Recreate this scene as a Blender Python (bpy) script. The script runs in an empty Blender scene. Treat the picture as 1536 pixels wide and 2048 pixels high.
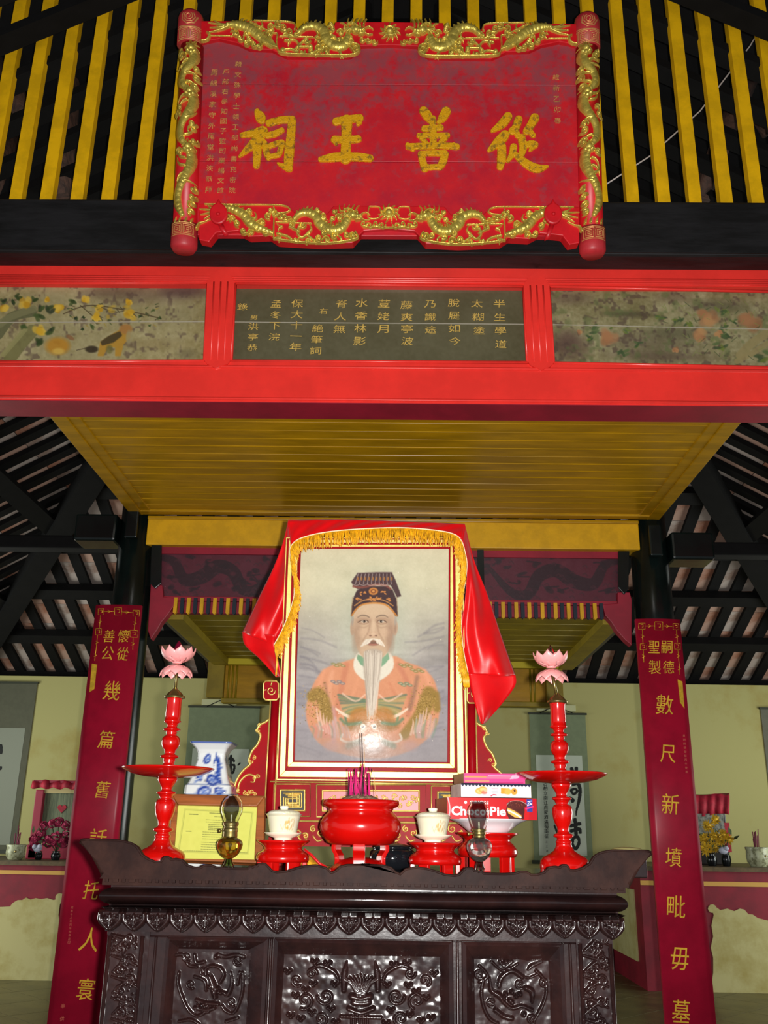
import bpy, math, random
import numpy as np
from mathutils import Vector, Matrix
random.seed(7); rng = np.random.RandomState(7)
SC = bpy.context.scene
COL = SC.collection
V = Vector
# ------------------------------------------------------------------ camera
FPX = 1870.0
CAMZ = 1.05
TH, RO, YA = math.radians(18.95), math.radians(0.87), math.radians(0.91)
FW = V((-math.sin(YA)*math.cos(TH), math.cos(YA)*math.cos(TH), math.sin(TH)))
_r = V((math.cos(YA), math.sin(YA), 0)); _u = _r.cross(FW)
RT = _r*math.cos(RO) + _u*math.sin(RO)
UP = -_r*math.sin(RO) + _u*math.cos(RO)
cam = bpy.data.cameras.new('camera'); camo = bpy.data.objects.new('camera', cam); COL.objects.link(camo)
cam.sensor_fit = 'HORIZONTAL'; cam.sensor_width = 36; cam.lens = FPX/1536*36
cam.clip_start = .02; cam.clip_end = 100
m = Matrix.Identity(4)
for i in range(3):
    m[i][0] = RT[i]; m[i][1] = UP[i]; m[i][2] = -FW[i]
m[0][3], m[1][3], m[2][3] = 0, 0, CAMZ
camo.matrix_world = m
SC.camera = camo
# ------------------------------------------------------------------ light
W = bpy.data.worlds.new('sky'); SC.world = W; W.use_nodes = True
W.node_tree.nodes['Background'].inputs[0].default_value = (0.86, 0.93, 1.0, 1)
W.node_tree.nodes['Background'].inputs[1].default_value = 0.40
def lamp(kind, name, loc, power, size=.02, color=(1, 1, 1), rot=None):
    l = bpy.data.lights.new(name, kind); l.energy = power; l.color = color
    if kind == 'AREA':
        l.shape = 'RECTANGLE'; l.size, l.size_y = size
    else:
        l.shadow_soft_size = size
    o = bpy.data.objects.new(name, l); COL.objects.link(o); o.location = loc
    if rot: o.rotation_euler = rot
    return o
lamp('POINT', 'camera_flash', (0.045, -0.02, CAMZ+.005), 400, .012, (1, .985, .95))
# unseen area fills added at both sides to brighten the rear hall
lamp('AREA', 'rear_fill', (-4.7, 6.6, 1.3), 128, (2.6, 2.2), (.95, 1, .93), (0, -math.pi/2, 0))
lamp('AREA', 'rear_fill', (4.7, 6.6, 1.3), 128, (2.6, 2.2), (.95, 1, .93), (0, math.pi/2, 0))
SC.view_settings.view_transform = 'Standard'; SC.view_settings.look = 'None'
SC.view_settings.gamma = 1; SC.view_settings.use_curve_mapping = False
SC.view_settings.exposure = 0.0
# ------------------------------------------------------------------ helpers
def ray(px, py):
    return RT*((px-768)/FPX) + UP*((1024-py)/FPX) + FW
def P(px, py, Y):
    d = ray(px, py); t = Y/d.y
    return V((d.x*t, Y, CAMZ+d.z*t))
def PZ(px, py, Z):
    d = ray(px, py); t = (Z-CAMZ)/d.z
    return V((d.x*t, d.y*t, Z))
def zat(py, Y, px=768): return P(px, py, Y).z
def xat(px, py, Y): return P(px, py, Y).x
def mpp(px, py, Y):                       # metres per pixel of a thing at depth plane Y
    p = P(px, py, Y); return (p-V((0, 0, CAMZ))).dot(FW)/FPX
def lin(c):
    c = c/255.0
    return c/12.92 if c <= .04045 else ((c+.055)/1.055)**2.4
def L3(c): return tuple(lin(x) for x in c)
MATS = {}
def mat(name, rgb, rough=.5, metal=0, var=.0, vscale=20, bump=0, bscale=60, rgb2=None, spec=.5, coat=0, trans=0, emit=None, thr=(.4, .6), stretch=(1, 1, 1), ior=1.45, sheen=0):
    if name in MATS: return MATS[name]
    m = bpy.data.materials.new(name); m.use_nodes = True; nt = m.node_tree; b = nt.nodes['Principled BSDF']
    c = L3(rgb)
    b.inputs['Base Color'].default_value = (*c, 1); b.inputs['Roughness'].default_value = rough
    b.inputs['Metallic'].default_value = metal; b.inputs['Specular IOR Level'].default_value = spec
    b.inputs['Coat Weight'].default_value = coat; b.inputs['Coat Roughness'].default_value = .08
    b.inputs['Transmission Weight'].default_value = trans; b.inputs['IOR'].default_value = ior
    b.inputs['Sheen Weight'].default_value = sheen
    tc = nt.nodes.new('ShaderNodeTexCoord'); mp = nt.nodes.new('ShaderNodeMapping')
    nt.links.new(tc.outputs['Object'], mp.inputs['Vector']); mp.inputs['Scale'].default_value = stretch
    if rgb2 is None and var > 0: rgb2 = tuple(max(0, x*(1-var)) for x in rgb)
    if rgb2 is not None:
        n = nt.nodes.new('ShaderNodeTexNoise'); n.inputs['Scale'].default_value = vscale; n.inputs['Detail'].default_value = 6
        n.inputs['Roughness'].default_value = .65
        nt.links.new(mp.outputs[0], n.inputs['Vector'])
        r = nt.nodes.new('ShaderNodeMapRange'); r.inputs[1].default_value = thr[0]; r.inputs[2].default_value = thr[1]
        nt.links.new(n.outputs[0], r.inputs[0])
        mx = nt.nodes.new('ShaderNodeMix'); mx.data_type = 'RGBA'
        mx.inputs[6].default_value = (*c, 1); mx.inputs[7].default_value = (*L3(rgb2), 1)
        nt.links.new(r.outputs[0], mx.inputs[0]); nt.links.new(mx.outputs[2], b.inputs['Base Color'])
    if bump:
        n2 = nt.nodes.new('ShaderNodeTexNoise'); n2.inputs['Scale'].default_value = bscale; n2.inputs['Detail'].default_value = 4
        nt.links.new(mp.outputs[0], n2.inputs['Vector'])
        bp = nt.nodes.new('ShaderNodeBump'); bp.inputs['Strength'].default_value = bump; bp.inputs['Distance'].default_value = .01
        nt.links.new(n2.outputs[0], bp.inputs['Height']); nt.links.new(bp.outputs[0], b.inputs['Normal'])
    if emit:
        b.inputs['Emission Color'].default_value = (*L3(emit[:3]), 1); b.inputs['Emission Strength'].default_value = emit[3]
    MATS[name] = m
    return m
def vmat(name, rough=.5, coat=0, spec=.5, bump=0, bscale=8):
    m = mat(name, (128, 128, 128), rough, coat=coat, spec=spec, bump=bump, bscale=bscale)
    nt = m.node_tree
    a = nt.nodes.new('ShaderNodeAttribute'); a.attribute_name = 'Col'
    nt.links.new(a.outputs['Color'], nt.nodes['Principled BSDF'].inputs['Base Color'])
    return m
LOC = {}
def fastmesh(name, verts, quads, cols=None):
    verts = np.asarray(verts, dtype=np.float32).reshape(-1, 3); quads = np.asarray(quads, dtype=np.int32)
    k = quads.shape[1]
    me = bpy.data.meshes.new(name)
    me.vertices.add(len(verts)); me.vertices.foreach_set('co', verts.ravel())
    me.loops.add(quads.size); me.loops.foreach_set('vertex_index', quads.ravel())
    me.polygons.add(len(quads)); me.polygons.foreach_set('loop_start', np.arange(0, quads.size, k, dtype=np.int32))
    me.polygons.foreach_set('use_smooth', np.ones(len(quads), dtype=bool))
    me.update(calc_edges=True); me.validate()
    if cols is not None:
        a = me.color_attributes.new('Col', 'FLOAT_COLOR', 'POINT')
        c = np.ones((len(verts), 4), dtype=np.float32); c[:, :3] = cols
        a.data.foreach_set('color', c.ravel())
    return me
def link(name, me, material, parent=None, label=None):
    o = bpy.data.objects.new(name, me)
    if material is not None:
        me.materials.clear()
        for q in (material if isinstance(material, (list, tuple)) else [material]): me.materials.append(q)
    COL.objects.link(o)
    if parent is not None:
        root = parent
        while root.parent: root = root.parent
        lo = LOC.get(root.name, V((0, 0, 0)))
        if lo.length > 0: me.transform(Matrix.Translation(-lo))
        o.parent = parent
    if label: o['label'] = label
    return o
def thing(name, label, cat, loc=(0, 0, 0), group=None, kind=None):
    o = bpy.data.objects.new(name, None); COL.objects.link(o); o.location = loc; o.empty_display_size = .05
    LOC[o.name] = V(loc)
    if kind: o['kind'] = kind
    if label: o['label'] = label
    if cat: o['category'] = cat
    if group: o['group'] = group
    return o
def tag(o, label, cat, group=None):
    o['label'] = label; o['category'] = cat
    if group: o['group'] = group
    return o
def struct(o, label=None):
    o['kind'] = 'structure'
    if label: o['label'] = label
    return o
class MB:
    def __init__(s): s.v = []; s.f = []; s.sm = []; s.mi = []; s.cur = 0
    def add(s, vs, fs, smooth=False):
        n = len(s.v); s.v += [tuple(p) for p in vs]
        for f in fs: s.f.append(tuple(i+n for i in f)); s.sm.append(smooth); s.mi.append(s.cur)
        return s
    def box(s, a, b, smooth=False):
        x0, x1 = sorted((a[0], b[0])); y0, y1 = sorted((a[1], b[1])); z0, z1 = sorted((a[2], b[2]))
        vs = [(x0,y0,z0),(x1,y0,z0),(x1,y1,z0),(x0,y1,z0),(x0,y0,z1),(x1,y0,z1),(x1,y1,z1),(x0,y1,z1)]
        return s.add(vs, [(0,3,2,1),(4,5,6,7),(0,1,5,4),(1,2,6,5),(2,3,7,6),(3,0,4,7)])
    def bar(s, p, q, w, h, up=(0, 0, 1)):
        p, q = V(p), V(q); d = (q-p).normalized(); sd = d.cross(V(up)).normalized(); u = sd.cross(d)
        vs = []
        for c in (p, q):
            for a, b in ((-1,-1),(1,-1),(1,1),(-1,1)): vs.append(c+sd*(a*w/2)+u*(b*h/2))
        return s.add(vs, [(3,2,1,0),(4,5,6,7),(0,1,5,4),(1,2,6,5),(2,3,7,6),(3,0,4,7)])
    def tube(s, pts, r, n=8, caps=True, smooth=True):
        pts = [V(p) for p in pts]; N = len(pts)
        rs = r if isinstance(r, (list, tuple)) else [r]*N
        vs = []; ref = None
        for i, p in enumerate(pts):
            d = (pts[min(i+1, N-1)]-pts[max(i-1, 0)]).normalized()
            if ref is None:
                ref = V((0, 0, 1)) if abs(d.z) < .9 else V((0, 1, 0))
            a = (ref - d*ref.dot(d)).normalized(); ref = a; b = d.cross(a)
            for k in range(n):
                t = 2*math.pi*k/n; vs.append(p+(a*math.cos(t)+b*math.sin(t))*rs[i])
        fs = [(i*n+k, i*n+(k+1) % n, (i+1)*n+(k+1) % n, (i+1)*n+k) for i in range(N-1) for k in range(n)]
        if caps: fs += [tuple(range(n))[::-1], tuple((N-1)*n+k for k in range(n))]
        return s.add(vs, fs, smooth)
    def lathe(s, prof, c, n=32, sq=False, axis=None, sx=1, sy=1):
        # prof: list of (r, z); sq: square section
        vs = []; c = V(c)
        A = V(axis).normalized() if axis else V((0, 0, 1))
        B = A.cross(V((0, 1, 0))).normalized() if abs(A.y) < .9 else A.cross(V((0, 0, 1))).normalized(); C = A.cross(B)
        for r, z in prof:
            for k in range(n):
                t = 2*math.pi*(k+.5)/n
                ca, sa = math.cos(t), math.sin(t)
                if sq:
                    e = 7.0; q = (abs(ca)**e+abs(sa)**e)**(-1/e); ca *= q; sa *= q
                vs.append(c+A*z+B*(ca*r*sx)+C*(sa*r*sy))
        N = len(prof)
        fs = [(i*n+k, i*n+(k+1) % n, (i+1)*n+(k+1) % n, (i+1)*n+k) for i in range(N-1) for k in range(n)]
        if prof[0][0] > 1e-6: fs.append(tuple(range(n))[::-1])
        if prof[-1][0] > 1e-6: fs.append(tuple((N-1)*n+k for k in range(n)))
        return s.add(vs, fs, True)
    def prism(s, poly, pl, h0, h1, smooth=False):       # poly of (u,v) on plane pl, from height h0 to h1
        n = len(poly)
        vs = [pl.at(u, v, h0) for u, v in poly]+[pl.at(u, v, h1) for u, v in poly]
        a = sum(poly[i][0]*poly[(i+1) % n][1]-poly[(i+1) % n][0]*poly[i][1] for i in range(n))
        top = tuple(range(n, 2*n)); bot = tuple(range(n))[::-1]
        if (a < 0) != (h1 < h0): top, bot = top[::-1], bot[::-1]
        fs = [top, bot]
        for i in range(n):
            j = (i+1) % n
            q = (i, j, n+j, n+i)
            if (a < 0) != (h1 < h0): q = q[::-1]
            fs.append(q)
        return s.add(vs, fs, smooth)
    def ball(s, c, r, n=12, sc=(1, 1, 1)):
        m = max(4, n//2); c = V(c)
        vs = []; 
        for i in range(m+1):
            t = math.pi*i/m
            for k in range(n):
                p = 2*math.pi*k/n
                vs.append(c+V((math.sin(t)*math.cos(p)*sc[0], math.sin(t)*math.sin(p)*sc[1], -math.cos(t)*sc[2]))*r)
        fs = [(i*n+k, i*n+(k+1) % n, (i+1)*n+(k+1) % n, (i+1)*n+k) for i in range(m) for k in range(n)]
        return s.add(vs, fs, True)
    def grid(s, rows, smooth=True, double=0):
        n = len(rows[0]); vs = [p for r in rows for p in r]
        fs = [(i*n+k, i*n+k+1, (i+1)*n+k+1, (i+1)*n+k) for i in range(len(rows)-1) for k in range(n-1)]
        return s.add(vs, fs, smooth)
    def build(s, name, material, parent=None, label=None, bevel=0, solid=0, auto=False):
        me = bpy.data.meshes.new(name); me.from_pydata(s.v, [], s.f); me.update()
        me.polygons.foreach_set('use_smooth', s.sm)
        if any(s.mi): me.polygons.foreach_set('material_index', s.mi)
        o = link(name, me, material, parent, label)
        if any(s.mi): me.polygons.foreach_set('material_index', s.mi)
        if bevel:
            b = o.modifiers.new('bevel', 'BEVEL'); b.width = bevel; b.segments = 2; b.limit_method = 'ANGLE'
        if solid:
            b = o.modifiers.new('solid', 'SOLIDIFY'); b.thickness = solid; b.offset = 0
        return o
class Plane:
    def __init__(s, o, u, v):
        s.o = V(o); s.u = V(u).normalized(); s.v = (V(v)-s.u*V(v).dot(s.u)).normalized(); s.n = s.u.cross(s.v)
    def at(s, u, v, h=0): return s.o+s.u*u+s.v*v+s.n*h
    def px(s, x, y):
        d = ray(x, y); c = V((0, 0, CAMZ)); t = (s.o-c).dot(s.n)/d.dot(s.n); q = c+d*t-s.o
        return (q.dot(s.u), q.dot(s.v))
    def sc(s, x, y):
        a = s.px(x-5, y); b = s.px(x+5, y); return math.hypot(a[0]-b[0], a[1]-b[1])/10
    def poly(s, pts): return [s.px(*p) for p in pts]
def vplane(Y): return Plane((0, Y, 0), (1, 0, 0), (0, 0, 1))
def smooth_pts(pts, k=6):
    pts = [tuple(p) for p in pts]
    if len(pts) < 3: return pts
    out = []; n = len(pts)
    for i in range(n-1):
        p0 = pts[max(i-1, 0)]; p1 = pts[i]; p2 = pts[i+1]; p3 = pts[min(i+2, n-1)]
        for j in range(k):
            t = j/k
            out.append(tuple(.5*((2*b)+(-a+c)*t+(2*a-5*b+4*c-d)*t*t+(-a+3*b-3*c+d)*t**3) for a, b, c, d in zip(p0, p1, p2, p3)))
    out.append(pts[-1]); return out
# ---- height field relief on a plane, strokes given in photo pixels measured on that plane
class Field:
    def __init__(s, pl, pxbox, res):
        s.pl = pl; x0, y0, x1, y1 = pxbox
        c = [pl.px(*q) for q in ((x0, y0), (x1, y0), (x0, y1), (x1, y1))]
        s.u0 = min(q[0] for q in c); s.v0 = min(q[1] for q in c)
        s.nu = int((max(q[0] for q in c)-s.u0)/res)+2; s.nv = int((max(q[1] for q in c)-s.v0)/res)+2
        s.res = res; s.H = np.zeros((s.nv, s.nu), np.float32); s.T = None
    def stamp(s, x, y, r, h, flat=0):
        u, v = s.pl.px(x, y); R = r*s.pl.sc(x, y)
        i0, i1 = int((u-R-s.u0)/s.res), int((u+R-s.u0)/s.res)+2; j0, j1 = int((v-R-s.v0)/s.res), int((v+R-s.v0)/s.res)+2
        i0, j0 = max(i0, 0), max(j0, 0); i1, j1 = min(i1, s.nu), min(j1, s.nv)
        if i1 <= i0 or j1 <= j0: return
        X = s.u0+np.arange(i0, i1)*s.res-u; Y = s.v0+np.arange(j0, j1)*s.res-v
        d = (X[None]**2+Y[:, None]**2)/(R*R)
        z = np.sqrt(np.clip(1-d, 0, 1))
        if flat: z = np.minimum(1, z*flat)
        s.H[j0:j1, i0:i1] = np.maximum(s.H[j0:j1, i0:i1], z*h)
    def tube(s, pts, r, h, scale=0, flat=0, k=6):
        if isinstance(r, (int, float)): r = [r]*len(pts)
        q = smooth_pts([(*p, a) for p, a in zip(pts, r)], k) if len(pts) > 2 else [(*p, a) for p, a in zip(pts, r)]
        L = 0
        for a, b in zip(q[:-1], q[1:]):
            d = math.hypot(b[0]-a[0], b[1]-a[1]); n = max(1, int(d/max(.35*min(a[2], b[2]), .5)))
            for i in range(n+1):
                t = i/n; rr = max(.4, a[2]+(b[2]-a[2])*t); hh = h
                if scale: hh = h*(.8+.2*abs(math.sin((L+d*t)*scale)))
                s.stamp(a[0]+(b[0]-a[0])*t, a[1]+(b[1]-a[1])*t, rr, hh*min(1, rr/(r[0]+.01)*.6+.4) if not flat else hh, flat)
            L += d
    def spiral(s, cx, cy, R, r, h, turns=1.4, a0=0, sgn=1):
        n = 22; s.tube([(cx+R*(1-i/n*.85)*math.cos(a0+sgn*turns*6.283*i/n), cy+R*(1-i/n*.85)*math.sin(a0+sgn*turns*6.283*i/n)) for i in range(n+1)], [r*(1-.4*i/n) for i in range(n+1)], h, k=1)
    def flame(s, x, y, a, L, w, h, bend=.5):
        s.tube([(x+L*t*math.cos(a+bend*t), y+L*t*math.sin(a+bend*t)) for t in (0, .3, .6, .85, 1)], [w, w*.9, w*.6, w*.3, .4], h, k=2)
    def mesh(s, name, material, parent, h0=0, thr=.0004, bulge=None, label=None, rough=0, cols=None, keep=False):
        M = s.H > thr
        H = s.H+0
        if rough:
            H = H+(rng.rand(*H.shape).astype(np.float32)-.5)*rough
        if keep: cell = np.ones((s.nv-1, s.nu-1), bool)
        else: cell = M[:-1, :-1] | M[1:, :-1] | M[:-1, 1:] | M[1:, 1:]
        j, i = np.nonzero(cell)
        a = j*s.nu+i; q = np.stack([a, a+1, a+1+s.nu, a+s.nu], 1)
        used = np.unique(q); remap = np.full(s.nu*s.nv, -1, np.int64); remap[used] = np.arange(len(used))
        uu = s.u0+(used % s.nu)*s.res; vv = s.v0+(used//s.nu)*s.res; hh = h0+H.ravel()[used]
        if bulge is not None: hh = hh+bulge(uu, vv)
        o, u, v, n = (np.array(w) for w in (s.pl.o, s.pl.u, s.pl.v, s.pl.n))
        vs = o+uu[:, None]*u+vv[:, None]*v+hh[:, None]*n
        return link(name, fastmesh(name, vs, remap[q], cols), material, parent, label)
# ---- painted canvas (flat print) turned into vertex colours
class Canvas:
    def __init__(s, x0, y0, x1, y1, step, rgb):
        s.xs = np.arange(x0, x1+step*.5, step, dtype=np.float32); s.ys = np.arange(y0, y1+step*.5, step, dtype=np.float32)
        s.x0, s.y0, s.st = x0, y0, step
        s.A = np.zeros((len(s.ys), len(s.xs), 3), np.float32); s.A[:] = rgb
    def win(s, x0, y0, x1, y1):
        i0 = max(0, int((x0-s.x0)/s.st)); i1 = min(len(s.xs), int((x1-s.x0)/s.st)+2)
        j0 = max(0, int((y0-s.y0)/s.st)); j1 = min(len(s.ys), int((y1-s.y0)/s.st)+2)
        return slice(j0, max(j0, j1)), slice(i0, max(i0, i1))
    def mix(s, w, m, rgb):
        A = s.A[w]
        if A.size: s.A[w] = A*(1-m[..., None])+np.array(rgb, np.float32)*m[..., None]
    def ell(s, cx, cy, rx, ry, rgb, a=1, soft=.15, rot=0):
        R = max(rx, ry)*1.3; w = s.win(cx-R, cy-R, cx+R, cy+R)
        X = s.xs[w[1]][None]-cx; Y = s.ys[w[0]][:, None]-cy
        c, sn = math.cos(rot), math.sin(rot)
        d = np.sqrt(((X*c+Y*sn)/rx)**2+((-X*sn+Y*c)/ry)**2)
        s.mix(w, np.clip((1-d)/max(soft, .01)+.5, 0, 1)*a, rgb)
    def line(s, pts, r, rgb, a=1, soft=.4, sm=True):
        if isinstance(r, (int, float)): r = [r]*len(pts)
        q = smooth_pts([(*p, k) for p, k in zip(pts, r)], 5) if sm and len(pts) > 2 else [(*p, k) for p, k in zip(pts, r)]
        mr = max(max(r), s.st*.6)*1.5
        xs = [p[0] for p in q]; ys = [p[1] for p in q]
        w = s.win(min(xs)-mr, min(ys)-mr, max(xs)+mr, max(ys)+mr)
        X = s.xs[w[1]][None]; Y = s.ys[w[0]][:, None]
        M = np.zeros((Y.shape[0], X.shape[1]), np.float32)
        for p, n in zip(q[:-1], q[1:]):
            dx, dy = n[0]-p[0], n[1]-p[1]; l = dx*dx+dy*dy+1e-6
            t = np.clip(((X-p[0])*dx+(Y-p[1])*dy)/l, 0, 1)
            d = np.hypot(X-p[0]-t*dx, Y-p[1]-t*dy); rr = p[2]+(n[2]-p[2])*t
            M = np.maximum(M, np.clip((rr-d)/max(soft*s.st*2, .01)+.5, 0, 1))
        s.mix(w, M*a, rgb)
    def poly(s, pts, rgb, a=1, soft=0, sm=False):
        if sm: pts = smooth_pts(list(pts)+[pts[0]], 5)
        pad = soft*s.st*2+s.st
        xs = [p[0] for p in pts]; ys = [p[1] for p in pts]
        w = s.win(min(xs)-pad, min(ys)-pad, max(xs)+pad, max(ys)+pad)
        X = s.xs[w[1]][None]; Y = s.ys[w[0]][:, None]
        M = np.zeros((Y.shape[0], X.shape[1]), bool)
        for (x1, y1), (x2, y2) in zip(pts, list(pts[1:])+[pts[0]]):
            if y1 == y2: continue
            M ^= ((Y >= min(y1, y2)) & (Y < max(y1, y2)) & (X < (x2-x1)*(Y-y1)/(y2-y1)+x1))
        M = M.astype(np.float32)
        for _ in range(int(soft)): M = blur(M)
        s.mix(w, M*a, rgb)
    def noise(s, amt, cells=(40, 10, 3), rgb=None, thr=None):
        n = fbm(s.A.shape[:2], cells)
        if rgb is None: s.A += ((n-.5)*2*amt)[..., None]
        else: s.mix((slice(None), slice(None)), np.clip((n-thr)*6, 0, 1)*amt, rgb)
    def mesh(s, name, corners, material, parent, rows=(0, 1), label=None, off=None, warp=None):
        j0, j1 = int(rows[0]*(len(s.ys)-1)), int(rows[1]*(len(s.ys)-1))
        A = np.clip(s.A[j0:j1+1], 0, 255)/255
        A = np.where(A <= .04045, A/12.92, ((A+.055)/1.055)**2.4)
        nj, ni = A.shape[:2]
        TL, TR, BL, BR = (np.array(c) for c in corners)
        a = np.linspace(0, 1, ni)[None, :, None]; b = (np.arange(j0, j1+1)/(len(s.ys)-1))[:, None, None]
        vs = (TL*(1-a)+TR*a)*(1-b)+(BL*(1-a)+BR*a)*b
        if warp is not None: vs = warp(vs, a, b)
        q = (np.arange(nj-1)[:, None]*ni+np.arange(ni-1)[None]).ravel()
        quads = np.stack([q, q+ni, q+ni+1, q+1], 1)
        return link(name, fastmesh(name, vs.reshape(-1, 3), quads, A.reshape(-1, 3)), material, parent, label)
def blur(M):
    M = np.pad(M, 1, mode='edge'); M = (M[:-2]+M[1:-1]*2+M[2:])/4; return (M[:, :-2]+M[:, 1:-1]*2+M[:, 2:])/4
def fbm(shape, cells):
    out = np.zeros(shape, np.float32); tot = 0
    for c in cells:
        h, w = int(shape[0]/c)+3, int(shape[1]/c)+3
        g = rng.rand(h, w).astype(np.float32)
        y = np.arange(shape[0])/c; x = np.arange(shape[1])/c
        yi = y.astype(int); xi = x.astype(int); fy = (y-yi)[:, None]; fx = (x-xi)[None]
        fy = fy*fy*(3-2*fy); fx = fx*fx*(3-2*fx)
        a = g[yi][:, xi]; b = g[yi][:, xi+1]; cc = g[yi+1][:, xi]; d = g[yi+1][:, xi+1]
        k = c**.5; out += k*((a*(1-fx)+b*fx)*(1-fy)+(cc*(1-fx)+d*fx)*fy); tot += k
    return out/tot
# ---- lettering
GL = {}
def glyph(ch, weight=0):
    key = (ch, weight)
    if key in GL: return GL[key]
    c = bpy.data.curves.new('glyph', 'FONT'); c.body = ch; c.size = 1; c.offset = 0 if ord(ch) > 0x2000 else weight; c.resolution_u = 3; c.fill_mode = 'FRONT'
    o = bpy.data.objects.new('glyph', c); COL.objects.link(o)
    dg = bpy.context.evaluated_depsgraph_get(); me = bpy.data.meshes.new_from_object(o.evaluated_get(dg))
    vs = [tuple(v.co)[:2] for v in me.vertices]; fs = [tuple(p.vertices) for p in me.polygons]
    bpy.data.objects.remove(o); bpy.data.curves.remove(c); bpy.data.meshes.remove(me)
    if vs:
        x0 = min(v[0] for v in vs); x1 = max(v[0] for v in vs); y0 = min(v[1] for v in vs); y1 = max(v[1] for v in vs)
    else: x0 = x1 = y0 = y1 = 0
    GL[key] = (vs, fs, (x0, y0, x1, y1)); return GL[key]
def put_glyph(mb, pl, ch, cx, cy, w, h, hgt, weight=0, rot=0, skew=0, t=.0015, fit=True):
    vs, fs, (x0, y0, x1, y1) = glyph(ch, weight)
    if not vs: return
    if fit: sx, sy = w/max(x1-x0, .3), h/max(y1-y0, .25)
    else: sx, sy = w, h
    mx, my = (x0+x1)/2, (y0+y1)/2
    c, s = math.cos(rot), math.sin(rot); pts = []
    for x, y in vs:
        x, y = (x-mx)*sx+skew*(y-my)*sy, (y-my)*sy
        pts.append((cx+x*c-y*s, cy+x*s+y*c))
    n = len(pts)
    mb.add([pl.at(u, v, hgt) for u, v in pts], fs)
    # thickness: side faces along boundary edges
    ec = {}
    for f in fs:
        for a, b in zip(f, f[1:]+f[:1]): ec[(a, b)] = 1
    sd = [(a, b) for (a, b) in ec if (b, a) not in ec]
    ids = sorted({i for e in sd for i in e}); mp = {i: k for k, i in enumerate(ids)}; k = len(ids)
    mb.add([pl.at(*pts[i], hgt) for i in ids]+[pl.at(*pts[i], hgt-t) for i in ids], [(mp[a], mp[a]+k, mp[b]+k, mp[b]) for a, b in sd])
def write_px(name, items, pl, material, parent, hgt=.002, weight=.0, t=.0015, label=None, jit=.03):
    """items: (char, x, y, w, h) in photo pixels"""
    mb = MB(); r = random.Random(3)
    for ch, x, y, w, h in items:
        u, v = pl.px(x, y); s = pl.sc(x, y)
        put_glyph(mb, pl, ch, u, v, w*s, h*s, hgt, weight, r.uniform(-jit, jit), r.uniform(0, .12) if jit else 0, t)
    return mb.build(name, material, parent, label)
def column_items(text, x0, y0, x1, y1, size):
    n = len(text)
    return [(c, x0+(x1-x0)*(i/(max(n-1, 1))), y0+(y1-y0)*(i/(max(n-1, 1))), size*(.95 if c != '一' else .95), size*(.95 if c not in '一二' else .25)) for i, c in enumerate(text)]
# ------------------------------------------------------------------ materials
M_red = mat('red_lacquer', (236, 54, 46), .28, var=.06, vscale=6, bump=.05, bscale=30)
M_redframe = mat('red_paint', (205, 20, 30), .4, var=.08, vscale=10)
M_crim = mat('crimson_board', (168, 22, 50), .35, spec=.25, var=.12, vscale=5)
M_dred = mat('dark_red_paint', (150, 22, 45), .5, var=.12, vscale=5)
M_gold = mat('gold_leaf', (232, 204, 92), .30, metal=.6, var=.15, vscale=40, bump=.15, bscale=220)
M_goldp = mat('gold_paint', (240, 190, 50), .35, metal=.35, var=.15, vscale=30)
M_goldl = mat('gilt_line', (228, 196, 104), .35, metal=.4, var=.12, vscale=60)
M_char = mat('gold_lettering', (222, 160, 8), .45, metal=.15, rgb2=(150, 108, 30), vscale=55, thr=(.52, .62), bump=.3, bscale=200)
M_dull = mat('dull_gold_lettering', (190, 150, 60), .5, metal=.2, var=.2, vscale=60)
M_yel = mat('yellow_paint', (218, 164, 8), .45, var=.08, vscale=12, bump=.05)
M_yelb = mat('yellow_slat_paint', (240, 184, 14), .42, var=.1, vscale=10, bump=.08, bscale=25)
M_ceil = mat('mustard_gloss_paint', (184, 136, 8), .3, var=.14, vscale=8, bump=.06, bscale=14, stretch=(.4, 2, 2))
M_olive = mat('mustard_dull_paint', (150, 128, 16), .5, var=.12, vscale=7)
M_black = mat('black_timber', (21, 20, 20), .5, spec=.35, rgb2=(32, 31, 32), vscale=9, bump=.15, bscale=24, stretch=(.4, 2, 2))
M_dark = mat('dark_rafter', (13, 12, 12), .8, spec=.2, var=.3, vscale=12)
M_lacq = mat('black_green_lacquer', (16, 26, 24), .22, var=.3, vscale=4, bump=.06, bscale=12)
M_tile = mat('roof_tile_underside', (176, 142, 126), .8, rgb2=(150, 100, 78), vscale=5, thr=(.42, .62), bump=.1)
M_tile2 = mat('roof_tile_pale', (172, 158, 150), .8, rgb2=(140, 116, 104), vscale=7, thr=(.45, .6), bump=.1)
M_log = mat('brown_log', (84, 58, 46), .7, var=.4, vscale=14, stretch=(1, 6, 1), bump=.3)
M_wall = mat('lime_washed_plaster', (178, 172, 112), .85, rgb2=(160, 138, 66), vscale=1.3, thr=(.52, .75), bump=.08, bscale=12)
M_wall2 = mat('stained_plaster', (176, 168, 116), .85, rgb2=(146, 130, 62), vscale=3, thr=(.45, .7), bump=.08, bscale=12)
M_floor = mat('floor_tile', (92, 84, 50), .35, rgb2=(62, 58, 38), vscale=4, thr=(.4, .7), bump=.1)
M_navy = mat('navy_paint', (22, 34, 46), .4)
M_wood = mat('dark_rosewood', (44, 24, 22), .22, rgb2=(30, 17, 17), vscale=10, thr=(.4, .6), bump=.05, bscale=50, coat=.3)
M_woodd = mat('dull_rosewood', (52, 32, 27), .5, spec=.07, rgb2=(36, 22, 20), vscale=10, thr=(.4, .6), bump=.06, bscale=40)
M_stred = mat('stand_red_lacquer', (150, 10, 20), .38, spec=.06, var=.08, vscale=12)
M_brown = mat('brown_wood', (150, 84, 40), .35, var=.2, vscale=16, stretch=(.3, 1, 3))
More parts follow.
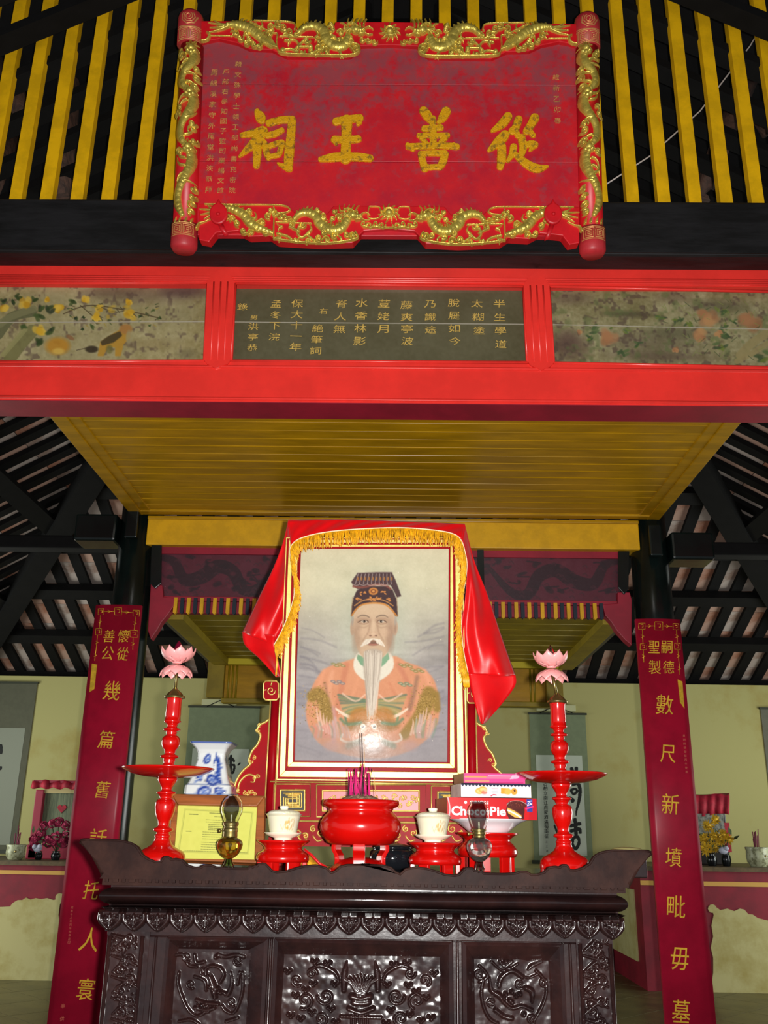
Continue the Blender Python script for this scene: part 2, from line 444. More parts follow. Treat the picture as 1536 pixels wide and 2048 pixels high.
M_cream = mat('cream_porcelain', (236, 232, 205), .15, coat=.3)
M_white = mat('white_porcelain', (225, 225, 228), .15, coat=.4)
M_cand = mat('scarlet_lacquer', (188, 10, 6), .2, coat=.4, var=.05, vscale=12)
M_brass = mat('brass', (170, 150, 90), .3, metal=.9, var=.2, vscale=50)
M_pink = mat('pink_petal', (240, 160, 158), .35, var=.06, vscale=30)
M_bud = mat('dark_red_glass', (95, 8, 34), .12, coat=.5)
M_glass = mat('clear_glass', (242, 246, 242), .0, trans=1)
M_gglass = mat('green_glass', (170, 215, 165), .02, trans=1)
M_aglass = mat('amber_glass', (226, 214, 150), .02, trans=1)
M_dred2 = mat('altar_red', (128, 16, 38), .55, var=.15, vscale=5)
M_oil = mat('lamp_oil', (216, 186, 96), .02, trans=.9)
M_satin = mat('red_satin', (214, 6, 12), .36, spec=.32, sheen=.1, bump=.05, bscale=30, var=.08, vscale=6)
M_fringe = mat('gold_fringe', (246, 176, 20), .45, var=.2, vscale=80)
M_cord = mat('cream_piping', (255, 226, 190), .5)
M_ash = mat('incense_ash', (176, 150, 118), .95, rgb2=(120, 92, 70), vscale=120, bump=.6, bscale=200)
M_stick = mat('magenta_incense', (206, 26, 110), .6)
M_stick2 = mat('charred_incense', (40, 30, 28), .7)
M_purp = mat('painted_dragon_board', (96, 40, 52), .55)
M_vc = vmat('painted_surface', .5, spec=.1)
M_vcg = vmat('printed_carton', .3, spec=.05)
M_vpaint = vmat('aged_painted_board', .38, bump=.05, bscale=60)
M_port = vmat('portrait_print', .12, spec=.008, bump=.05, bscale=16)
M_porc = vmat('painted_porcelain', .15, coat=.4)
# ------------------------------------------------------------------ depths and heights
YB, YC, YCOL, YW, YA_ = 2.985, 3.10, 4.25, 8.87, 7.52
# ------------------------------------------------------------------ floor and walls
fl = MB().box((-9, .2, -.12), (9, 9.2, -.012)).build('floor', mat('grout', (50, 46, 32), .8)); struct(fl, 'olive brown tiled floor')
tl = MB()
tm = MB(); S = .4
n = 0
for i in range(-14, 15):
    for j in range(-14, 15):
        c = V(((i+j)*S*.7071, 7.0+(i-j)*S*.7071, 0))
        if abs(c.x) > 5.5 or c.y < 5.6 or c.y > 9.0: continue
        h = S*.7071-.004
        if n == 0:
            mb = MB().add([(h, 0, 0), (0, h, 0), (-h, 0, 0), (0, -h, 0), (h, 0, -.012), (0, h, -.012), (-h, 0, -.012), (0, -h, -.012)],
                     [(0, 1, 2, 3), (4, 5, 1, 0), (5, 6, 2, 1), (6, 7, 3, 2), (7, 4, 0, 3)])
            o = mb.build('floor_tile', M_floor, fl); o.location = c; t0 = o
        else:
            o = bpy.data.objects.new('floor_tile', t0.data); COL.objects.link(o); o.parent = fl; o.location = c
        n += 1
ZWT = zat(1361, YW)
wb = MB().box((-9, YW, -.1), (9, YW+.15, ZWT)).build('wall_back', M_wall); struct(wb, 'olive cream plastered back wall below the open roof')
sk = MB().box((-3.5, YW-.02, 0), (2.6, YW-.001, .17)).build('baseboard_back', M_dred); struct(sk, 'dark red painted skirting on the back wall')
# side altars built against the back wall
def side_altar(name, label, x0, x1, ztop, poly, stripe):
    t = thing(name, label, 'altar', ((x0+x1)/2, (YA_+YW)/2, 0))
    MB().box((x0, YA_, 0), (x1, YW-.022, ztop-.03)).build('altar_body', M_dred2, t)
    MB().box((x0-.02, YA_-.03, ztop-.03), (x1+.02, YW-.022, ztop)).build('altar_shelf', mat('shelf_top', (96, 78, 48), .5, var=.2), t, 'worn brown shelf top')
    pl = vplane(YA_)
    MB().prism(pl.poly(poly), pl, .001, .008).build('plaster_panel', M_wall2, t, 'scalloped cream plaster panel')
    MB().box((x0, YA_-.007, zat(stripe[1], YA_, stripe[2])), (x1, YA_-.0005, zat(stripe[0], YA_, stripe[2]))).build('painted_stripe', mat('ochre_stripe', (196, 150, 70), .6), t, 'ochre painted line')
    return t
kx = lambda cx, cy, r, a0, a1: [(cx+r*math.cos(a0+(a1-a0)*i/8), cy+r*math.sin(a0+(a1-a0)*i/8)) for i in range(9)]
xl = xat(140, 1800, YA_)
side_altar('side_altar', 'dark red side altar with scalloped cream panel, at the left behind the left couplet board', -6.0, xat(262, 1800, YA_), zat(1722, YA_, 60),
    [(-180, 1816), (-60, 1818), (0, 1814), (21, 1813), (26, 1806), (36, 1800), (45, 1800), (53, 1795), (62, 1799), (72, 1796), (83, 1798), (95, 1796), (108, 1800)]
    + kx(120.6, 1795.6, 9.5, 2.8, 2.8+4.9) + [(120, 1810), (117.5, 1830), (121, 1850), (119, 1868), (117, 1890), (120, 1915), (119, 1940), (116, 1970), (115, 2006), (-180, 2010)], (1741, 1749, 60))
side_altar('side_altar', 'dark red side altar with scalloped cream panel, at the right behind the right couplet board', xat(1283, 1800, YA_), 6.0, zat(1735, YA_, 1480),
    [(1720, 1850), (1600, 1848), (1536, 1841), (1515, 1836), (1505, 1829), (1496, 1828), (1488, 1819), (1479, 1817), (1468, 1822), (1454, 1817), (1440, 1820)]
    + kx(1424, 1817, 8.5, -.3, -.3-4.6) + [(1427, 1830), (1422.5, 1851), (1426, 1873), (1421, 1895), (1426, 1915), (1426, 1945), (1422.5, 1973), (1427, 2007), (1417, 2036), (1720, 2046)], (1764, 1773, 1480))
# cream side face of the right altar with red corner strips
xr = xat(1283, 1800, YA_)
ck = MB().box((xr-.012, YA_+.2, .17), (xr-.0005, YW-.05, zat(1765, YW, 1262))).build('trim_1', M_wall2); struct(ck, 'cream plaster on the side of the right altar')
ck = MB().box((xr-.02, YW-.30, .0), (xr-.0125, YW-.12, zat(1765, YW, 1262))).build('trim_2', M_dred); struct(ck, 'dark red painted corner strip')
# ------------------------------------------------------------------ hanging scrolls on the back wall
pw = vplane(YW-.001)
def scroll(label, tl, br, paper=None, chars=(), small=(), rod=True, wood=(124, 136, 104)):
    u0, v0 = pw.px(*tl); u1, v1 = pw.px(*br)
    t = thing('hanging_scroll', label, 'scroll', (pw.at((u0+u1)/2, v1).x, YW-.03, v1))
    MB().box((u0, YW-.012, v1), (u1, YW-.0045, v0)).build('silk_mount', mat('grey_green_silk%d' % wood[0], wood, .8, var=.05), t)
    MB().box((u0-.012, YW-.028, v0-.01), (u1+.012, YW-.003, v0+.008)).build('roller', mat('scroll_rod', (52, 56, 40), .6), t)
    MB().box((u0-.02, YW-.03, v1-.03), (u1+.02, YW-.002, v1)).build('roller', mat('scroll_rod', (52, 56, 40), .6), t)
    if paper:
        a, b = pw.px(*paper[0]); c, d = pw.px(*paper[1])
        MB().box((a, YW-.0145, d), (c, YW-.0123, b)).build('paper', mat('scroll_paper', (190, 198, 180), .8) if wood[0] != 92 else mat('dimmed_scroll_paper', (140, 144, 128), .8), t, 'pale paper sheet')  # far-left sheet: flash falloff put into a darker paper colour
    pl = Plane((0, YW-.015, 0), (1, 0, 0), (0, 0, 1))
    ink = mat('ink', (24, 26, 24), .7)
    if chars:
        f = MB(); 
        F = Field(pl, (min(q[0] for st in chars for q in st[0])-12, min(q[1] for st in chars for q in st[0])-12, max(q[0] for st in chars for q in st[0])+12, max(q[1] for st in chars for q in st[0])+12), .004)
        for st in chars: F.tube(st[0], st[1], .0015, flat=2)
        F.mesh('brushwork', ink, t, .0005, label='bold black brush strokes')
    for k, (tx, x0, y0, x1, y1, s) in enumerate(small):
        write_px('inscription', column_items(tx, x0, y0, x1, y1, s), pl, ink, t, .001, .004, .0008)
    return t
scroll('grey green hanging scroll behind the blue and white vase', (380, 1413), (504, 1700), ((386, 1497), (487, 1690)),
       [([(455, 1520), (462, 1516), (468, 1522)], 2), ([(462, 1512), (461, 1545)], 2.2), ([(455, 1532), (468, 1530), (466, 1545), (457, 1546)], 1.8), ([(476, 1530), (480, 1526)], 1)])
Z8 = lambda x, y: (860+x/3.792, 1240+y/3.792)
scroll('grey green hanging scroll with bold black brushwork behind the right candlestick', (1058, 1427), (1186, 1722), ((1071, 1510), (1174, 1712)),
       [([Z8(1075, 1130), Z8(1090, 1180)], 3.2), ([Z8(1110, 1125), Z8(1105, 1180)], 3), ([Z8(1070, 1175), Z8(1120, 1165)], 2.5), ([Z8(1085, 1250), Z8(1120, 1240), Z8(1138, 1290), Z8(1130, 1370), Z8(1112, 1440), Z8(1108, 1480)], [2, 3, 3.2, 2.5, 1.5, .6]),
        ([Z8(1070, 1290), Z8(1100, 1280), Z8(1115, 1300), Z8(1090, 1320), Z8(1072, 1300)], 2), ([Z8(1062, 1350), Z8(1085, 1365), Z8(1080, 1375)], 2.5), ([Z8(1068, 1560), Z8(1136, 1545)], 3), ([Z8(1100, 1515), Z8(1108, 1620)], 3.2), ([Z8(1072, 1600), Z8(1130, 1585), Z8(1140, 1610)], 2.8),
        ([Z8(1085, 1650), Z8(1120, 1645), Z8(1130, 1690), Z8(1105, 1735), Z8(1080, 1700), Z8(1085, 1660)], 2.6), ([Z8(945, 1560), Z8(960, 1600), Z8(975, 1640)], 1.5)],
       [('翁題古柏立南江虎蒙酒滿蜀南征', 1090, 1548, 1093, 1672, 8.5), ('三三月', 1093, 1684, 1094, 1702, 4)])
scroll('dark grey hanging scroll cut by the left edge of the photograph', (-80, 1364), (31, 1700), ((-60, 1455), (20, 1690)), [([(-6, 1500), (1, 1492), (2, 1505)], 3), ([(-4, 1540), (1, 1536)], 3)], wood=(92, 92, 74))
scroll('grey hanging scroll cut by the right edge of the photograph', (1520, 1417), (1620, 1720), wood=(108, 108, 92))
# small lamp / hook covers above the two centre scrolls
def hook(label, pts, strings):
    t = thing('wooden_hanger', label, 'hanger', (pw.at(*pw.px(*pts[0])).x, YW, pw.px(*pts[0])[1]))
    x0, v0 = pw.px(*pts[0]); x1, v1 = pw.px(*pts[1])
    MB().box((x0, YW-.05, v1), (x1, YW-.001, v0)).build('batten', mat('pale_batten', (196, 196, 150), .7), t, bevel=.006)
    for s in strings: MB().tube([P(q[0], q[1], YW-.055) for q in s], .004, 5).build('cord', M_dark, t)
hook('pale batten with cord above the left grey green scroll', ((406, 1399), (474, 1412)), [[(414, 1413), (440, 1401), (468, 1413)]])
hook('pale batten above the scroll with bold brushwork', ((1072, 1410), (1150, 1424)), [[(1080, 1426), (1110, 1412), (1145, 1426)]])
# ------------------------------------------------------------------ hipped roof: rafters, purlins and tile undersides
SL = .405
def zroof(Y): return ZWT+SL*(YW-Y)+.12
def on_back(px, py):        # ray / back slope
    d = ray(px, py); t = (zroof(0)-CAMZ)/(d.z+SL*d.y); return V((d.x*t, d.y*t, CAMZ+d.z*t))
hl0, hl1 = on_back(42, 1105), on_back(135, 949)
hr0, hr1 = on_back(1494, 1130), on_back(1400, 972)
hd = ((hl1-hl0).normalized()+V((-(hr1-hr0).normalized().x, (hr1-hr0).normalized().y, (hr1-hr0).normalized().z))).normalized()
xh0 = (abs(hl0.x)+abs(hr0.x))/2; yh0 = (hl0.y+hr0.y)/2
def hipx(Y): return xh0+(yh0-Y)*(hd.x/-hd.y)*-1
SX = hd.z/hd.x            # slope of the side planes in x
def zside(ax, Y=None): return zroof(yh0)+SX*(xh0-ax)
roof = thing('roof', 'dark timber roof with pinkish tile undersides showing between the rafters', None, (0, 6, 3), kind='structure')
YR = 2.2; 
ang = math.atan(SL)
raf0 = None
def add_bar(name, p, q, w, h, up, material=M_dark):
    return MB().bar(p, q, w, h, up).build(name, material, roof)
nrm = V((0, SL, 1)).normalized()
SP = .195
k = 0
for i in range(-34, 35):
    x = (i+.5)*SP
    # length of the rafter limited by the hip
    yend = YR
    if abs(x) > hipx(YR): 
        yend = yh0+(abs(x)-xh0)/(hd.x/-hd.y)
    yend = max(YR, min(yend, YW+.5))
    if yend > YW+.2: continue
    p = V((x, YW+.3, zroof(YW+.3)))-nrm*.02; q = V((x, yend, zroof(yend)))-nrm*.02
    add_bar('rafter', p, q, .085, .035, nrm)
for Y in (9.0, 8.33, 7.69, 7.11, 6.5, 5.9, 5.3, 4.7, 4.1, 3.5, 2.9):
    X = hipx(Y)
    add_bar('purlin', V((-X, Y, zroof(Y)))-nrm*.075, V((X, Y, zroof(Y)))-nrm*.075, .13, .07, nrm)
for s in (-1, 1):
    a = V((s*hipx(9.1), 9.1, zroof(9.1))); b = V((s*hipx(3.9), 3.9, zroof(3.9)))
    add_bar('hip_rafter', a-V((0, 0, .13)), b-V((0, 0, .13)), .17, .13, (0, 0, 1))
    ns = V((s*SX, 0, 1)).normalized()
    for j in range(0, 40):
        Y = YW-.1-(j+.5)*SP
        if Y < YR: break
        X = hipx(Y)
        if X > 8: continue
        add_bar('rafter', V((s*8.2, Y, zside(8.2)))-ns*.02, V((s*X, Y, zside(X)))-ns*.02, .085, .035, ns)
    for X in (7.6, 6.9, 6.2, 5.5, 4.8, 4.1, 3.4, 2.7):
        Yh = yh0+(X-xh0)/(hd.x/-hd.y)
        add_bar('purlin', V((s*X, YR, zside(X)))-ns*.075, V((s*X, min(Yh, 9.1), zside(X)))-ns*.075, .13, .07, ns)
# tiles
def proj(p):
    d = p-V((0, 0, CAMZ)); z = d.dot(FW); return (768+d.dot(RT)/z*FPX, 1024-d.dot(UP)/z*FPX) if z > 0 else (-9e3, 0)
cand = []
TLn = .30
for i in range(-34, 35):
    for j in range(24):
        Y = YW+.2-(j+.5)*TLn*math.cos(ang)
        x = i*SP
        if abs(x) > hipx(Y)-.0 or Y < YR: continue
        c = V((x, Y, zroof(Y))); cand.append((c, 0))
for s in (-1, 1):
    for j in range(36):
        Y = YW-.1-j*SP
        if Y < YR: break
        for k in range(24):
            X = 8.2-(k+.5)*TLn*math.cos(math.atan(SX))
            if X < hipx(Y): break
            cand.append((V((s*X, Y, zside(X))), s))
def seen(p):
    x, y = proj(p)
    if not (-15 < x < 1551 and -30 < y < 1380): return False
    if 395 < y < 835: return False
    if y < 395: return p.y < 7
    if 250 < x < 1330: return False
    return True
vis = [c for c in cand if seen(c[0])]; inv = [c for c in cand if not seen(c[0])]
vis.sort(key=lambda c: (c[0]-V((0, 0, CAMZ))).length)
tmb = {}
def tile_xf(c):
    p, s = c
    n = nrm if s == 0 else V((s*SX, 0, 1)).normalized()
    a = V((1, 0, 0)) if s == 0 else V((0, 1, 0)); b = n.cross(a)
    return n, a, b
def tile_box(mb, c, rel=V((0, 0, 0)), jit=0):
    p, s = c; n, a, b = tile_xf(c); p = p-rel; vs = []
    for h in (0, .015):
        for q, r in ((-1, -1), (1, -1), (1, 1), (-1, 1)): vs.append(p+a*q*SP*.47+b*r*TLn*.49+n*h)
    mb.add(vs, [(0, 3, 2, 1), (4, 5, 6, 7), (0, 1, 5, 4), (1, 2, 6, 5), (2, 3, 7, 6), (3, 0, 4, 7)])
protos = {}
random.seed(11)
for c in vis[:300]:
    pale = random.random() < .4
    p, s = c
    high = proj(p)[1] < 395
    mt = (M_tile2 if pale else M_tile) if not high or random.random() < .55 else M_dark
    key = (s, mt.name)
    if key not in protos:
        mb = MB(); tile_box(mb, c, p); me_o = mb.build('tile', mt, None); me_o.data.transform(Matrix.Identity(4)); protos[key] = me_o.data
        me_o.parent = roof; me_o.location = p-V(LOC['roof'])
    else:
        o = bpy.data.objects.new('tile', protos[key]); COL.objects.link(o); o.parent = roof; o.location = p-V(LOC['roof'])
for nm, mt, pick in (('tile_field', M_tile, 0), ('tile_field', M_tile2, 1), ('tile_field', M_dark, 2)):
    mb = MB()
    for q, c in enumerate(vis[300:]+inv):
        kk = 2 if (proj(c[0])[1] < 395 and q % 3) else (q*7) % 2
        if kk == pick: tile_box(mb, c)
    if mb.v:
        o = mb.build(nm, mt, roof); o['kind'] = 'stuff'
# dark boarding over the tiles so that no sky leaks through
mb = MB()
mb.add([V((-8.5, 9.4, zroof(9.4)+.03)), V((8.5, 9.4, zroof(9.4)+.03)), V((8.5, 1.9, zroof(1.9)+.03)), V((-8.5, 1.9, zroof(1.9)+.03))], [(0, 1, 2, 3)])
mb.add([V((-8.5, 1.9, zroof(1.9)+.03)), V((8.5, 1.9, zroof(1.9)+.03)), V((8.5, -3, 3.4)), V((-8.5, -3, 3.4))], [(0, 1, 2, 3)])
mb.build('roof_boarding', M_dark, roof, solid=.03)
# timber logs of the roof truss seen through the lattice
mb = lambda a, b, r: MB().tube([a, (V(a)+V(b))/2+V((0, 0, .02)), b], [r, r*1.05, r*.95], 10)
for k, (p0, p1, Y0, Y1, r) in enumerate([((-5, 110), (55, 250), 3.7, 3.6, .05), ((150, 0), (120, 400), 3.9, 3.6, .055), ((1500, 150), (1400, 400), 3.7, 3.8, .05), ((1536, 270), (1380, 20), 3.9, 3.7, .03), ((-20, 395), (30, 270), 3.5, 3.6, .035)]):
    mb(P(*p0, Y0), P(*p1, Y1), r).build('truss_log', M_log, roof)
# ------------------------------------------------------------------ columns
def column(label, cx):
    t = thing('round_column', label, 'column', (cx, YCOL+.1, 0))
    MB().lathe([(.105, 0), (.105, .10), (.1, .13), (.09, .16)], (cx, YCOL+.1, 0), 32).build('stone_base', mat('stone', (120, 116, 108), .8), t)
    MB().lathe([(.092, .16), (.094, 1.2), (.09, 2.0), (.086, zat(1028, YCOL+.1)+.02)], (cx, YCOL+.1, 0), 40).build('shaft', M_lacq, t)
    return t
CXL, CXR = xat(268, 1150, YCOL+.1), xat(1302, 1150, YCOL+.1)
column('black lacquered round column behind the left couplet board', CXL)
column('black lacquered round column behind the right couplet board', CXR)
def tie(label, s, cx):
    z1 = zat(1030, YCOL) if s < 0 else zat(1060, YCOL, 1300); z0 = z1-.135
    t = thing('tie_beam_end', label, 'beam', (cx+s*.2, YCOL+.1, z0))
    MB().box((cx+s*.088, YCOL+.02, z0), (cx+s*.29, YCOL+.18, z1)).build('beam_end', M_lacq, t, bevel=.012)
    MB().box((cx-.03, YCOL-.03, z0), (cx+.03, YCOL+.012, z1+.02)).build('tenon', M_lacq, t, bevel=.008)
tie('short black beam end beside the top of the left column', -1, CXL)
tie('short black beam end beside the top of the right column', 1, CXR)
# long dark wall plates left and right
for s, lab in ((-1, 'long black tie beam running left from the left column'), (1, 'long black tie beam running right from the right column')):
    cx = CXL if s < 0 else CXR
    z = zat(1100, YCOL+.5)
    t = thing('tie_beam', lab, 'beam', (cx+s*2, YCOL+.5, z-.07))
    MB().box((cx+s*.0, YCOL+.4, z-.035), (cx+s*4.5, YCOL+.5, z+.035)).build('beam', M_dark, t, bevel=.01)
# ------------------------------------------------------------------ black head beam with lattice
XE = 2.3
yb = 2.89
z0, z1 = zat(506, yb), zat(399, yb)
t = thing('head_beam', 'long black timber beam behind the red signboard', 'beam', (0, yb+.1, z0))
MB().box((-XE, yb, z0), (XE, yb+.26, z1)).build('beam', M_black, t, bevel=.012)
MB().box((-XE, yb-.004, z0+.006), (XE, yb+.01, z0+.018)).build('beam_moulding', M_black, t)
t = thing('slat_lattice', 'yellow painted vertical slat lattice above the black beam', 'lattice', (0, 2.98, z1))
zt = P(768, 0, 2.97).z+.35
MB().box((-XE, 2.95, z1-.004), (XE, 3.02, z1+.014)).build('bottom_rail', M_yelb, t)
xa, xb = xat(30, 401, 2.955), xat(1516, 402, 2.955)
for i in range(-2, 27):
    x = xa+(xb-xa)*i/24
    MB().box((x-.0235, 2.955, z1+.013), (x+.0235, 2.99, zt)).build('slat', M_yelb, t)
MB().box((-XE, 2.95, zt), (XE, 3.02, zt+.06)).build('top_rail', M_yelb, t)
wv = MB().tube([P(1213, 368, 3.06), P(1300, 312, 3.07), P(1400, 222, 3.08), P(1500, 92, 3.09), P(1530, 40, 3.1)], .003, 6).build('cable', mat('white_cable', (190, 180, 175), .6))
tag(wv, 'thin pale cable hanging diagonally behind the yellow slats at the right', 'cable')
# ------------------------------------------------------------------ red lintel with painted panels
zt, zb, zu = zat(528, YB), zat(806, YB), zat(827, YC)
lt = thing('red_lintel', 'red lacquered lintel with two painted panels around a dark lettered panel', 'lintel', (0, YC, zb))
pB = vplane(YB)
zp1, zp0 = zat(569, YB), zat(726, YB)
zr = zat(738, YB)
MB().box((-XE, YB, zp1), (XE, YB+.13, z0)).build('top_rail', M_red, lt)
# bottom rail: body + raised fillet
MB().box((-XE, YB, zb), (XE, YC+.02, zp0)).build('bottom_rail', M_red, lt)
mb = MB()
for z in (zb+.012, zr+.004): mb.tube([(-XE, YB, z), (XE, YB, z)], .006, 8)
for f in (.62, .74, .86): mb.tube([(-XE, YB, zp1+(z0-zp1)*(1-f)), (XE, YB, zp1+(z0-zp1)*(1-f))], .005, 8)
mb.build('moulding', M_red, lt)
mb = MB().box((-XE, YB+.001, zb-.002), (XE, YC+.02, zb)); mb.build('soffit', M_dred, lt)
st = [((415, 566), (470, 567), (462, 722), (409, 722), (445, 538), (431, 738)), ((1047, 573), (1098, 574), (1107, 727), (1055, 725), (1073, 541), (1082, 742))]
for tl, tr, br, bl, top, bot in st:
    MB().prism(pB.poly([top, (tr[0]-6, tr[1]-12), tr, br, (br[0]-6, br[1]+8), bot, (bl[0]+6, bl[1]+8), bl, tl, (tl[0]+6, tl[1]-12)]), pB, -.05, .008).build('stile', M_red, lt)
    mb = MB()
    for f in (.25, .5, .75):
        a = (tl[0]+(tr[0]-tl[0])*f, tl[1]); b = (bl[0]+(br[0]-bl[0])*f, bl[1])
        mb.tube([pB.at(*pB.px(*a), .006), pB.at(*pB.px(*b), .006)], .004, 8)
    mb.build('moulding', M_red, lt)
# inner frame moulding around each recessed panel
pan = {'left': ((-60, 567), (416, 566), (-60, 724), (409, 722)), 'mid': ((471, 567), (1047, 573), (462, 722), (1055, 725)), 'right': ((1098, 573), (1600, 585), (1107, 726), (1600, 736))}
YP = YB+.035
def wpt(q, Y=YP): return P(q[0], q[1], Y)
def painted(key, cv):
    TL, TR, BL, BR = pan[key]
    ext = 5
    c = [wpt((TL[0]-ext, TL[1]-ext)), wpt((TR[0]+ext, TR[1]-ext)), wpt((BL[0]-ext, BL[1]+ext)), wpt((BR[0]+ext, BR[1]+ext))]
    a = cv.mesh('painted_board', c, M_vpaint, lt, (0, .5), off=None)
    b = cv.mesh('painted_board', [q+V((0, .004, 0)) for q in c], M_vpaint, lt, (.505, 1))
    mid0, mid1 = (c[0]+c[2])/2, (c[1]+c[3])/2
    MB().bar(mid0+V((0, .003, 0)), mid1+V((0, .003, 0)), .005, .003, (0, 0, 1)).build('board_joint', mat('joint_line', (176, 168, 150), .4), lt, 'pale joint between the two boards')
# left painting
cv = Canvas(-65, 560, 421, 730, 1.0, (152, 140, 98))
cv.noise(26, (60, 22, 9)); cv.noise(14, (6, 3)); cv.noise(.35, (70, 20, 8), (150, 140, 105), .5)
def zl(x, y): return (x/2.954, 500+y/2.954)
for (x, y, rx, ry, c, a) in [(900, 250, 330, 60, (82, 62, 58), .45), (1100, 240, 130, 40, (72, 52, 54), .6), (650, 250, 150, 30, (90, 72, 60), .4), (1050, 380, 140, 60, (120, 112, 80), .4), (1120, 620, 60, 30, (70, 62, 44), .35), (900, 560, 200, 30, (120, 100, 62), .3)]:
    px, py = zl(x, y); cv.ell(px, py, rx/2.954, ry/2.954, c, a, 1.2)
cv.noise(.55, (14, 5), (84, 66, 58), .60)
for pts, r, c in [([(-10, 500), (70, 400), (190, 370)], 10, (92, 92, 62)), ([(0, 440), (60, 400), (200, 350)], 7, (120, 116, 80)), ([(60, 640), (120, 560), (190, 480)], 13, (112, 108, 66)), ([(20, 620), (90, 540), (150, 470)], 5, (142, 136, 88)), ([(380, 380), (520, 330), (700, 350), (960, 410)], 1.2, (80, 66, 44)), ([(480, 330), (560, 400)], 1, (80, 70, 44)), ([(600, 340), (680, 370), (760, 360)], 1, (84, 70, 50))]:
    cv.line([zl(*p) for p in pts], r, c, .85)
for x, y, r in [(150, 310, 42), (30, 350, 34), (285, 292, 22), (345, 345, 38), (510, 292, 30), (590, 345, 28), (762, 310, 26), (575, 400, 40), (770, 385, 40), (235, 480, 46)]:
    px, py = zl(x, y)
    for k in range(7): cv.ell(px+random.uniform(-.5, .5)*r/2.954, py+random.uniform(-.4, .4)*r/2.954, r/5.5, r/7, random.choice([(196, 152, 38), (176, 132, 34), (206, 170, 66)]), .75, .5, random.random()*3)
for x, y, r in [(110, 275, 26), (210, 290, 26), (240, 340, 32), (300, 350, 34), (440, 305, 30), (240, 400, 36), (75, 310, 22), (20, 300, 26), (300, 480, 34), (230, 540, 36), (150, 460, 28), (500, 400, 14), (490, 470, 14), (835, 395, 16), (910, 360, 14), (950, 410, 14), (890, 450, 12), (550, 455, 20), (450, 410, 18)]:
    px, py = zl(x, y)
    for k in range(3): cv.ell(px+random.uniform(-.5, .5)*r/2.954, py+random.uniform(-.4, .4)*r/2.954, r/4.2, r/8.5, random.choice([(52, 66, 34), (70, 84, 44), (44, 52, 36)]), .8, .5, random.uniform(-1, 1.5))
for k in range(46):
    q = zl(random.uniform(380, 980), random.uniform(320, 450)); a = random.uniform(-.9, .9)
    cv.line([q, (q[0]+7*math.cos(a), q[1]+7*math.sin(a)+2)], [1.4, .5], random.choice([(62, 76, 44), (76, 68, 46), (150, 130, 60)]), .75)
for k in range(9): cv.ell(*zl(random.uniform(520, 820), random.uniform(330, 420)), random.uniform(3, 7), random.uniform(2, 5), (182, 148, 52), .6, .6)
# dog and yellow bird
cv.ell(*zl(345, 570), 24, 17, (178, 124, 38), .85, .5); cv.ell(*zl(350, 600), 12, 6, (210, 180, 90), .6, .6); cv.ell(*zl(420, 520), 9, 4, (128, 82, 50), .7, .5, .5)
cv.poly([zl(*p) for p in [(590, 600), (600, 545), (660, 505), (720, 470), (775, 450), (780, 520), (740, 560), (725, 630), (690, 630), (690, 580), (650, 575), (620, 630), (585, 630)]], (170, 128, 48), .95, 1)
cv.poly([zl(*p) for p in [(600, 545), (650, 510), (720, 480), (730, 510), (680, 550), (610, 570)]], (62, 54, 38), .85, 1)
cv.ell(*zl(750, 470), 13, 10, (158, 112, 60), .95, .4); cv.ell(*zl(770, 520), 6, 14, (150, 138, 100), .8, .5)
cv.ell(*zl(550, 590), 13, 7, (56, 46, 34), .9, .4); cv.line([zl(460, 595), zl(530, 580)], 1, (70, 58, 44), .7); cv.ell(*zl(655, 590), 7, 9, (104, 98, 50), .7, .5)
painted('left', cv)
# right painting
cv = Canvas(1093, 560, 1605, 740, 1.0, (134, 126, 90))
cv.noise(26, (60, 22, 9)); cv.noise(14, (6, 3))
zr_ = lambda x, y: (1020+x/2.977, 500+y/2.977)
for (x, y, rx, ry, c, a) in [(350, 270, 120, 40, (84, 66, 58), .5), (330, 590, 120, 80, (84, 62, 56), .65), (330, 540, 60, 60, (86, 64, 58), .5), (850, 560, 260, 70, (78, 66, 56), .4), (900, 640, 300, 30, (80, 62, 54), .5), (700, 370, 130, 20, (66, 58, 44), .6), (980, 250, 100, 30, (84, 70, 60), .4), (1250, 300, 160, 40, (72, 70, 52), .5), (1000, 480, 180, 40, (76, 74, 54), .5)]:
    cv.ell(*zr_(x, y), rx/2.977, ry/2.977, c, a, 1.2)
cv.noise(.6, (12, 5), (78, 62, 54), .58); cv.noise(.5, (20, 7), (88, 100, 58), .60)
for x, y, r in [(1180, 380, 70), (1430, 400, 80), (1140, 500, 55), (580, 520, 66), (980, 590, 26), (400, 490, 22), (1240, 480, 30)]:
    for k in range(9): cv.ell(zr_(x, y)[0]+random.uniform(-.6, .6)*r/2.977, zr_(x, y)[1]+random.uniform(-.5, .5)*r/2.977, r/6, r/8, random.choice([(158, 112, 76), (172, 128, 84), (140, 98, 66)]), .7, .6, random.random()*3)
for x, y, r in [(480, 475, 50), (450, 530, 40), (1270, 440, 40), (1300, 490, 50), (1000, 400, 40), (1060, 420, 40), (900, 380, 40), (1260, 330, 50), (1330, 400, 30), (1500, 620, 70), (1250, 560, 50), (660, 620, 50), (760, 560, 40), (600, 460, 20), (690, 480, 30)]:
    for k in range(5): cv.ell(zr_(x, y)[0]+random.uniform(-.6, .6)*r/2.977, zr_(x, y)[1]+random.uniform(-.4, .4)*r/2.977, r/6.5, r/16, random.choice([(60, 76, 48), (78, 96, 56), (104, 116, 52)]), .75, .5, random.uniform(-1, 1.5))
for pts, r in [([(1536, 470), (1440, 540), (1370, 620)], 9), ([(1530, 540), (1450, 600), (1350, 660)], 6)]: cv.line([zr_(*p) for p in pts], r, (140, 126, 84), .8)
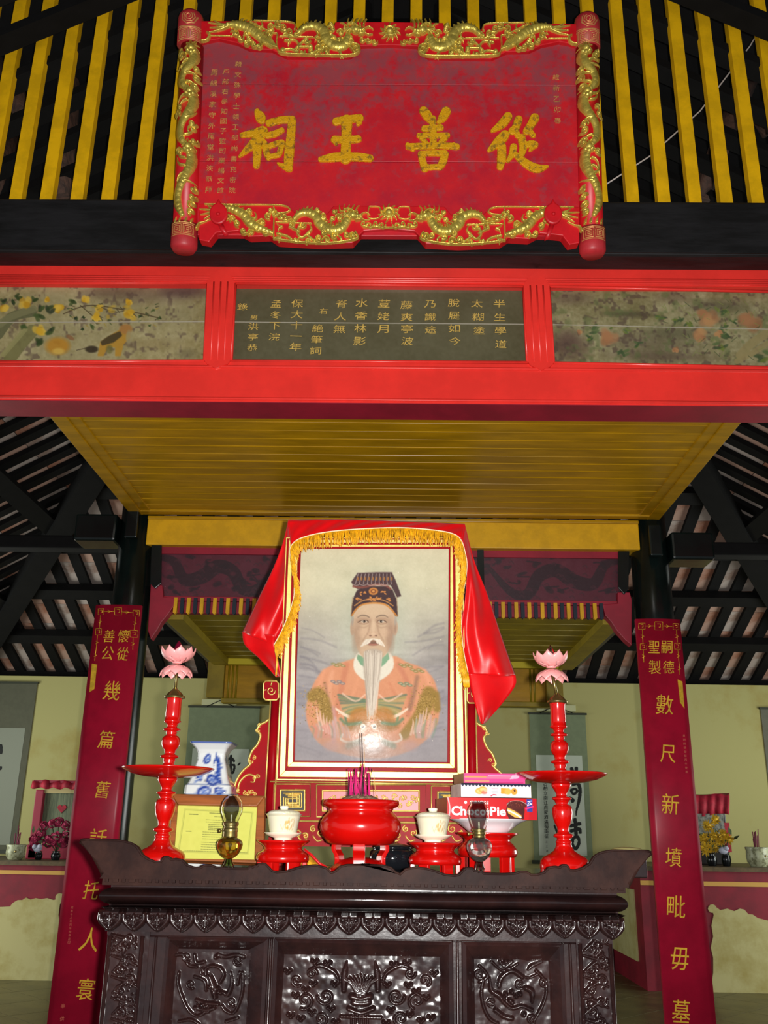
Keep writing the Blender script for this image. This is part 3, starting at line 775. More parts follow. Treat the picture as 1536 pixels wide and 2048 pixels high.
for k in range(60): cv.line([(q := (random.uniform(1330, 1520), random.uniform(590, 720))), (q[0]+random.uniform(-12, 12), q[1]-random.uniform(3, 12))], .7, random.choice([(64, 74, 46), (120, 130, 70)]), .7)
painted('right', cv)
# centre lettered panel
cv = Canvas(457, 560, 1060, 732, 2.0, (88, 83, 60)); cv.noise(10, (60, 20, 8)); cv.noise(5, (3, 2)); painted('mid', cv)
pP = Plane((0, YP-.001, 0), (1, 0, 0), (0, 0, 1))
zc = lambda x, y: (440+x/2.3273, 520+y/2.3273)
cols = [('半生學道', 1300, 203, 1308, 392, 56), ('太糊塗', 1196, 203, 1206, 328, 56), ('脫屣如今', 1088, 200, 1092, 378, 56), ('乃識途', 978, 205, 980, 325, 54), ('藤爽亭波', 868, 210, 872, 378, 58),
        ('荳姥月', 764, 203, 758, 322, 56), ('水香林影', 660, 200, 650, 378, 60), ('脊人無', 566, 205, 556, 322, 58), ('右', 482, 238, 482, 238, 40), ('絶筆詞', 455, 318, 445, 422, 54),
        ('保大十一年', 360, 203, 352, 405, 58), ('孟冬下浣', 262, 205, 252, 358, 52), ('男', 158, 268, 158, 268, 32), ('洪亭恭', 155, 310, 150, 408, 50), ('錄', 105, 218, 105, 218, 50)]
for tx, x0, y0, x1, y1, s in cols:
    it = [(c, *zc(x, y), w/2.33, h/2.33*.78) for c, x, y, w, h in column_items(tx, x0, y0, x1, y1, s)]
    write_px('inscription', it, pP, mat('old_gold_ink', (222, 184, 92), .5, metal=.1, var=.2, vscale=60), lt, .0015, .004, .001)
# inner bead moulding of the panels
for key, (TL, TR, BL, BR) in pan.items():
    mb = MB()
    for a, b in ((TL, TR), (BL, BR), (TL, BL), (TR, BR)):
        a1, b1 = P(*a, YB+.004), P(*b, YB+.004)
        mb.tube([a1, b1], .006, 8)
    mb.build('bead_moulding', M_red, lt)
# backing of the lintel
MB().box((-XE, YB+.06, zp0-.01), (XE, YB+.1, zp1+.01)).build('backing_board', M_dred, lt)
# ------------------------------------------------------------------ yellow plank ceiling behind the lintel
cx0, cx1 = xat(90, 828, YC), xat(1492, 839, YC)
Y1, Y2 = YC+.02, YCOL+.02
ce = thing('ceiling', 'glossy mustard plank ceiling with a bordered edge', None, (0, 3.6, zu), kind='structure')
NP = 14; bw = .105
for k in range(NP):
    a = Y1+(Y2-.04-Y1)*k/NP; b = Y1+(Y2-.04-Y1)*(k+1)/NP
    x0, x1 = cx0+bw, cx1-bw
    tilt = random.uniform(-.0012, .0012)
    mb = MB(); mb.box((x0-.02, a+.002, zu+.008), (x1+.02, b-.004, zu+.022))
    mb.tube([(x0, b-.003, zu+.010+tilt), (x1, b-.003, zu+.010+tilt)], .005 if k % 2 else .0035, 6)
    mb.build('plank', M_ceil, ce, bevel=.0015)
for x0, x1, s in ((cx0, cx0+bw, 1), (cx1-bw, cx1, -1)):
    xm = x0+.06 if s > 0 else x1-.06
    MB().box((min(x0, xm) if s > 0 else xm, Y1, zu-.004), (xm if s > 0 else x1, Y2, zu+.03)).build('border_board', M_ceil, ce, bevel=.002)
    MB().box((xm if s > 0 else x0, Y1, zu+.002), (x1 if s > 0 else xm, Y2, zu+.03)).build('border_board', M_ceil, ce, bevel=.002)
MB().box((cx0+.02, Y2-.05, zu-.003), (cx1-.02, Y2, zu+.03)).build('border_board', M_ceil, ce, bevel=.003)
MB().box((cx0, Y1, zu+.03), (cx1, Y2, zu+.045)).build('ceiling_backing', M_dark, ce)
# ------------------------------------------------------------------ yellow cross beam + red canopy frame below it
YF = YCOL+.03
a0, a1 = P(308, 1028, YF), P(1256, 1048, YF)
zy1, zy0 = zu-.006, zat(1094, YF)
t = thing('yellow_beam', 'yellow painted cross beam under the rear edge of the plank ceiling', 'beam', (0, YF+.05, zy0))
MB().box((CXL+.06, YF, zy0), (CXR-.06, YF+.1, zy1)).build('beam', M_yel, t, bevel=.004)
MB().box((CXL+.06, YF-.012, zy1-.018), (CXR-.06, YF+.001, zy1-.001)).build('cornice', M_ceil, t, bevel=.004)
YG = YF+.04
pG = vplane(YG)
cf = thing('canopy_frame', 'dark red canopy frame with dragon boards and a row of coloured pegs', 'canopy', (0, YG+.03, zat(1200, YG)))
xg0, xg1 = xat(318, 1150, YG), xat(1244, 1150, YG)
zg = [zy0, zat(1112, YG), zat(1197, YG), zat(1206, YG), zat(1240, YG)]
MB().box((xg0, YG, zg[1]), (xg1, YG+.05, zg[0])).build('top_rail', M_dred, cf)
MB().box((xg0, YG, zg[3]), (xg1, YG+.05, zg[2])).build('lower_rail', M_dred, cf, bevel=.002)
MB().box((xg0+.04, YG+.02, zat(1229, YG)), (xg1-.04, YG+.05, zg[3])).build('valance_board', M_dred, cf)
for s, pts in ((0, [(303, 1168), (326, 1172), (328, 1195), (350, 1197), (348, 1215), (336, 1232), (324, 1246), (315, 1262), (303, 1280), (297, 1262)]),
               (1, [(1258, 1186), (1234, 1186), (1234, 1208), (1204, 1210), (1209, 1232), (1222, 1246), (1232, 1262), (1250, 1282), (1262, 1292), (1262, 1200)])):
    MB().prism(pG.poly(pts), pG, -.04, .015).build('bracket', M_dred, cf, bevel=.003)
for s, pts in ((0, [(306, 1085), (326, 1088), (325, 1170), (313, 1180), (303, 1170)]), (1, [(1234, 1106), (1256, 1106), (1254, 1180), (1246, 1192), (1234, 1178)])):
    MB().prism(pG.poly(pts), pG, .016, .03).build('pointed_post', M_lacq, cf, 'dark green post with a pointed foot', bevel=.002)
MB().box((xat(955, 1150, YG), YG-.012, zg[2]), (xat(968, 1150, YG), YG+.0, zg[0])).build('divider', M_lacq, cf)
MB().box((xat(560, 1150, YG), YG-.012, zg[2]), (xat(573, 1150, YG), YG+.0, zg[0])).build('divider', M_lacq, cf)
# dragon boards: painted silhouettes on dark purple
def dragon_board(x0, x1, y0, y1, flip):
    cv = Canvas(x0, y0, x1, y1, 1.2, (88, 38, 50)); cv.noise(8, (30, 9, 3))
    D = (48, 34, 40); D2 = (104, 46, 58)
    w = x1-x0; f = (lambda x, y: (x0+(1-x if flip else x)*w, y0+y*(y1-y0)))
    cv.line([f(.0, .15), f(.14, .25), f(.22, .6), f(.36, .55), f(.48, .35), f(.60, .45), f(.68, .8), f(.8, .75), f(.95, .3)], [5, 9, 12, 14, 14, 13, 11, 8, 4], D, .85)
    for k in range(60):
        q = f(random.random(), random.uniform(.2, .9)); cv.line([q, (q[0]+5, q[1]-3), (q[0]+9, q[1]+2)], 1.2, (70, 40, 48), .8)
    for k in range(26):
        q = f(random.random(), random.random()); cv.ell(q[0], q[1], random.uniform(4, 11), random.uniform(3, 6), D, .75, .4, random.uniform(-.6, .6))
        cv.line([q, (q[0]+random.uniform(-14, 14), q[1]+random.uniform(-6, 6)), (q[0]+random.uniform(-22, 22), q[1]+random.uniform(-8, 8))], 1.6, D, .8)
    for k in range(10):
        q = f(random.random(), random.random()); cv.ell(q[0], q[1], 6, 4, D2, .5, .6)
    c = [P(x0, y0, YG+.012), P(x1, y0, YG+.012), P(x0, y1, YG+.012), P(x1, y1, YG+.012)]
    cv.mesh('dragon_board', c, M_vpaint, cf)
random.seed(5)
dragon_board(312, 568, 1098, 1200, False); dragon_board(568, 958, 1098, 1204, True); dragon_board(964, 1250, 1104, 1210, True)
# pegs
n = 0
x = 353.0
while x < 1204:
    y0 = 1196+(x-353)*.014
    c = P(x, y0, YG-.004); c2 = P(x, y0+33, YG-.004)
    mb = MB(); w = .0085
    pl = pG; (u, vv), (u2, v2) = pG.px(x, y0), pG.px(x, y0+33)
    mb.prism([(u-w, vv), (u+w, vv), (u+w, v2+.008), (u, v2), (u-w, v2+.008)], pG, -.004, .012)
    mb.build('peg', M_yel if n % 2 == 0 else M_navy, cf, ('yellow peg' if n % 2 == 0 else 'dark navy peg'))
    n += 1; x += 13.05
# ------------------------------------------------------------------ lower mustard ceiling behind the canopy and its boxed rear valance
YL0, YL1 = YG+.1, YG+1.35
zl_ = zat(1232, YL0)
lc = thing('inner_canopy', 'dull mustard plank canopy with a panelled rear box, seen behind the portrait', 'canopy', (0, (YL0+YL1)/2, zl_))
xq0, xq1 = xat(333, 1245, YL0), xat(1240, 1262, YL0)
N2 = 9
for k in range(N2):
    a = YL0+(YL1-YL0)*k/N2; b = YL0+(YL1-YL0)*(k+1)/N2
    MB().box((xq0, a+.003, zl_), (xq1, b-.003, zl_+.02)).tube([(xq0, b, zl_+.001), (xq1, b, zl_+.001)], .004, 6).build('plank', M_olive, lc)
for x, s in ((xq0, 1), (xq1, -1)):
    MB().box((x-.0*s, YL0-.05, zl_-.04), (x+s*.09, YL1, zl_)).build('side_beam', M_olive, lc, bevel=.003)
    MB().box((x-.04*s, YL0-.05, zl_-.02), (x, YL1, zl_+.06)).build('side_beam', mat('grey_brown_timber', (90, 84, 60), .6), lc)
zb1, zb0 = zat(1316, YL1), zat(1400, YL1)
MB().box((xq0+.02, YL1-.03, zat(1334, YL1)), (xq1-.02, YL1+.02, zl_)).build('rear_beam', mat('lemon_paint', (200, 180, 10), .5), lc)
MB().box((xq0+.06, YL1+.02, zb0), (xq1-.06, YL1+.05, zl_)).build('rear_panel', M_ceil, lc)
for xx in (433, 1107):
    X = xat(xx, 1350, YL1)
    MB().box((X-.05, YL1-.025, zb0), (X+.05, YL1+.03, zl_)).build('post', M_olive, lc, bevel=.003)
mb = MB()
for xx in (458, 466, 474, 1060, 1068):
    X = xat(xx, 1350, YL1+.02); mb.tube([(X, YL1+.018, zb0), (X, YL1+.018, zat(1334, YL1))], .006, 8)
mb.build('moulding', M_olive, lc)
MB().box((xq0+.06, YL1-.01, zb0-.03), (xq1-.06, YL1+.06, zb0)).build('bottom_rail', M_olive, lc, bevel=.004)
# ------------------------------------------------------------------ couplet boards on the columns
def couplet(label, tl, tr, drift, sub, chars, gold, small, knots):
    Y = YCOL-.02
    pl = Plane((0, Y, 0), (1, 0, 0), (0, 0, 1))
    (u0, v0), (u1, v1) = pl.px(*tl), pl.px(*tr)
    vt = (v0+v1)/2; zb = .25
    t = thing('couplet_board', label, 'plaque', ((u0+u1)/2, Y, zb))
    # gently curved board
    def cv_(u): 
        a = (u-(u0+u1)/2)/((u1-u0)/2); return .012*(1-a*a)
    mb = MB(); N = 9
    us = [u0+(u1-u0)*i/(N-1) for i in range(N)]
    vs = [pl.at(u, vt, cv_(u)) for u in us]+[pl.at(u, zb, cv_(u)) for u in us]+[pl.at(u, vt, cv_(u)-.02) for u in us]+[pl.at(u, zb, cv_(u)-.02) for u in us]
    fs = []
    for i in range(N-1):
        fs += [(N+i, N+i+1, i+1, i), (2*N+i, 2*N+i+1, 3*N+i+1, 3*N+i), (i, i+1, 2*N+i+1, 2*N+i), (N+i+1, N+i, 3*N+i, 3*N+i+1)]
    fs += [(0, 2*N, 3*N, N), (N-1, 2*N-1, 4*N-1, 3*N-1)]
    mb.add(vs, fs, False); ob = mb.build('board', M_crim, t); ob.data.polygons.foreach_set('use_smooth', [len(p.vertices) == 4 and abs(p.normal.y) > .8 for p in ob.data.polygons])
    MB().box((u0+.02, Y+.004, zb+.05), (u1-.02, Y+.03, vt-.03)).build('wall_cleat', M_lacq, t)
    pf = Plane((0, Y-.013, 0), (1, 0, 0), (0, 0, 1))
    for c, x, y, s in sub: write_px('character', [(c, x, y, s, s*1.15)], pf, M_goldp, t, .001, .004, .002)
    for c, x, y, s in chars: write_px('character', [(c, x, y, s, s*1.15)], pf, M_goldp, t, .001, .004, .002, jit=.1)
    for tx, x0, y0, x1, y1, s in small: write_px('inscription', column_items(tx, x0, y0, x1, y1, s), pf, mat('faded_red_ink', (190, 90, 70), .5), t, .0008, .0, .0006)
    # fretwork border lines
    mb = MB()
    def ln(pts, r=.0016): mb.tube([pl.at(*pl.px(*p), cv_(pl.px(*p)[0])+.0015) for p in pts], r, 5)
    for box in knots['boxes']:
        x, y, w = box; ln([(x-w, y-w), (x+w, y-w), (x+w, y+w), (x-w, y+w), (x-w, y-w)]); ln([(x-w*.4, y-w*.5), (x+w*.4, y-w*.5), (x+w*.4, y+w*.3), (x, y+w*.3)])
    for l in knots['lines']:
        ln(l)
        for i in range(len(l)-1):
            mx, my = (l[i][0]+l[i+1][0])/2, (l[i][1]+l[i+1][1])/2; ln([(mx-3, my-3), (mx+3, my), (mx-3, my+3)], .0013)
    mb.build('fretwork_border', M_goldp, t)
    if gold:
        mb = MB(); mb.add([pl.at(*pl.px(*p), cv_(pl.px(*p)[0])+.0014) for p in gold], [tuple(range(len(gold)))[::-1]]); mb.build('gold_fretwork', M_goldp, t, 'worn gold inlay strip', solid=.002)
Z1 = lambda x, y: (x/2.954, 800+y/2.954)
Z5 = lambda x, y: (x/2.738, 1300+y/2.738)
couplet('crimson couplet board with gilt characters on the left column', (192, 1209), (283, 1212), 0,
    [('懷', *Z1(730, 1395), 22), ('善', *Z1(645, 1395), 22), ('從', *Z1(725, 1500), 23), ('公', *Z1(637, 1495), 24)],
    [('幾', *Z5(615, 222), 33), ('篇', *Z5(582, 490), 30), ('舊', *Z5(562, 765), 28), ('話', *Z5(535, 1035), 34), ('托', *Z5(500, 1315), 30), ('人', *Z5(492, 1585), 38), ('寰', *Z5(470, 1858), 34)],
    [Z5(505, 75), Z5(535, 82), Z5(520, 215), Z5(492, 232)], [('成泰十八年丙午仲春吉日', *Z5(395, 1410), *Z5(378, 1600), 5), ('奉供', *Z5(345, 1950), *Z5(340, 2020), 9)],
    dict(boxes=[(203, 1224, 6), (238, 1224, 7), (273, 1227, 6), (198, 1264, 6), (268, 1268, 7)], lines=[[(210, 1224), (230, 1224)], [(246, 1225), (266, 1226)], [(202, 1231), (200, 1256)], [(272, 1234), (269, 1260)], [(196, 1271), (193, 1300), (190, 1322)], [(267, 1276), (266, 1300)]]))
Z2 = lambda x, y: (1040+x/3.097, 800+y/3.097)
Z6 = lambda x, y: (1200+x/2.414, 1200+y/2.414)
couplet('crimson couplet board with gilt characters on the right column', (1271, 1237), (1360, 1240), 0,
    [('嗣', *Z2(910, 1530), 22), ('聖', *Z2(830, 1530), 22), ('德', *Z2(920, 1655), 22), ('製', *Z2(835, 1655), 24)],
    [('數', *Z6(312, 505), 34), ('尺', *Z6(328, 742), 30), ('新', *Z6(340, 985), 34), ('墳', *Z6(355, 1242), 32), ('毗', *Z6(368, 1480), 36), ('毋', *Z6(385, 1732), 36), ('墓', *Z6(392, 1985), 36)],
    [Z6(372, 385), Z6(396, 395), Z6(406, 525), Z6(384, 495)], [('皇朝嗣德御製丙午敬書', *Z6(405, 655), *Z6(418, 830), 5)],
    dict(boxes=[(1283, 1253, 6), (1316, 1253, 8), (1351, 1254, 6), (1286, 1294, 6), (1354, 1293, 6)], lines=[[(1290, 1253), (1307, 1253)], [(1325, 1253), (1343, 1254)], [(1284, 1260), (1285, 1286)], [(1352, 1261), (1354, 1285)], [(1286, 1301), (1287, 1325)], [(1355, 1300), (1357, 1325), (1359, 1350)]]))
# ------------------------------------------------------------------ signboard
sb_b = P(777, 480, 2.80); sb_t = P(779, 60, 2.66)
SBp = Plane(sb_b, (1, 0, 0), sb_t-sb_b)
S_ = SBp
sg = thing('signboard', 'large red signboard with four gilt characters in a carved gold dragon frame', 'signboard', tuple(sb_b))
def sp(*pts): return [S_.px(*p) for p in pts]
def mir(p): return (1557-p[0], p[1]+(1557-2*p[0])*.008)
def mirl(pts): return [mir(p) for p in pts]
zA = lambda x, y: (330+x/3.268, y/3.268)
zB = lambda x, y: (760+x/3.268, y/3.268)
# field: three horizontal boards
m = mat('mottled_red_field', (172, 26, 44), .42, rgb2=(206, 30, 36), vscale=9, thr=(.3, .7), bump=.05)
nt = m.node_tree; b = nt.nodes['Principled BSDF']; src = b.inputs['Base Color'].links[0].from_socket
n = nt.nodes.new('ShaderNodeTexNoise'); n.inputs['Scale'].default_value = 30; n.inputs['Detail'].default_value = 8; n.inputs['Roughness'].default_value = .7
tc = nt.nodes['Texture Coordinate']; sx = nt.nodes.new('ShaderNodeSeparateXYZ'); nt.links.new(tc.outputs['Object'], sx.inputs[0]); nt.links.new(tc.outputs['Object'], n.inputs['Vector'])
n2 = nt.nodes.new('ShaderNodeTexNoise'); n2.inputs['Scale'].default_value = 3.2; nt.links.new(tc.outputs['Object'], n2.inputs['Vector'])
def math_(op, a, b_):
    q = nt.nodes.new('ShaderNodeMath'); q.operation = op
    for i, v in enumerate((a, b_)):
        if isinstance(v, (int, float)): q.inputs[i].default_value = v
        else: nt.links.new(v, q.inputs[i])
    return q.outputs[0]
zz = math_('MULTIPLY', sx.outputs[2], .42)                # more bloom towards the top of the board
s_ = math_('ADD', math_('ADD', n.outputs[0], math_('MULTIPLY', n2.outputs[0], .55)), zz)
mr = nt.nodes.new('ShaderNodeMapRange'); mr.inputs[1].default_value = .90; mr.inputs[2].default_value = 1.14; mr.inputs[4].default_value = .72
nt.links.new(s_, mr.inputs[0])
mx = nt.nodes.new('ShaderNodeMix'); mx.data_type = 'RGBA'; mx.inputs[7].default_value = (*L3((126, 70, 78)), 1)
nt.links.new(mr.outputs[0], mx.inputs[0]); nt.links.new(src, mx.inputs[6]); nt.links.new(mx.outputs[2], b.inputs['Base Color'])
ys = [(62, 168), (168, 322), (322, 470)]
for y0, y1 in ys:
    MB().prism(sp((396, y0+.7), (1170, y0+3.7), (1172, y1+3), (394, y1)), S_, -.03, 0).build('field_board', m, sg, bevel=.0015)
# red frame boards
top_o = [(404, 48), (585, 48), (592, 54), (597, 66), (606, 60), (628, 57), (668, 64), (671, 50), (776, 50)]
top_i = [(776, 96), (722, 98), (712, 112), (700, 120), (575, 120), (560, 113), (545, 106), (500, 104), (475, 92), (440, 84), (418, 88), (404, 92)]
bot_i = [(400, 412), (560, 414), (586, 425), (600, 440), (620, 426), (655, 432), (668, 416), (776, 416)]
bot_o = [(776, 462), (728, 466), (716, 478), (706, 490), (640, 492), (556, 487), (540, 476), (500, 478), (478, 466), (434, 470), (420, 488), (400, 484)]
R1 = top_o[:-1]+mirl(top_o[:-1])[::-1]+mirl(top_i[1:])[::-1][:]+top_i[1:]
R1 = top_o + mirl(top_o)[::-1][1:] + mirl(top_i)[::-1] + top_i[1:]
FT = MB().prism(sp(*R1), S_, -.03, .018).build('top_frame_board', M_redframe, sg, bevel=.003)
R2 = bot_i + mirl(bot_i)[::-1][1:] + mirl(bot_o)[::-1] + bot_o[1:]
FB = MB().prism(sp(*R2), S_, -.03, .018).build('bottom_frame_board', M_redframe, sg, bevel=.003)
rods = []; rodo = []
for s in (0, 1):
    a = (383, 96) if not s else (1173, 101); b_ = (370, 500) if not s else (1184, 508)
    ua, va = S_.px(*a); ub, vb = S_.px(*b_); u = ua*.5+ub*.5
    ua = u+(ua-u)*.4; ub = u+(ub-u)*.4
    rr = 24*S_.sc(*a)
    mb = MB(); mb.tube([S_.at(ua, va, .0), S_.at(ub, vb+.012, .0)], rr*.96, 28); rodo.append(mb.build('side_rod', M_redframe, sg))
    rods.append((ua, va, ub, vb, rr))
def bulge(s):
    ua, va, ub, vb, rr = rods[s]
    def f(u, v):
        c = ua+(ub-ua)*(v-va)/(vb-va); d = np.clip(np.abs(u-c)/rr, 0, .98); return rr*.96*np.sqrt(1-d*d)-.001
    return f
# caps
def cap(name, s, y0, y1, rnd):
    ua, va, ub, vb, rr = rods[s]; cxp = (383 if not s else 1173) if rnd else (370 if not s else 1184)
    u, v0 = S_.px(cxp, y0); _, v1 = S_.px(cxp, y1); R = rr*1.06
    mb = MB(); N = 24
    if rnd: prof = [(R, v1), (R, v0-R*.75), (R*.93, v0-R*.4), (R*.7, v0-R*.12), (R*.35, v0), (0, v0)]
    else: prof = [(0, v1), (R*.8, v1), (R, v1+.015), (R*1.02, v0)]
    if rnd: prof = prof
    mb.lathe([(r, v) for r, v in prof], S_.at(u, 0, 0), N, axis=S_.v); o = mb.build(name, mat('red_cap', (184, 44, 50), .45, var=.1), sg)
    # engraved gold fret
    F = Field(S_, (cxp-26, y0-4, cxp+26, y1+4), .0009)
    hh = y1-y0
    if rnd:
        F.spiral(cxp, y0+22, 17, 1.0, .002, 3.2); F.tube([(cxp-21, y0+40), (cxp, y0+43), (cxp+21, y0+40)], 1, .002)
        fy = y0+46
    else: fy = y0+6
    for dx in (-11, 11):
        for q in (9, 5.4, 2):
            F.tube([(cxp+dx-q, fy+10-q), (cxp+dx+q, fy+10-q), (cxp+dx+q, fy+10+q), (cxp+dx-q, fy+10+q), (cxp+dx-q, fy+12-q)], .75, .002, k=1)
    F.tube([(cxp-22, fy-2), (cxp+22, fy-2)], .9, .002); F.tube([(cxp-22, fy+22), (cxp+22, fy+22)], .9, .002)
    F.mesh('key_fret', mat('copper_gilt', (206, 140, 84), .4, metal=.3), o, .001, bulge=lambda a, b_: R*np.sqrt(np.clip(1-(np.abs(a-u)/R)**2, .02, 1))*(np.clip((v0-b_)/(R*.75), .15, 1)**.5 if rnd else 1))
cap('top_cap', 0, 26, 93, True); cap('top_cap', 1, 31, 99, True)
cap('bottom_cap', 0, 452, 503, False); cap('bottom_cap', 1, 460, 512, False)
# carved gilding: a left half drawn once, mirrored for the right
def both(F, fn, args, kw={}, right=True): pass
class Half:
    def __init__(s, F, mirror): s.F = F; s.m = mirror
    def t(s, p): return mir(p) if s.m else p
    def tube(s, pts, r, h, **k): s.F.tube([s.t(p) for p in pts], r, h, **k)
    def spiral(s, cx, cy, R, r, h, turns=1.4, a0=0, sgn=1):
        c = s.t((cx, cy)); s.F.spiral(c[0], c[1], R, r, h, turns, math.pi-a0 if s.m else a0, -sgn if s.m else sgn)
    def flame(s, x, y, a, L, w, h, bend=.5):
        c = s.t((x, y)); s.F.flame(c[0], c[1], math.pi-a if s.m else a, L, w, h, -bend if s.m else bend)
    def ball(s, x, y, r, h): c = s.t((x, y)); s.F.stamp(c[0], c[1], r, h)
def dragon_body(D, pts, r, fin=1):
    D.tube(pts, r, .017, scale=1.25)
    q = smooth_pts(pts, 6)
    for i in range(2, len(q)-2, 2):
        dx, dy = q[i+1][0]-q[i-1][0], q[i+1][1]-q[i-1][1]; L = math.hypot(dx, dy)+.01; nx, ny = dy/L*fin, -dx/L*fin
        rr = r if isinstance(r, (int, float)) else r[min(len(r)-1, i*len(r)//len(q))]
        D.flame(q[i][0]+nx*rr*.8, q[i][1]+ny*rr*.8, math.atan2(ny, nx), rr*.7, 1.8, .012, .3)
def head(D, x, y, dirn, sc=1, face=1):
    # a gilt beast head facing right: snout, jaw, brow, mane and whiskers
    D.ball(x, y, 9*sc, .024); D.ball(x+9*sc, y+2*sc, 7*sc, .022); D.ball(x+15*sc, y+1*sc, 4.5*sc, .020); D.ball(x+2*sc, y-5*sc, 4*sc, .027); D.ball(x+9*sc, y-5*sc, 2.4*sc, .026)
    D.tube([(x+6*sc, y+9*sc), (x+14*sc, y+8*sc), (x+18*sc, y+5*sc)], 2.2*sc, .018)
    for k in range(8):
        a = math.pi+(-.9+k*.26); D.flame(x-5*sc, y+(k-4)*1.6*sc, a, (17+4*(k % 2))*sc, 2.0*sc, .018, .5*(-1)**k)
    D.tube([(x, y-8*sc), (x-8*sc, y-13*sc), (x-18*sc, y-12*sc)], [2, 1.6, .8], .022)
    D.tube([(x+16*sc, y-2*sc), (x+26*sc, y-6*sc), (x+34*sc, y-2*sc)], [1.4, 1.1, .7], .016)
    D.tube([(x+16*sc, y+5*sc), (x+24*sc, y+9*sc), (x+33*sc, y+8*sc)], [1.4, 1.1, .7], .016)
def filler(D, box, n, seed, avoid=None):
    r = random.Random(seed)
    for k in range(n):
        x, y = r.uniform(box[0], box[2]), r.uniform(box[1], box[3])
        if r.random() < .55: D.spiral(x, y, r.uniform(4, 7), 1.5, .011, 1.2, r.uniform(0, 6), r.choice((1, -1)))
        else: D.flame(x, y, r.uniform(0, 6.2), r.uniform(8, 14), 2.0, .011, r.uniform(-1, 1))
def dense(D, up):
    r = random.Random(17)
    ZB = [(zA(x, y)) for x, y in (((460, 235), (500, 190), (540, 250), (640, 200), (690, 250), (660, 290), (800, 240), (860, 250), (930, 290), (1000, 260), (900, 380-10), (1000, 375), (1150, 370), (1100, 220), (1150, 240), (1180, 190), (1140, 280), (960, 355), (820, 300), (1090, 185)) if up else
        ((430, 1430), (470, 1400), (560, 1400), (600, 1440), (640, 1470), (680, 1430), (770, 1500), (830, 1490), (900, 1490), (960, 1520), (860, 1585), (940, 1595), (1150, 1570), (1100, 1450), (1140, 1440), (1180, 1410), (1110, 1400), (1190, 1550), (760, 1575), (1000, 1390)))]
    for k, (x, y) in enumerate(ZB):
        if k % 3: D.spiral(x, y, r.uniform(4.5, 7.5), 2.0, .012, 1.3, r.random()*6, 1); D.ball(x, y, 3, .012)
        else:
            for q in range(3): D.flame(x, y, r.uniform(0, 6.28), r.uniform(8, 13), 2.4, .012, r.uniform(-1, 1))
def top_half(D, up=True):
    dense(D, True)
    f = (lambda x, y: zA(x, y)) if up else (lambda x, y: zA(x, y))
    # tail tip with streaming flames
    for a in ((290, 172), (300, 205), (295, 236), (330, 160)): D.tube([zA(430, 195), zA(370, (195+a[1])/2+6), zA(*a)], [3.2, 2.2, .7], .014)
    D.ball(*zA(420, 190), 6, .018)
    dragon_body(D, [zA(430, 185), zA(500, 190), zA(570, 215), zA(630, 265), zA(700, 320)], [6, 10, 11, 10, 7])
    for k in range(7): D.tube([zA(600+k*16, 215+k*10), zA(640+k*14, 285+k*6), zA(700+k*6, 330+k*2)], [1.2, 2.2, 1.2], .016)
    for c in ((500, 280), (540, 310), (590, 320), (560, 285), (620, 330), (470, 250)): D.spiral(*zA(*c), 7, 1.8, .017, 1.3, random.random()*6); D.ball(*zA(*c), 4, .015)
    D.tube([zA(310, 255), zA(430, 258)], 1.4, .006); D.tube([zA(250, 295), zA(285, 285), zA(298, 250), zA(280, 235)], [2.6, 3, 3, 1.5], .014)
    D.tube([zA(590, 158), zA(820, 168), zA(855, 195), zA(850, 215)], 1.5, .008); D.tube([zA(570, 170), zA(700, 235), zA(735, 240)], 1.5, .008)
    D.tube([zA(740, 250), zA(735, 310), zA(745, 352), zA(785, 378), zA(1000, 386), zA(1200, 388), zA(1262, 370), zA(1272, 330), zA(1240, 310)], [1.6, 1.8, 2.2, 2.4, 2.4, 2.4, 2.4, 2, 1.6], .014)
    D.tube([zA(755, 262), zA(970, 266)], 1.4, .008)
    # cloud scrolls and tree
    for c in ((745, 185), (780, 205), (820, 235), (700, 200)): D.spiral(*zA(*c), 8, 2.2, .013, 1.4, 1)
    for pts in (((790, 290), (850, 285), (880, 320), (870, 360)), ((870, 330), (920, 330), (960, 330)), ((850, 350), (900, 300), (915, 285)), ((780, 350), (830, 345), (860, 360))): D.tube([zA(*p) for p in pts], 2.6, .010)
    D.ball(*zA(955, 330), 5, .012); D.ball(*zA(775, 350), 6, .012)
    dragon_body(D, [zA(880, 240), zA(920, 205), zA(980, 195), zA(1040, 225), zA(1060, 280), zA(1110, 320), zA(1170, 320), zA(1200, 270)], [5, 7, 9, 11, 12, 11, 10, 9])
    for c in ((1010, 300), (1040, 340), (1060, 365), (1110, 300), (1010, 350)): D.spiral(*zA(*c), 7, 2, .018, 1.3, random.random()*6); D.ball(*zA(*c), 3.5, .016)
    for c in ((1235, 330), (1250, 350), (1220, 300)): D.spiral(*zA(*c), 7, 2.2, .016, 1.3, 2)
    head(D, *zA(1250, 225), 0, 1.0)
    for k in range(5): D.flame(*zA(1200+k*25, 190), -1.9+k*.1, 15, 2.2, .016, .4)
    for c in ((1290, 285), (1330, 290), (1370, 300)): D.spiral(*zA(*c), 6, 1.8, .013, 1.2, 0)
F = Field(S_, (395, 30, 1165, 130), .00115)
for mm in (False, True):
    random.seed(2); top_half(Half(F, mm))
def pearl(F, x, y):
    F.stamp(x, y, 9, .024); F.tube([(x+12*math.cos(a*.7), y+9*math.sin(a*.7)) for a in range(10)], 2, .016)
    for k in range(11): F.flame(x+11*math.cos(k*.571), y+9*math.sin(k*.571), k*.571, 11, 2.4, .014, .4)
pearl(F, 780, 72)
F.mesh('carved_dragon_frieze', M_gold, FT, .0175, thr=.0006, rough=.0004, label='gilt dragons chasing a pearl along the top of the frame')
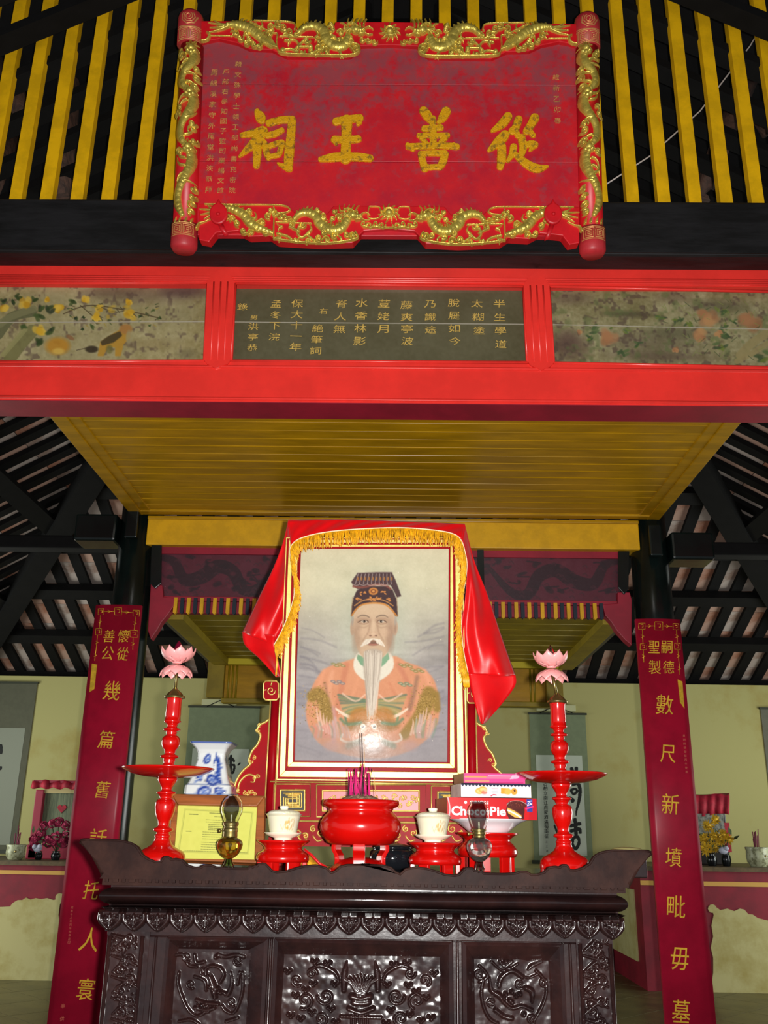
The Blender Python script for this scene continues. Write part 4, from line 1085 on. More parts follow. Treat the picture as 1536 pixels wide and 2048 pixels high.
def bot_half(D):
    dense(D, False)
    for a in ((232, 1385), (240, 1420), (262, 1450), (285, 1360)): D.tube([zA(360, 1400), zA(310, (1400+a[1])/2), zA(*a)], [3.2, 2.4, .7], .014)
    D.tube([zA(215, 1510), zA(230, 1480), zA(262, 1470), zA(305, 1450)], [3.5, 3, 1.6, 1.2], .014)
    dragon_body(D, [zA(390, 1375), zA(450, 1385), zA(520, 1420), zA(570, 1480), zA(640, 1515), zA(700, 1540)], [5, 8, 10, 10, 8, 5])
    D.tube([zA(270, 1352), zA(500, 1356), zA(760, 1360), zA(820, 1385), zA(800, 1405), zA(740, 1410)], 1.7, .009)
    for c in ((480, 1480), (520, 1530), (570, 1540), (610, 1510), (660, 1535), (450, 1450), (700, 1395), (720, 1420)): D.spiral(*zA(*c), 7, 2, .016, 1.3, random.random()*6); D.ball(*zA(*c), 3.6, .015)
    D.tube([zA(720, 1400), zA(715, 1560), zA(740, 1580), zA(900, 1600), zA(1060, 1606), zA(1200, 1590), zA(1260, 1570), zA(1245, 1530)], [1.6, 2, 2.4, 2.4, 2.4, 2.4, 2.4, 1.8], .012)
    D.tube([zA(730, 1470), zA(960, 1478)], 1.4, .009)
    for c in ((760, 1430), (790, 1440), (820, 1450), (1040, 1430)): D.spiral(*zA(*c), 7, 2.2, .014, 1.3, 1)
    for pts in (((740, 1545), (800, 1560), (830, 1580)), ((880, 1500), (870, 1540), (900, 1570), (940, 1540)), ((820, 1500), (880, 1530)), ((940, 1560), (980, 1590))): D.tube([zA(*p) for p in pts], 3, .011)
    dragon_body(D, [zA(850, 1455), zA(880, 1420), zA(930, 1405), zA(990, 1430), zA(1020, 1480), zA(1080, 1520), zA(1150, 1510), zA(1190, 1460)], [5, 7, 9, 10, 11, 10, 10, 9])
    for c in ((1040, 1540), (1010, 1580), (1060, 1590), (1230, 1560), (1110, 1560)): D.spiral(*zA(*c), 8, 2.2, .018, 1.3, random.random()*6); D.ball(*zA(*c), 4, .016)
    head(D, *zA(1230, 1430), 0, 1.0)
    for k in range(5): D.flame(*zA(1150+k*25, 1400), -2.1+k*.15, 14, 2.2, .016, .4)
    for c in ((1300, 1480), (1340, 1490), (1380, 1480), (1420, 1490)): D.spiral(*zA(*c), 7, 2, .013, 1.2, 0)
    D.tube([zA(1300, 1502), zA(1536, 1506)], 1.5, .010); D.tube([zA(1335, 1370), zA(1330, 1440), zA(1400, 1440), zA(1405, 1375), zA(1335, 1368)], 1.2, .008)
F = Field(S_, (392, 400, 1170, 502), .00115)
for mm in (False, True):
    random.seed(4); bot_half(Half(F, mm))
pearl(F, 778, 432)
F.mesh('carved_dragon_frieze', M_gold, FB, .0175, thr=.0006, rough=.0004, label='gilt dragons facing a pearl along the bottom of the frame')
for s in (0, 1):
    F = Field(S_, ((338 if not s else 1142), 92, (418 if not s else 1216), 458), .00115)
    D = F
    X = lambda y: (382-(y-96)*.033) if not s else (1173+(y-101)*.028)
    sg_ = 1 if not s else -1
    random.seed(9)
    for (ya, yb_) in ((112, 190), (196, 300), (306, 440)):
        pts = [(X(y)+sg_*13*math.sin((y-ya)/(yb_-ya)*5.6+.6), y) for y in np.linspace(ya, yb_, 8)]
        r = [8, 9.5, 9.5, 9, 9, 9, 8, 5]
        D.tube(pts, r, .013, scale=1.25)
        hx, hy = pts[0]
        for q in ((0, 0, 9), (-7, 6, 6), (7, 6, 6), (0, 9, 7)): D.stamp(hx+q[0], hy+q[1], q[2], .02)
        for k in range(9): D.flame(hx, hy-2, -3.0+k*.36, 15, 2.2, .013, .5*(-1)**k)
        for k in range(9):
            yy = ya+(yb_-ya)*(k+.5)/9; side = -1 if math.sin((yy-ya)/(yb_-ya)*5.6+.6)*sg_ > 0 else 1
            cx_ = X(yy)+side*random.uniform(13, 20)
            if random.random() < .6: D.spiral(cx_, yy, random.uniform(6, 9), 2.1, .012, 1.3, random.random()*6, side); D.stamp(cx_, yy, 4, .011)
            else: D.flame(X(yy), yy, 0 if side > 0 else math.pi, 24, 3.2, .012, random.uniform(-1, 1))
    for dx in (-16, -6, 6, 16): D.flame(X(450)+dx, 455, -1.57, 12, 3, .010, .3)
    F.mesh('carved_dragon_column', M_gold, rodo[s], .0, thr=.0006, bulge=bulge(s), rough=.0003, label='gilt dragons climbing the side rod')
# brush characters, each traced stroke by stroke
def brush(name, strokes, h=.008):
    xs = [q[0] for st in strokes for q in st[0]]; ys_ = [q[1] for st in strokes for q in st[0]]
    F = Field(S_, (min(xs)-14, min(ys_)-14, max(xs)+14, max(ys_)+14), .0009)
    for st in strokes: F.tube(st[0], [q*1.22 for q in st[1]] if isinstance(st[1], list) else st[1]*1.22, h, flat=2.4)
    F.mesh(name, M_char, sg, .0005, thr=.0002)
def ST(z, pts, r): return ([z(*p) for p in pts], [q/3.268 for q in r] if isinstance(r, (list, tuple)) else r/3.268)
brush('character', [ST(zA, [(605, 735), (625, 770), (635, 795)], [17, 28, 16]), ST(zA, [(505, 888), (570, 875), (640, 848)], [14, 20, 18]), ST(zA, [(650, 855), (610, 905), (555, 965), (487, 1027)], [20, 26, 22, 6]),
    ST(zA, [(602, 910), (603, 1000), (598, 1085)], [26, 24, 18]), ST(zA, [(630, 905), (655, 940)], [12, 14]), ST(zA, [(682, 808), (760, 788), (830, 786)], [20, 20, 22]), ST(zA, [(832, 790), (822, 900), (812, 1000), (806, 1090)], [22, 24, 27, 24]),
    ST(zA, [(812, 1105), (775, 1090), (738, 1072)], [20, 14, 5]), ST(zA, [(668, 890), (720, 878), (765, 855)], [16, 18, 14]), ST(zA, [(655, 958), (664, 1000), (676, 1035)], [18, 18, 14]), ST(zA, [(665, 965), (720, 945), (760, 935)], [14, 15, 16]), ST(zA, [(765, 938), (755, 985), (745, 1015)], [18, 16, 14]), ST(zA, [(675, 1030), (745, 1015)], [13, 14])])
brush('character', [ST(zA, [(1120, 798), (1190, 785), (1272, 775)], [22, 22, 22]), ST(zA, [(1270, 800), (1262, 815)], [16, 10]), ST(zA, [(1188, 790), (1185, 900), (1180, 1040)], [32, 27, 30]), ST(zA, [(1108, 915), (1185, 918), (1262, 912)], [20, 22, 20]), ST(zA, [(1108, 925), (1120, 945)], [14, 8]),
    ST(zA, [(1018, 1045), (1100, 1032), (1180, 1028), (1270, 1030), (1340, 1038)], [14, 25, 24, 24, 20])])
brush('character', [ST(zB, [(285, 728), (310, 760), (330, 795)], [24, 26, 14]), ST(zB, [(432, 732), (410, 770), (385, 800)], [26, 24, 12]), ST(zB, [(290, 845), (345, 842), (395, 838)], [18, 18, 18]), ST(zB, [(345, 780), (347, 880), (348, 960)], [18, 20, 18]), ST(zB, [(255, 890), (345, 890), (440, 888)], [14, 15, 15]),
    ST(zB, [(275, 905), (300, 935)], [16, 12]), ST(zB, [(425, 905), (395, 935)], [16, 12]), ST(zB, [(188, 962), (300, 958), (400, 955), (500, 962)], [18, 18, 18, 18]), ST(zB, [(180, 950), (215, 980)], [12, 12]), ST(zB, [(505, 970), (480, 950)], [10, 12]), ST(zB, [(268, 1010), (280, 1060), (293, 1105)], [18, 20, 20]), ST(zB, [(265, 1008), (350, 1004), (420, 1006)], [14, 16, 18]),
    ST(zB, [(425, 1010), (410, 1060), (392, 1095)], [20, 22, 18]), ST(zB, [(290, 1098), (395, 1095)], [16, 16])])
brush('character', [ST(zB, [(835, 765), (795, 815), (735, 858)], [24, 24, 10]), ST(zB, [(815, 885), (775, 930), (712, 985)], [26, 28, 10]), ST(zB, [(795, 960), (795, 1030), (785, 1095)], [24, 25, 18]), ST(zB, [(905, 785), (885, 840), (865, 860)], [22, 22, 22]), ST(zB, [(885, 850), (900, 890)], [14, 16]),
    ST(zB, [(1010, 775), (985, 820), (960, 860)], [26, 22, 22]), ST(zB, [(970, 850), (1000, 888)], [16, 14]), ST(zB, [(925, 905), (935, 960), (925, 1010)], [22, 22, 18]), ST(zB, [(940, 955), (985, 945), (1010, 950)], [18, 20, 20]), ST(zB, [(1000, 960), (980, 985)], [16, 8]),
    ST(zB, [(872, 965), (862, 1010), (835, 1055)], [20, 18, 10]), ST(zB, [(870, 1000), (920, 1045), (975, 1085), (1030, 1105), (1095, 1092)], [12, 20, 24, 24, 5])])
dg = mat('old_gold_script', (228, 168, 92), .45, metal=.25, var=.25, vscale=60)
for tx, a, b_, s in (('賴文殊學士領工部尚書充密院', (480, 420), (440, 1245), 44), ('戶部右參知國子監司業楊文館', (398, 470), (362, 1245), 44), ('男綿溪家守外尾堂洪浹恭拜', (322, 475), (285, 1240), 46)):
    write_px('inscription', [(c, *zA(x, y), w/3.268, h/3.268*.95) for c, x, y, w, h in column_items(tx, *a, *b_, s)], S_, dg, sg, .0016, .004, .001)
write_px('inscription', [(c, *zB(x, y), w/3.268, h/3.268) for c, x, y, w, h in column_items('維新乙卯春', 1150, 505, 1160, 790, 44)], S_, dg, sg, .0016, .004, .001)
# hanging rosettes with ribbon tails
for s, (x, y) in ((0, (442, 440)), (1, (1102, 440))):
    t = thing('ribbon_rosette', 'red peach-shaped rosette with ribbon on the lower %s corner of the signboard' % ('left', 'right')[s], 'ribbon', tuple(S_.at(*S_.px(x, y), .06)))
    mb = MB(); 
    sc = S_.sc(x, y); pts = []
    for k in range(24):
        a = 2*math.pi*k/24; r = 19*(1-.16*math.cos(a*2)*0+.0) ; px_ = x+r*math.sin(a)*.95; py_ = y-r*math.cos(a)*1.12-(9 if k == 0 else 0)
        pts.append((px_, py_))
    mb.prism(sp(*pts), S_, .035, .052); mb.build('disc', M_redframe, t, bevel=.006)
    c = S_.px(x, y+2); MB().ball(S_.at(*c, .054), .007, 12, (1, 1, 1)).build('boss', M_redframe, t)
    e = (x+16, y+44) if not s else (x-12, y+52)
    mb = MB(); a1, a2 = S_.px(x-5, y+14), S_.px(x+6, y+14); b1, b2 = S_.px(e[0]-5, e[1]), S_.px(e[0]+4, e[1]-2)
    mb.grid([[S_.at(*a1, .04), S_.at(*a2, .045)], [S_.at((a1[0]+b1[0])/2, (a1[1]+b1[1])/2, .055), S_.at((a2[0]+b2[0])/2, (a2[1]+b2[1])/2, .047)], [S_.at(*b1, .04), S_.at(*b2, .05)]])
    mb.build('ribbon_tail', M_redframe, t, solid=.003)
# iron brackets that carry the board from the beam
for x in (500, 1060):
    a = S_.at(*S_.px(x, 455), -.03); b_ = V((a.x, yb+.01, a.z+.02))
    MB().bar(a, b_, .02, .02).build('iron_bracket', M_dark, sg)
# ------------------------------------------------------------------ carved altar table
YT = 2.2
pT = vplane(YT)
ztop = zat(1752, YT+.04)
zrail0, zrail1 = zat(1756, YT), zat(1779, YT)
ztor1 = zat(1823, YT); zfr0, zfr1 = zat(1832, YT+.02), zat(1868, YT+.02)
xL, xR = xat(196, 1800, YT), xat(1257, 1800, YT)
tb = thing('altar_table', 'dark carved rosewood altar table with upturned ends and leaf fringe', 'table', ((xL+xR)/2, YT+.35, 0))
YTB = YT+.72
bx0, bx1 = xat(207, 1900, YT+.03), xat(1229, 1900, YT+.03)
MB().box((xL+.02, YT+.03, ztop-.025), (xR-.02, YTB, ztop)).build('tabletop', M_wood, tb, bevel=.003)
# scalloped apron rising at both ends
zz2 = lambda x, y: (140+x/2.56, 1640+y/2.56)
half = [zz2(*p) for p in [(55, 105), (90, 100), (160, 103), (240, 104), (280, 110), (310, 118), (325, 125), (345, 140), (368, 178), (400, 200), (440, 215), (470, 214), (478, 200), (488, 190), (505, 190), (520, 203), (545, 200), (575, 205), (600, 232), (640, 245), (668, 246), (690, 233), (725, 233), (750, 243), (800, 248), (880, 250), (912, 250), (922, 238), (938, 243), (948, 235), (960, 238), (968, 226), (1000, 225), (1020, 245), (1036, 262), (1060, 268), (1110, 264), (1160, 248), (1200, 238), (1260, 233), (1310, 245), (1338, 272), (1362, 262), (1385, 240), (1420, 231), (1536, 229)]]
mirT = lambda p: (1463-p[0], p[1]+(1463-2*p[0])*.0205)
top = half+[mirT(p) for p in half[::-1]]
lowL = [zz2(*p) for p in [(178, 300), (176, 270), (150, 220), (112, 180), (80, 138)]]
low = [mirT(p) for p in [zz2(78, 138), zz2(112, 180), zz2(150, 220), zz2(176, 270)]]+[(1257, 1769), (1257, 1776)]+[(200, 1757)]+lowL[1:]
MB().prism(pT.poly(top+low), pT, -.022, .004).build('apron', M_woodd, tb, bevel=.003)
mb = MB()
mb.tube([pT.at(*pT.px(*p), .003) for p in top], .0028, 6)
mb.build('apron_edge_bead', M_woodd, tb)
# end wings (thickness at the sides)
for s, p0 in ((0, half[0]), (1, mirT(half[0]))):
    u, v = pT.px(*p0); ui, vi = pT.px(*(zz2(178, 290) if not s else mirT(zz2(178, 290))))
    mb = MB(); rows = []
    for t in (0, .2, .5, .8, 1):
        uu = u+(ui-u)*t; vv = v+(vi-v)*t + .01*math.sin(t*3.14); rows.append([pT.at(uu, vv, 0), V((uu, YT+.05, vv))])
    mb.grid(rows).build('end_scroll', M_woodd, tb, solid=.012)
# rail with small blocks, big torus, cove
MB().box((xL+.004, YT+.004, zrail1), (xR-.004, YTB, zrail0)).tube([(xL, YT+.002, zrail0-.002), (xR, YT+.002, zrail0-.002)], .004, 8).build('upper_rail', M_woodd, tb)
mb = MB(); 
nb = 62
for k in range(nb):
    x = xL+.015+(xR-xL-.03)*k/(nb-1); w = .0065 if k % 2 else .0035
    mb.box((x-w, YT-.003, zrail1+.006), (x+w, YT+.005, zrail0-.008))
o = mb.build('fret_blocks', M_woodd, tb, bevel=.001); o['kind'] = 'stuff'
rt = (zrail1-ztor1)/2*.86; zc_ = (zrail1+ztor1)/2
mb = MB(); n = 14; prof = [(math.cos(a), math.sin(a)) for a in np.linspace(-1.6, 1.6, n)]
def molding(prof, x0, x1):      # prof: (y, z) list; returns around front with side returns
    vs = []; 
    for y, z in prof: d = YT-y; vs += [(x0-d, YTB, z), (x0-d, y, z), (x1+d, y, z), (x1+d, YTB, z)]
    return vs, [(i*4+k, (i+1)*4+k, (i+1)*4+k+1, i*4+k+1) for i in range(len(prof)-1) for k in range(3)]
pr = [(YT+.03-.034*c, zc_+rt*s_) for c, s_ in prof]
v_, f_ = molding([(YT+.01, ztor1)]+pr+[(YT+.01, zrail1)], xL+.006, xR-.006)
mb.add(v_, f_, True); mb.build('torus_moulding', M_wood, tb)
v_, f_ = molding([(YT+.03, zfr0-.004), (YT+.018, zfr0), (YT+.008, zfr0+.006), (YT+.002, zfr0+.010), (YT+.002, ztor1-.001), (YT+.02, ztor1+.004)], xL+.006, xR-.006)
MB().add(v_, f_, True).build('cove_moulding', M_wood, tb)
MB().box((xL+.02, YT+.02, ztor1), (xR-.02, YTB, zrail0)).build('frieze_core', M_wood, tb)
# carved leaf fringe
pF = vplane(YT+.024)
N = 22
lw = (1246-198)/N
proto = None
F = Field(pF, (600, 1826, 600+lw, 1876), .0011)
cx_ = 600+lw/2; y0 = 1832
def leaf(F, cx_, y0, w):
    F.tube([(cx_-w*.5, y0), (cx_+w*.5, y0)], 5, .006)
    for s in (-1, 1):
        F.tube([(cx_+s*w*.42, y0+2), (cx_+s*w*.40, y0+14), (cx_+s*w*.2, y0+26), (cx_, y0+35)], [5, 6, 5, 2.5], .014)
        F.spiral(cx_+s*w*.17, y0+11, 6.5, 2.4, .016, 1.3, 0 if s > 0 else 3.14, s); F.tube([(cx_+s*3, y0+22), (cx_+s*8, y0+17)], 2.2, .014)
    F.tube([(cx_, y0+4), (cx_, y0+18), (cx_, y0+32)], [4, 5, 3], .015)
leaf(F, cx_, y0, lw)
lo = F.mesh('carved_leaf', M_wood, tb, -.002, thr=.0003)
a0 = pF.px(cx_, y0)
for k in range(N):
    x = 198+lw*(k+.5); yk = zat(0, 1) if False else None
    a = pF.px(x, y0+(x-600)*.0165); a = (a[0], a0[1])
    if k == 0: o = lo
    else: o = bpy.data.objects.new('carved_leaf', lo.data); COL.objects.link(o); o.parent = tb
    o.location = V((a[0]-a0[0], 0, 0))
MB().box((bx0, YT+.026, zfr1-.004), (bx1, YT+.045, zfr0)).build('fringe_board', M_wood, tb)
# body: stiles, rails, panels
YBd = YT+.045
zlow = zat(2048, YT)-.10
pD = vplane(YBd)
MB().box((bx0, YBd+.03, .10), (bx1, YTB-.01, zfr0)).build('carcass', M_wood, tb)
zpt = zat(1880, YBd)
MB().box((bx0, YBd, zpt), (bx1, YBd+.03, zfr0)).build('head_rail', M_wood, tb, bevel=.002)
def Xd(px): return xat(px, 1960, YBd)
for a, b_ in ((285, 327), (533, 546), (905, 925), (1128, 1156)):
    MB().box((Xd(a), YBd-.002, .12), (Xd(b_), YBd+.03, zpt)).tube([(Xd((a+b_)/2), YBd-.003, .12), (Xd((a+b_)/2), YBd-.003, zpt)], .004, 6).build('stile', M_wood, tb, bevel=.002)
zpb = zpt-.34; GR = []
for a, b_, ia, ib, iy in ((327, 533, 350, 492, 1906), (546, 905, 567, 878, 1916), (925, 1128, 951, 1097, 1920)):
    x0, x1 = Xd(a), Xd(b_); i0, i1 = Xd(ia), Xd(ib); zi = zat(iy, YBd)
    d = .022
    o_ = [(x0, zpt), (x1, zpt), (x1, zpb), (x0, zpb)]; zib = zpb+(zpt-zi); i_ = [(i0, zi), (i1, zi), (i1, zib), (i0, zib)]
    mb = MB()
    V0 = [V((x, YBd-.006, z)) for x, z in o_]; V1 = [V((x, YBd+d*.6, z)) for x, z in i_]; V2 = [V((x+(.008 if x < (x0+x1)/2 else -.008), YBd-.010, z+(.007 if z < (zpt+zpb)/2 else -.007))) for x, z in o_]
    for A, B in ((V0, V2), (V2, V1)):
        for k in range(4):
            j = (k+1) % 4; mb.add([A[k], A[j], B[j], B[k]], [(0, 3, 2, 1)])
    mb.build('bevelled_frame', M_wood, tb)
    GR.append(MB().box((i0-.006, YBd+d*.6, zib-.006), (i1+.006, YBd+.03, zi+.006)).build('panel_ground', M_wood, tb))
    # rails beneath, out of view
MB().box((bx0, YBd, .12), (bx1, YBd+.03, zpb)).build('bottom_rail', M_wood, tb, bevel=.002)
for x0, x1 in ((bx0, bx0+.09), (bx1-.09, bx1)):
    for y0 in (YBd+.01, YTB-.1): MB().box((x0, y0, 0), (x1, y0+.08, .13)).build('foot', M_wood, tb, bevel=.006)
# relief carving on the panels
pR = vplane(YBd+.012)
def panel_relief(x0, x1, y0, y1, fn, par=None, name='carved_relief', pl=pR, res=.0011, ground=.003):
    F = Field(pl, (x0, y0, x1, y1), res)
    n = fbm(F.H.shape, (26, 9)); F.H += n*ground
    fn(F)
    return F.mesh(name, M_wood, par or tb, 0, keep=True)
zt2 = lambda x, y: (140+x/2.56, 1640+y/2.56); zt3 = lambda x, y: (700+x/2.477, 1640+y/2.477)
def bird(F, z, pts):
    T = lambda q: [z(*p) for p in q]
    for st, r, h in pts: F.tube(T(st), r, h)
def left_panel(F):
    z = zt2
    bird(F, z, [([(560, 780), (555, 830), (575, 900), (610, 970), (650, 1000), (690, 985)], 3.2, .011), ([(885, 780), (888, 850), (870, 930), (840, 985), (800, 975), (780, 950)], 3.2, .011),
        ([(770, 830), (790, 790), (770, 755), (730, 745), (700, 760), (700, 790)], 3.6, .014), ([(545, 690), (580, 690), (610, 740), (650, 750)], 3.5, .010), ([(640, 690), (650, 730), (690, 725)], 3.5, .010),
        ([(825, 775), (830, 840), (810, 890), (790, 880)], [1.5, 4, 5, 3], .013), ([(870, 780), (860, 840)], 3, .01), ([(720, 800), (735, 850), (745, 900)], [5, 8, 6], .016),
        ([(640, 800), (690, 820), (700, 870)], 3, .01), ([(650, 920), (700, 935), (760, 940)], 4, .012), ([(640, 960), (700, 970), (740, 960)], 4, .012), ([(760, 690), (800, 700), (850, 690), (890, 700)], 4, .009), ([(560, 1030), (620, 1020), (660, 1040)], 3, .01), ([(800, 1030), (860, 1010)], 3, .01)])
    for c in ((735, 865), (760, 860), (745, 890), (775, 880), (720, 850), (690, 940), (660, 945), (750, 700)): F.stamp(*z(*c), 5, .019)
    for c in ((690, 770), (620, 840), (830, 930), (700, 960), (600, 700), (860, 720)): F.spiral(*z(*c), 9, 2.4, .011, 1.4, 1)
def right_panel(F):
    z = zt3
    bird(F, z, [([(660, 790), (650, 850), (660, 920), (690, 980), (730, 1005)], 3.4, .011), ([(920, 745), (960, 790), (970, 850), (950, 920), (910, 990)], 3.2, .011), ([(735, 820), (750, 775), (800, 745), (850, 775)], 5, .014),
        ([(690, 780), (700, 840), (740, 870), (755, 900)], [2, 5, 6, 3], .014), ([(880, 740), (900, 720), (950, 700)], [2, 4, 2], .013), ([(840, 760), (880, 780), (930, 760)], 2.2, .010), ([(870, 830), (900, 850), (900, 900)], [5, 6, 3], .014),
        ([(760, 900), (800, 930), (850, 920), (900, 940)], 4, .012), ([(720, 940), (760, 970), (800, 980)], 5, .012), ([(640, 720), (680, 770), (640, 800)], 3, .01), ([(740, 700), (765, 725), (800, 700)], 3.5, .010), ([(700, 700), (760, 745), (830, 710)], 2.5, .009)])
    for c in ((770, 860), (800, 850), (820, 870), (790, 890), (760, 880), (840, 860), (770, 700), (860, 960), (800, 900)): F.stamp(*z(*c), 5.5, .019)
    for c in ((840, 810), (700, 900), (900, 980), (640, 760), (780, 710), (960, 800)): F.spiral(*z(*c), 10, 2.4, .011, 1.4, 1)
def mid_panel(F):
    C = 722.0; Yc = 1640
    def both(pts, r, h):
        for s in (-1, 1): F.tube([(C+s*x, y+s*x*.016) for x, y in pts], r, h)
    for s in range(-5, 6): F.tube([(C+s*1.6, 1988), (C+s*4.2, 1965), (C+s*7.5, 1948+abs(s)*1.6)], [2, 2.6, 1.6], .016)
    for s in (-1, 1):
        F.tube([(C+s*34, 1980), (C+s*33, 1950), (C+s*28, 1922)], [5, 7, 1.5], .015)
        F.tube([(C+s*44, 1962), (C+s*52, 1944), (C+s*80, 1930), (C+s*100, 1938)], [3, 4, 4, 2.5], .014); F.spiral(C+s*98, 1946, 11, 2.8, .013, 1.3, 0, s)
        F.spiral(C+s*70, 1992, 17, 3.4, .014, 1.4, 0 if s > 0 else 3.14, s); F.spiral(C+s*112, 2000, 18, 3.2, .014, 1.3, 2, s); F.spiral(C+s*128, 1960, 12, 3, .013, 1.3, 1, -s)
        F.spiral(C+s*80, 2036, 15, 3, .013, 1.3, 2, s)
        for a in ((52, 1966), (95, 1966), (60, 2016), (130, 1990), (140, 2030), (66, 1925), (92, 1922), (110, 1978), (98, 2024), (146, 1942), (120, 2036), (50, 2042)):
            for k in range(3): F.stamp(C+s*(a[0]+k*5-5), a[1]+(k % 2)*5+s*a[0]*.016, 4.2, .016)
    F.tube([(C-18, 1992), (C, 1996), (C+18, 1992)], 7, .017); F.tube([(C-24, 2016), (C, 2024), (C+24, 2016)], 5, .017); F.tube([(C-14, 2004), (C, 2006), (C+14, 2004)], 7, .015)
    for k in (-2, -1, 0, 1, 2): F.tube([(C+k*8-3, 2030), (C+k*8-3, 2050)], 2.5, .013)
    F.tube([(C-40, 2032), (C+40, 2034)], 3.5, .013)
panel_relief(350, 493, 1906, 2100, left_panel, GR[0]); panel_relief(567, 879, 1914, 2100, mid_panel, GR[1], ground=.004); panel_relief(951, 1098, 1920, 2100, right_panel, GR[2])
def pil(x0, seed):
    def fn(F):
        r = random.Random(seed); w = 70
        for k in range(11):
            y = 1868+k*21; x = x0+12+r.random()*16; s = (-1)**k
            F.tube([(x0+8 if s > 0 else x0+w-12, y), (x0+w/2, y+8*s), (x0+w-14 if s > 0 else x0+10, y+12)], [2, 4, 2.4], .010)
            F.spiral(x0+w/2+s*10, y+8, 11, 2.8, .012, 1.4, k, s)
            for q in range(5): F.stamp(x0+12+r.random()*(w-24), y+r.random()*18, r.uniform(2, 4.5), .010+.003*r.random())
    return fn
pP2 = vplane(YBd-.002)
panel_relief(220, 278, 1862, 2110, pil(216, 1), pl=pP2); panel_relief(1163, 1222, 1876, 2120, pil(1158, 2), pl=pP2)
for a, b_ in ((207, 284), (1157, 1229)):
    MB().box((Xd(a), YBd-.0025, .12), (Xd(b_), YBd+.03, zpt+.01)).tube([(Xd(a)+.006, YBd-.004, .12), (Xd(a)+.006, YBd-.004, zpt)], .005, 8).tube([(Xd(b_)-.006, YBd-.004, .12), (Xd(b_)-.006, YBd-.004, zpt)], .005, 8).build('pilaster', M_wood, tb)
# ------------------------------------------------------------------ portrait, its carved stand and the red cloth
Yp0, Yp1 = 2.71, 2.655
c_bot = P(742, 1522, Yp0); c_top = P(747, 1102, Yp1)
PP = Plane(c_bot, (1, .034, 0), c_top-c_bot)
def pp(*pts): return [PP.px(*p) for p in pts]
pt = thing('portrait', 'framed portrait print of an old bearded person in embroidered robe and dark cap', 'picture', tuple(c_bot))
zp = lambda x, y: (560+x/4.042, 1100+y/4.042)
cv = Canvas(100, -30, 1380, 1720, 4.0, (200, 202, 178))
Yg = cv.ys[:, None]; Xg = cv.xs[None]
g = np.clip((Yg-300)/900, 0, 1)[..., None]; cv.A = cv.A*(1-g)+np.array((150, 150, 162), np.float32)*g
side = np.clip((np.abs(Xg-745)-330)/300, 0, 1)[..., None]*np.clip(1-np.abs(Yg-850)/500, 0, 1)[..., None]; cv.A = cv.A*(1-.28*side)+np.array((95, 98, 112), np.float32)*.28*side
cv.ell(745, 760, 260, 480, (178, 194, 178), .55, 1.0)
n1 = fbm((len(cv.ys), len(cv.xs)//5+2), (10, 5)); n1 = np.repeat(n1, 5, axis=1)[:, :len(cv.xs)]
cv.A += ((n1-.5)*26*np.clip((Yg-350)/600, .15, 1))[..., None]; cv.noise(7, (30, 8))
for k in range(34):
    y = random.uniform(560, 1650); s = random.choice((0, 1)); x0 = 130 if s == 0 else 1340; L = random.uniform(120, 330)*(1 if s == 0 else -1)
    cv.line([(x0, y), (x0+L*.5, y+random.uniform(10, 40)), (x0+L, y+random.uniform(40, 110))], random.uniform(4, 9), (112, 112, 126), .35, 2)
robe = [(600, 895), (500, 925), (350, 975), (270, 1060), (215, 1180), (190, 1300), (210, 1420), (300, 1560), (460, 1640), (760, 1690), (1000, 1650), (1180, 1560), (1290, 1420), (1310, 1280), (1285, 1130), (1240, 1040), (1160, 975), (1030, 930), (900, 885), (800, 1090), (700, 1090)]
cv.poly(robe, (212, 146, 112), .95, 4, True)
cv.noise(5, (20, 6))
for pts, r, c, a in [([(520, 950), (480, 1150), (440, 1350)], 22, (190, 120, 96), .6), ([(400, 1010), (380, 1200), (420, 1400)], 18, (226, 168, 138), .6), ([(330, 1000), (280, 1150)], 16, (226, 160, 128), .5), ([(960, 950), (1060, 1150), (1050, 1350)], 20, (186, 116, 96), .55), ([(1120, 1050), (1090, 1200), (1060, 1300)], 18, (130, 104, 90), .6), ([(1180, 1000), (1240, 1150)], 18, (228, 166, 136), .5), ([(620, 1060), (560, 1250)], 14, (226, 160, 126), .4), ([(890, 1100), (960, 1250)], 14, (196, 124, 96), .4), ([(420, 1300), (430, 1550)], 20, (190, 150, 160), .6), ([(340, 1100), (400, 1300)], 12, (120, 96, 84), .4)]: cv.line(pts, r, c, a, 3)
# cloud motifs
for x, y in ((450, 1085), (1020, 1100), (450, 945), (1020, 950), (1120, 990)):
    c = random.choice([(112, 118, 132), (96, 132, 108)]) if y > 1000 else (128, 128, 78)
    for k in range(4): cv.ell(x+(k-1.5)*26, y+(k % 2)*14, 24, 11, c, .75, .6, .2); cv.ell(x+(k-1.5)*26, y+(k % 2)*14, 12, 5, (208, 184, 160), .6, .6)
# gold dragon sleeves
for pts, r in [([(240, 1200), (290, 1180), (340, 1250), (370, 1370)], 48), ([(1220, 1180), (1190, 1280), (1130, 1370), (1020, 1500)], [58, 64, 48, 40]), ([(1280, 1190), (1290, 1300)], 30)]:
    cv.line(pts, r, (142, 118, 60), .92, 3)
for k in range(900):
    a = random.random()
    if a < .4: x, y = random.gauss(290, 55), random.gauss(1270, 70)
    elif a < .8: x, y = random.gauss(1180, 55), random.gauss(1290, 90)
    else: x, y = random.gauss(745, 120), random.gauss(1400, 40)
    cv.ell(x, y, 5, 4, random.choice([(176, 148, 78), (104, 84, 44), (190, 160, 96)]), .6, .5)
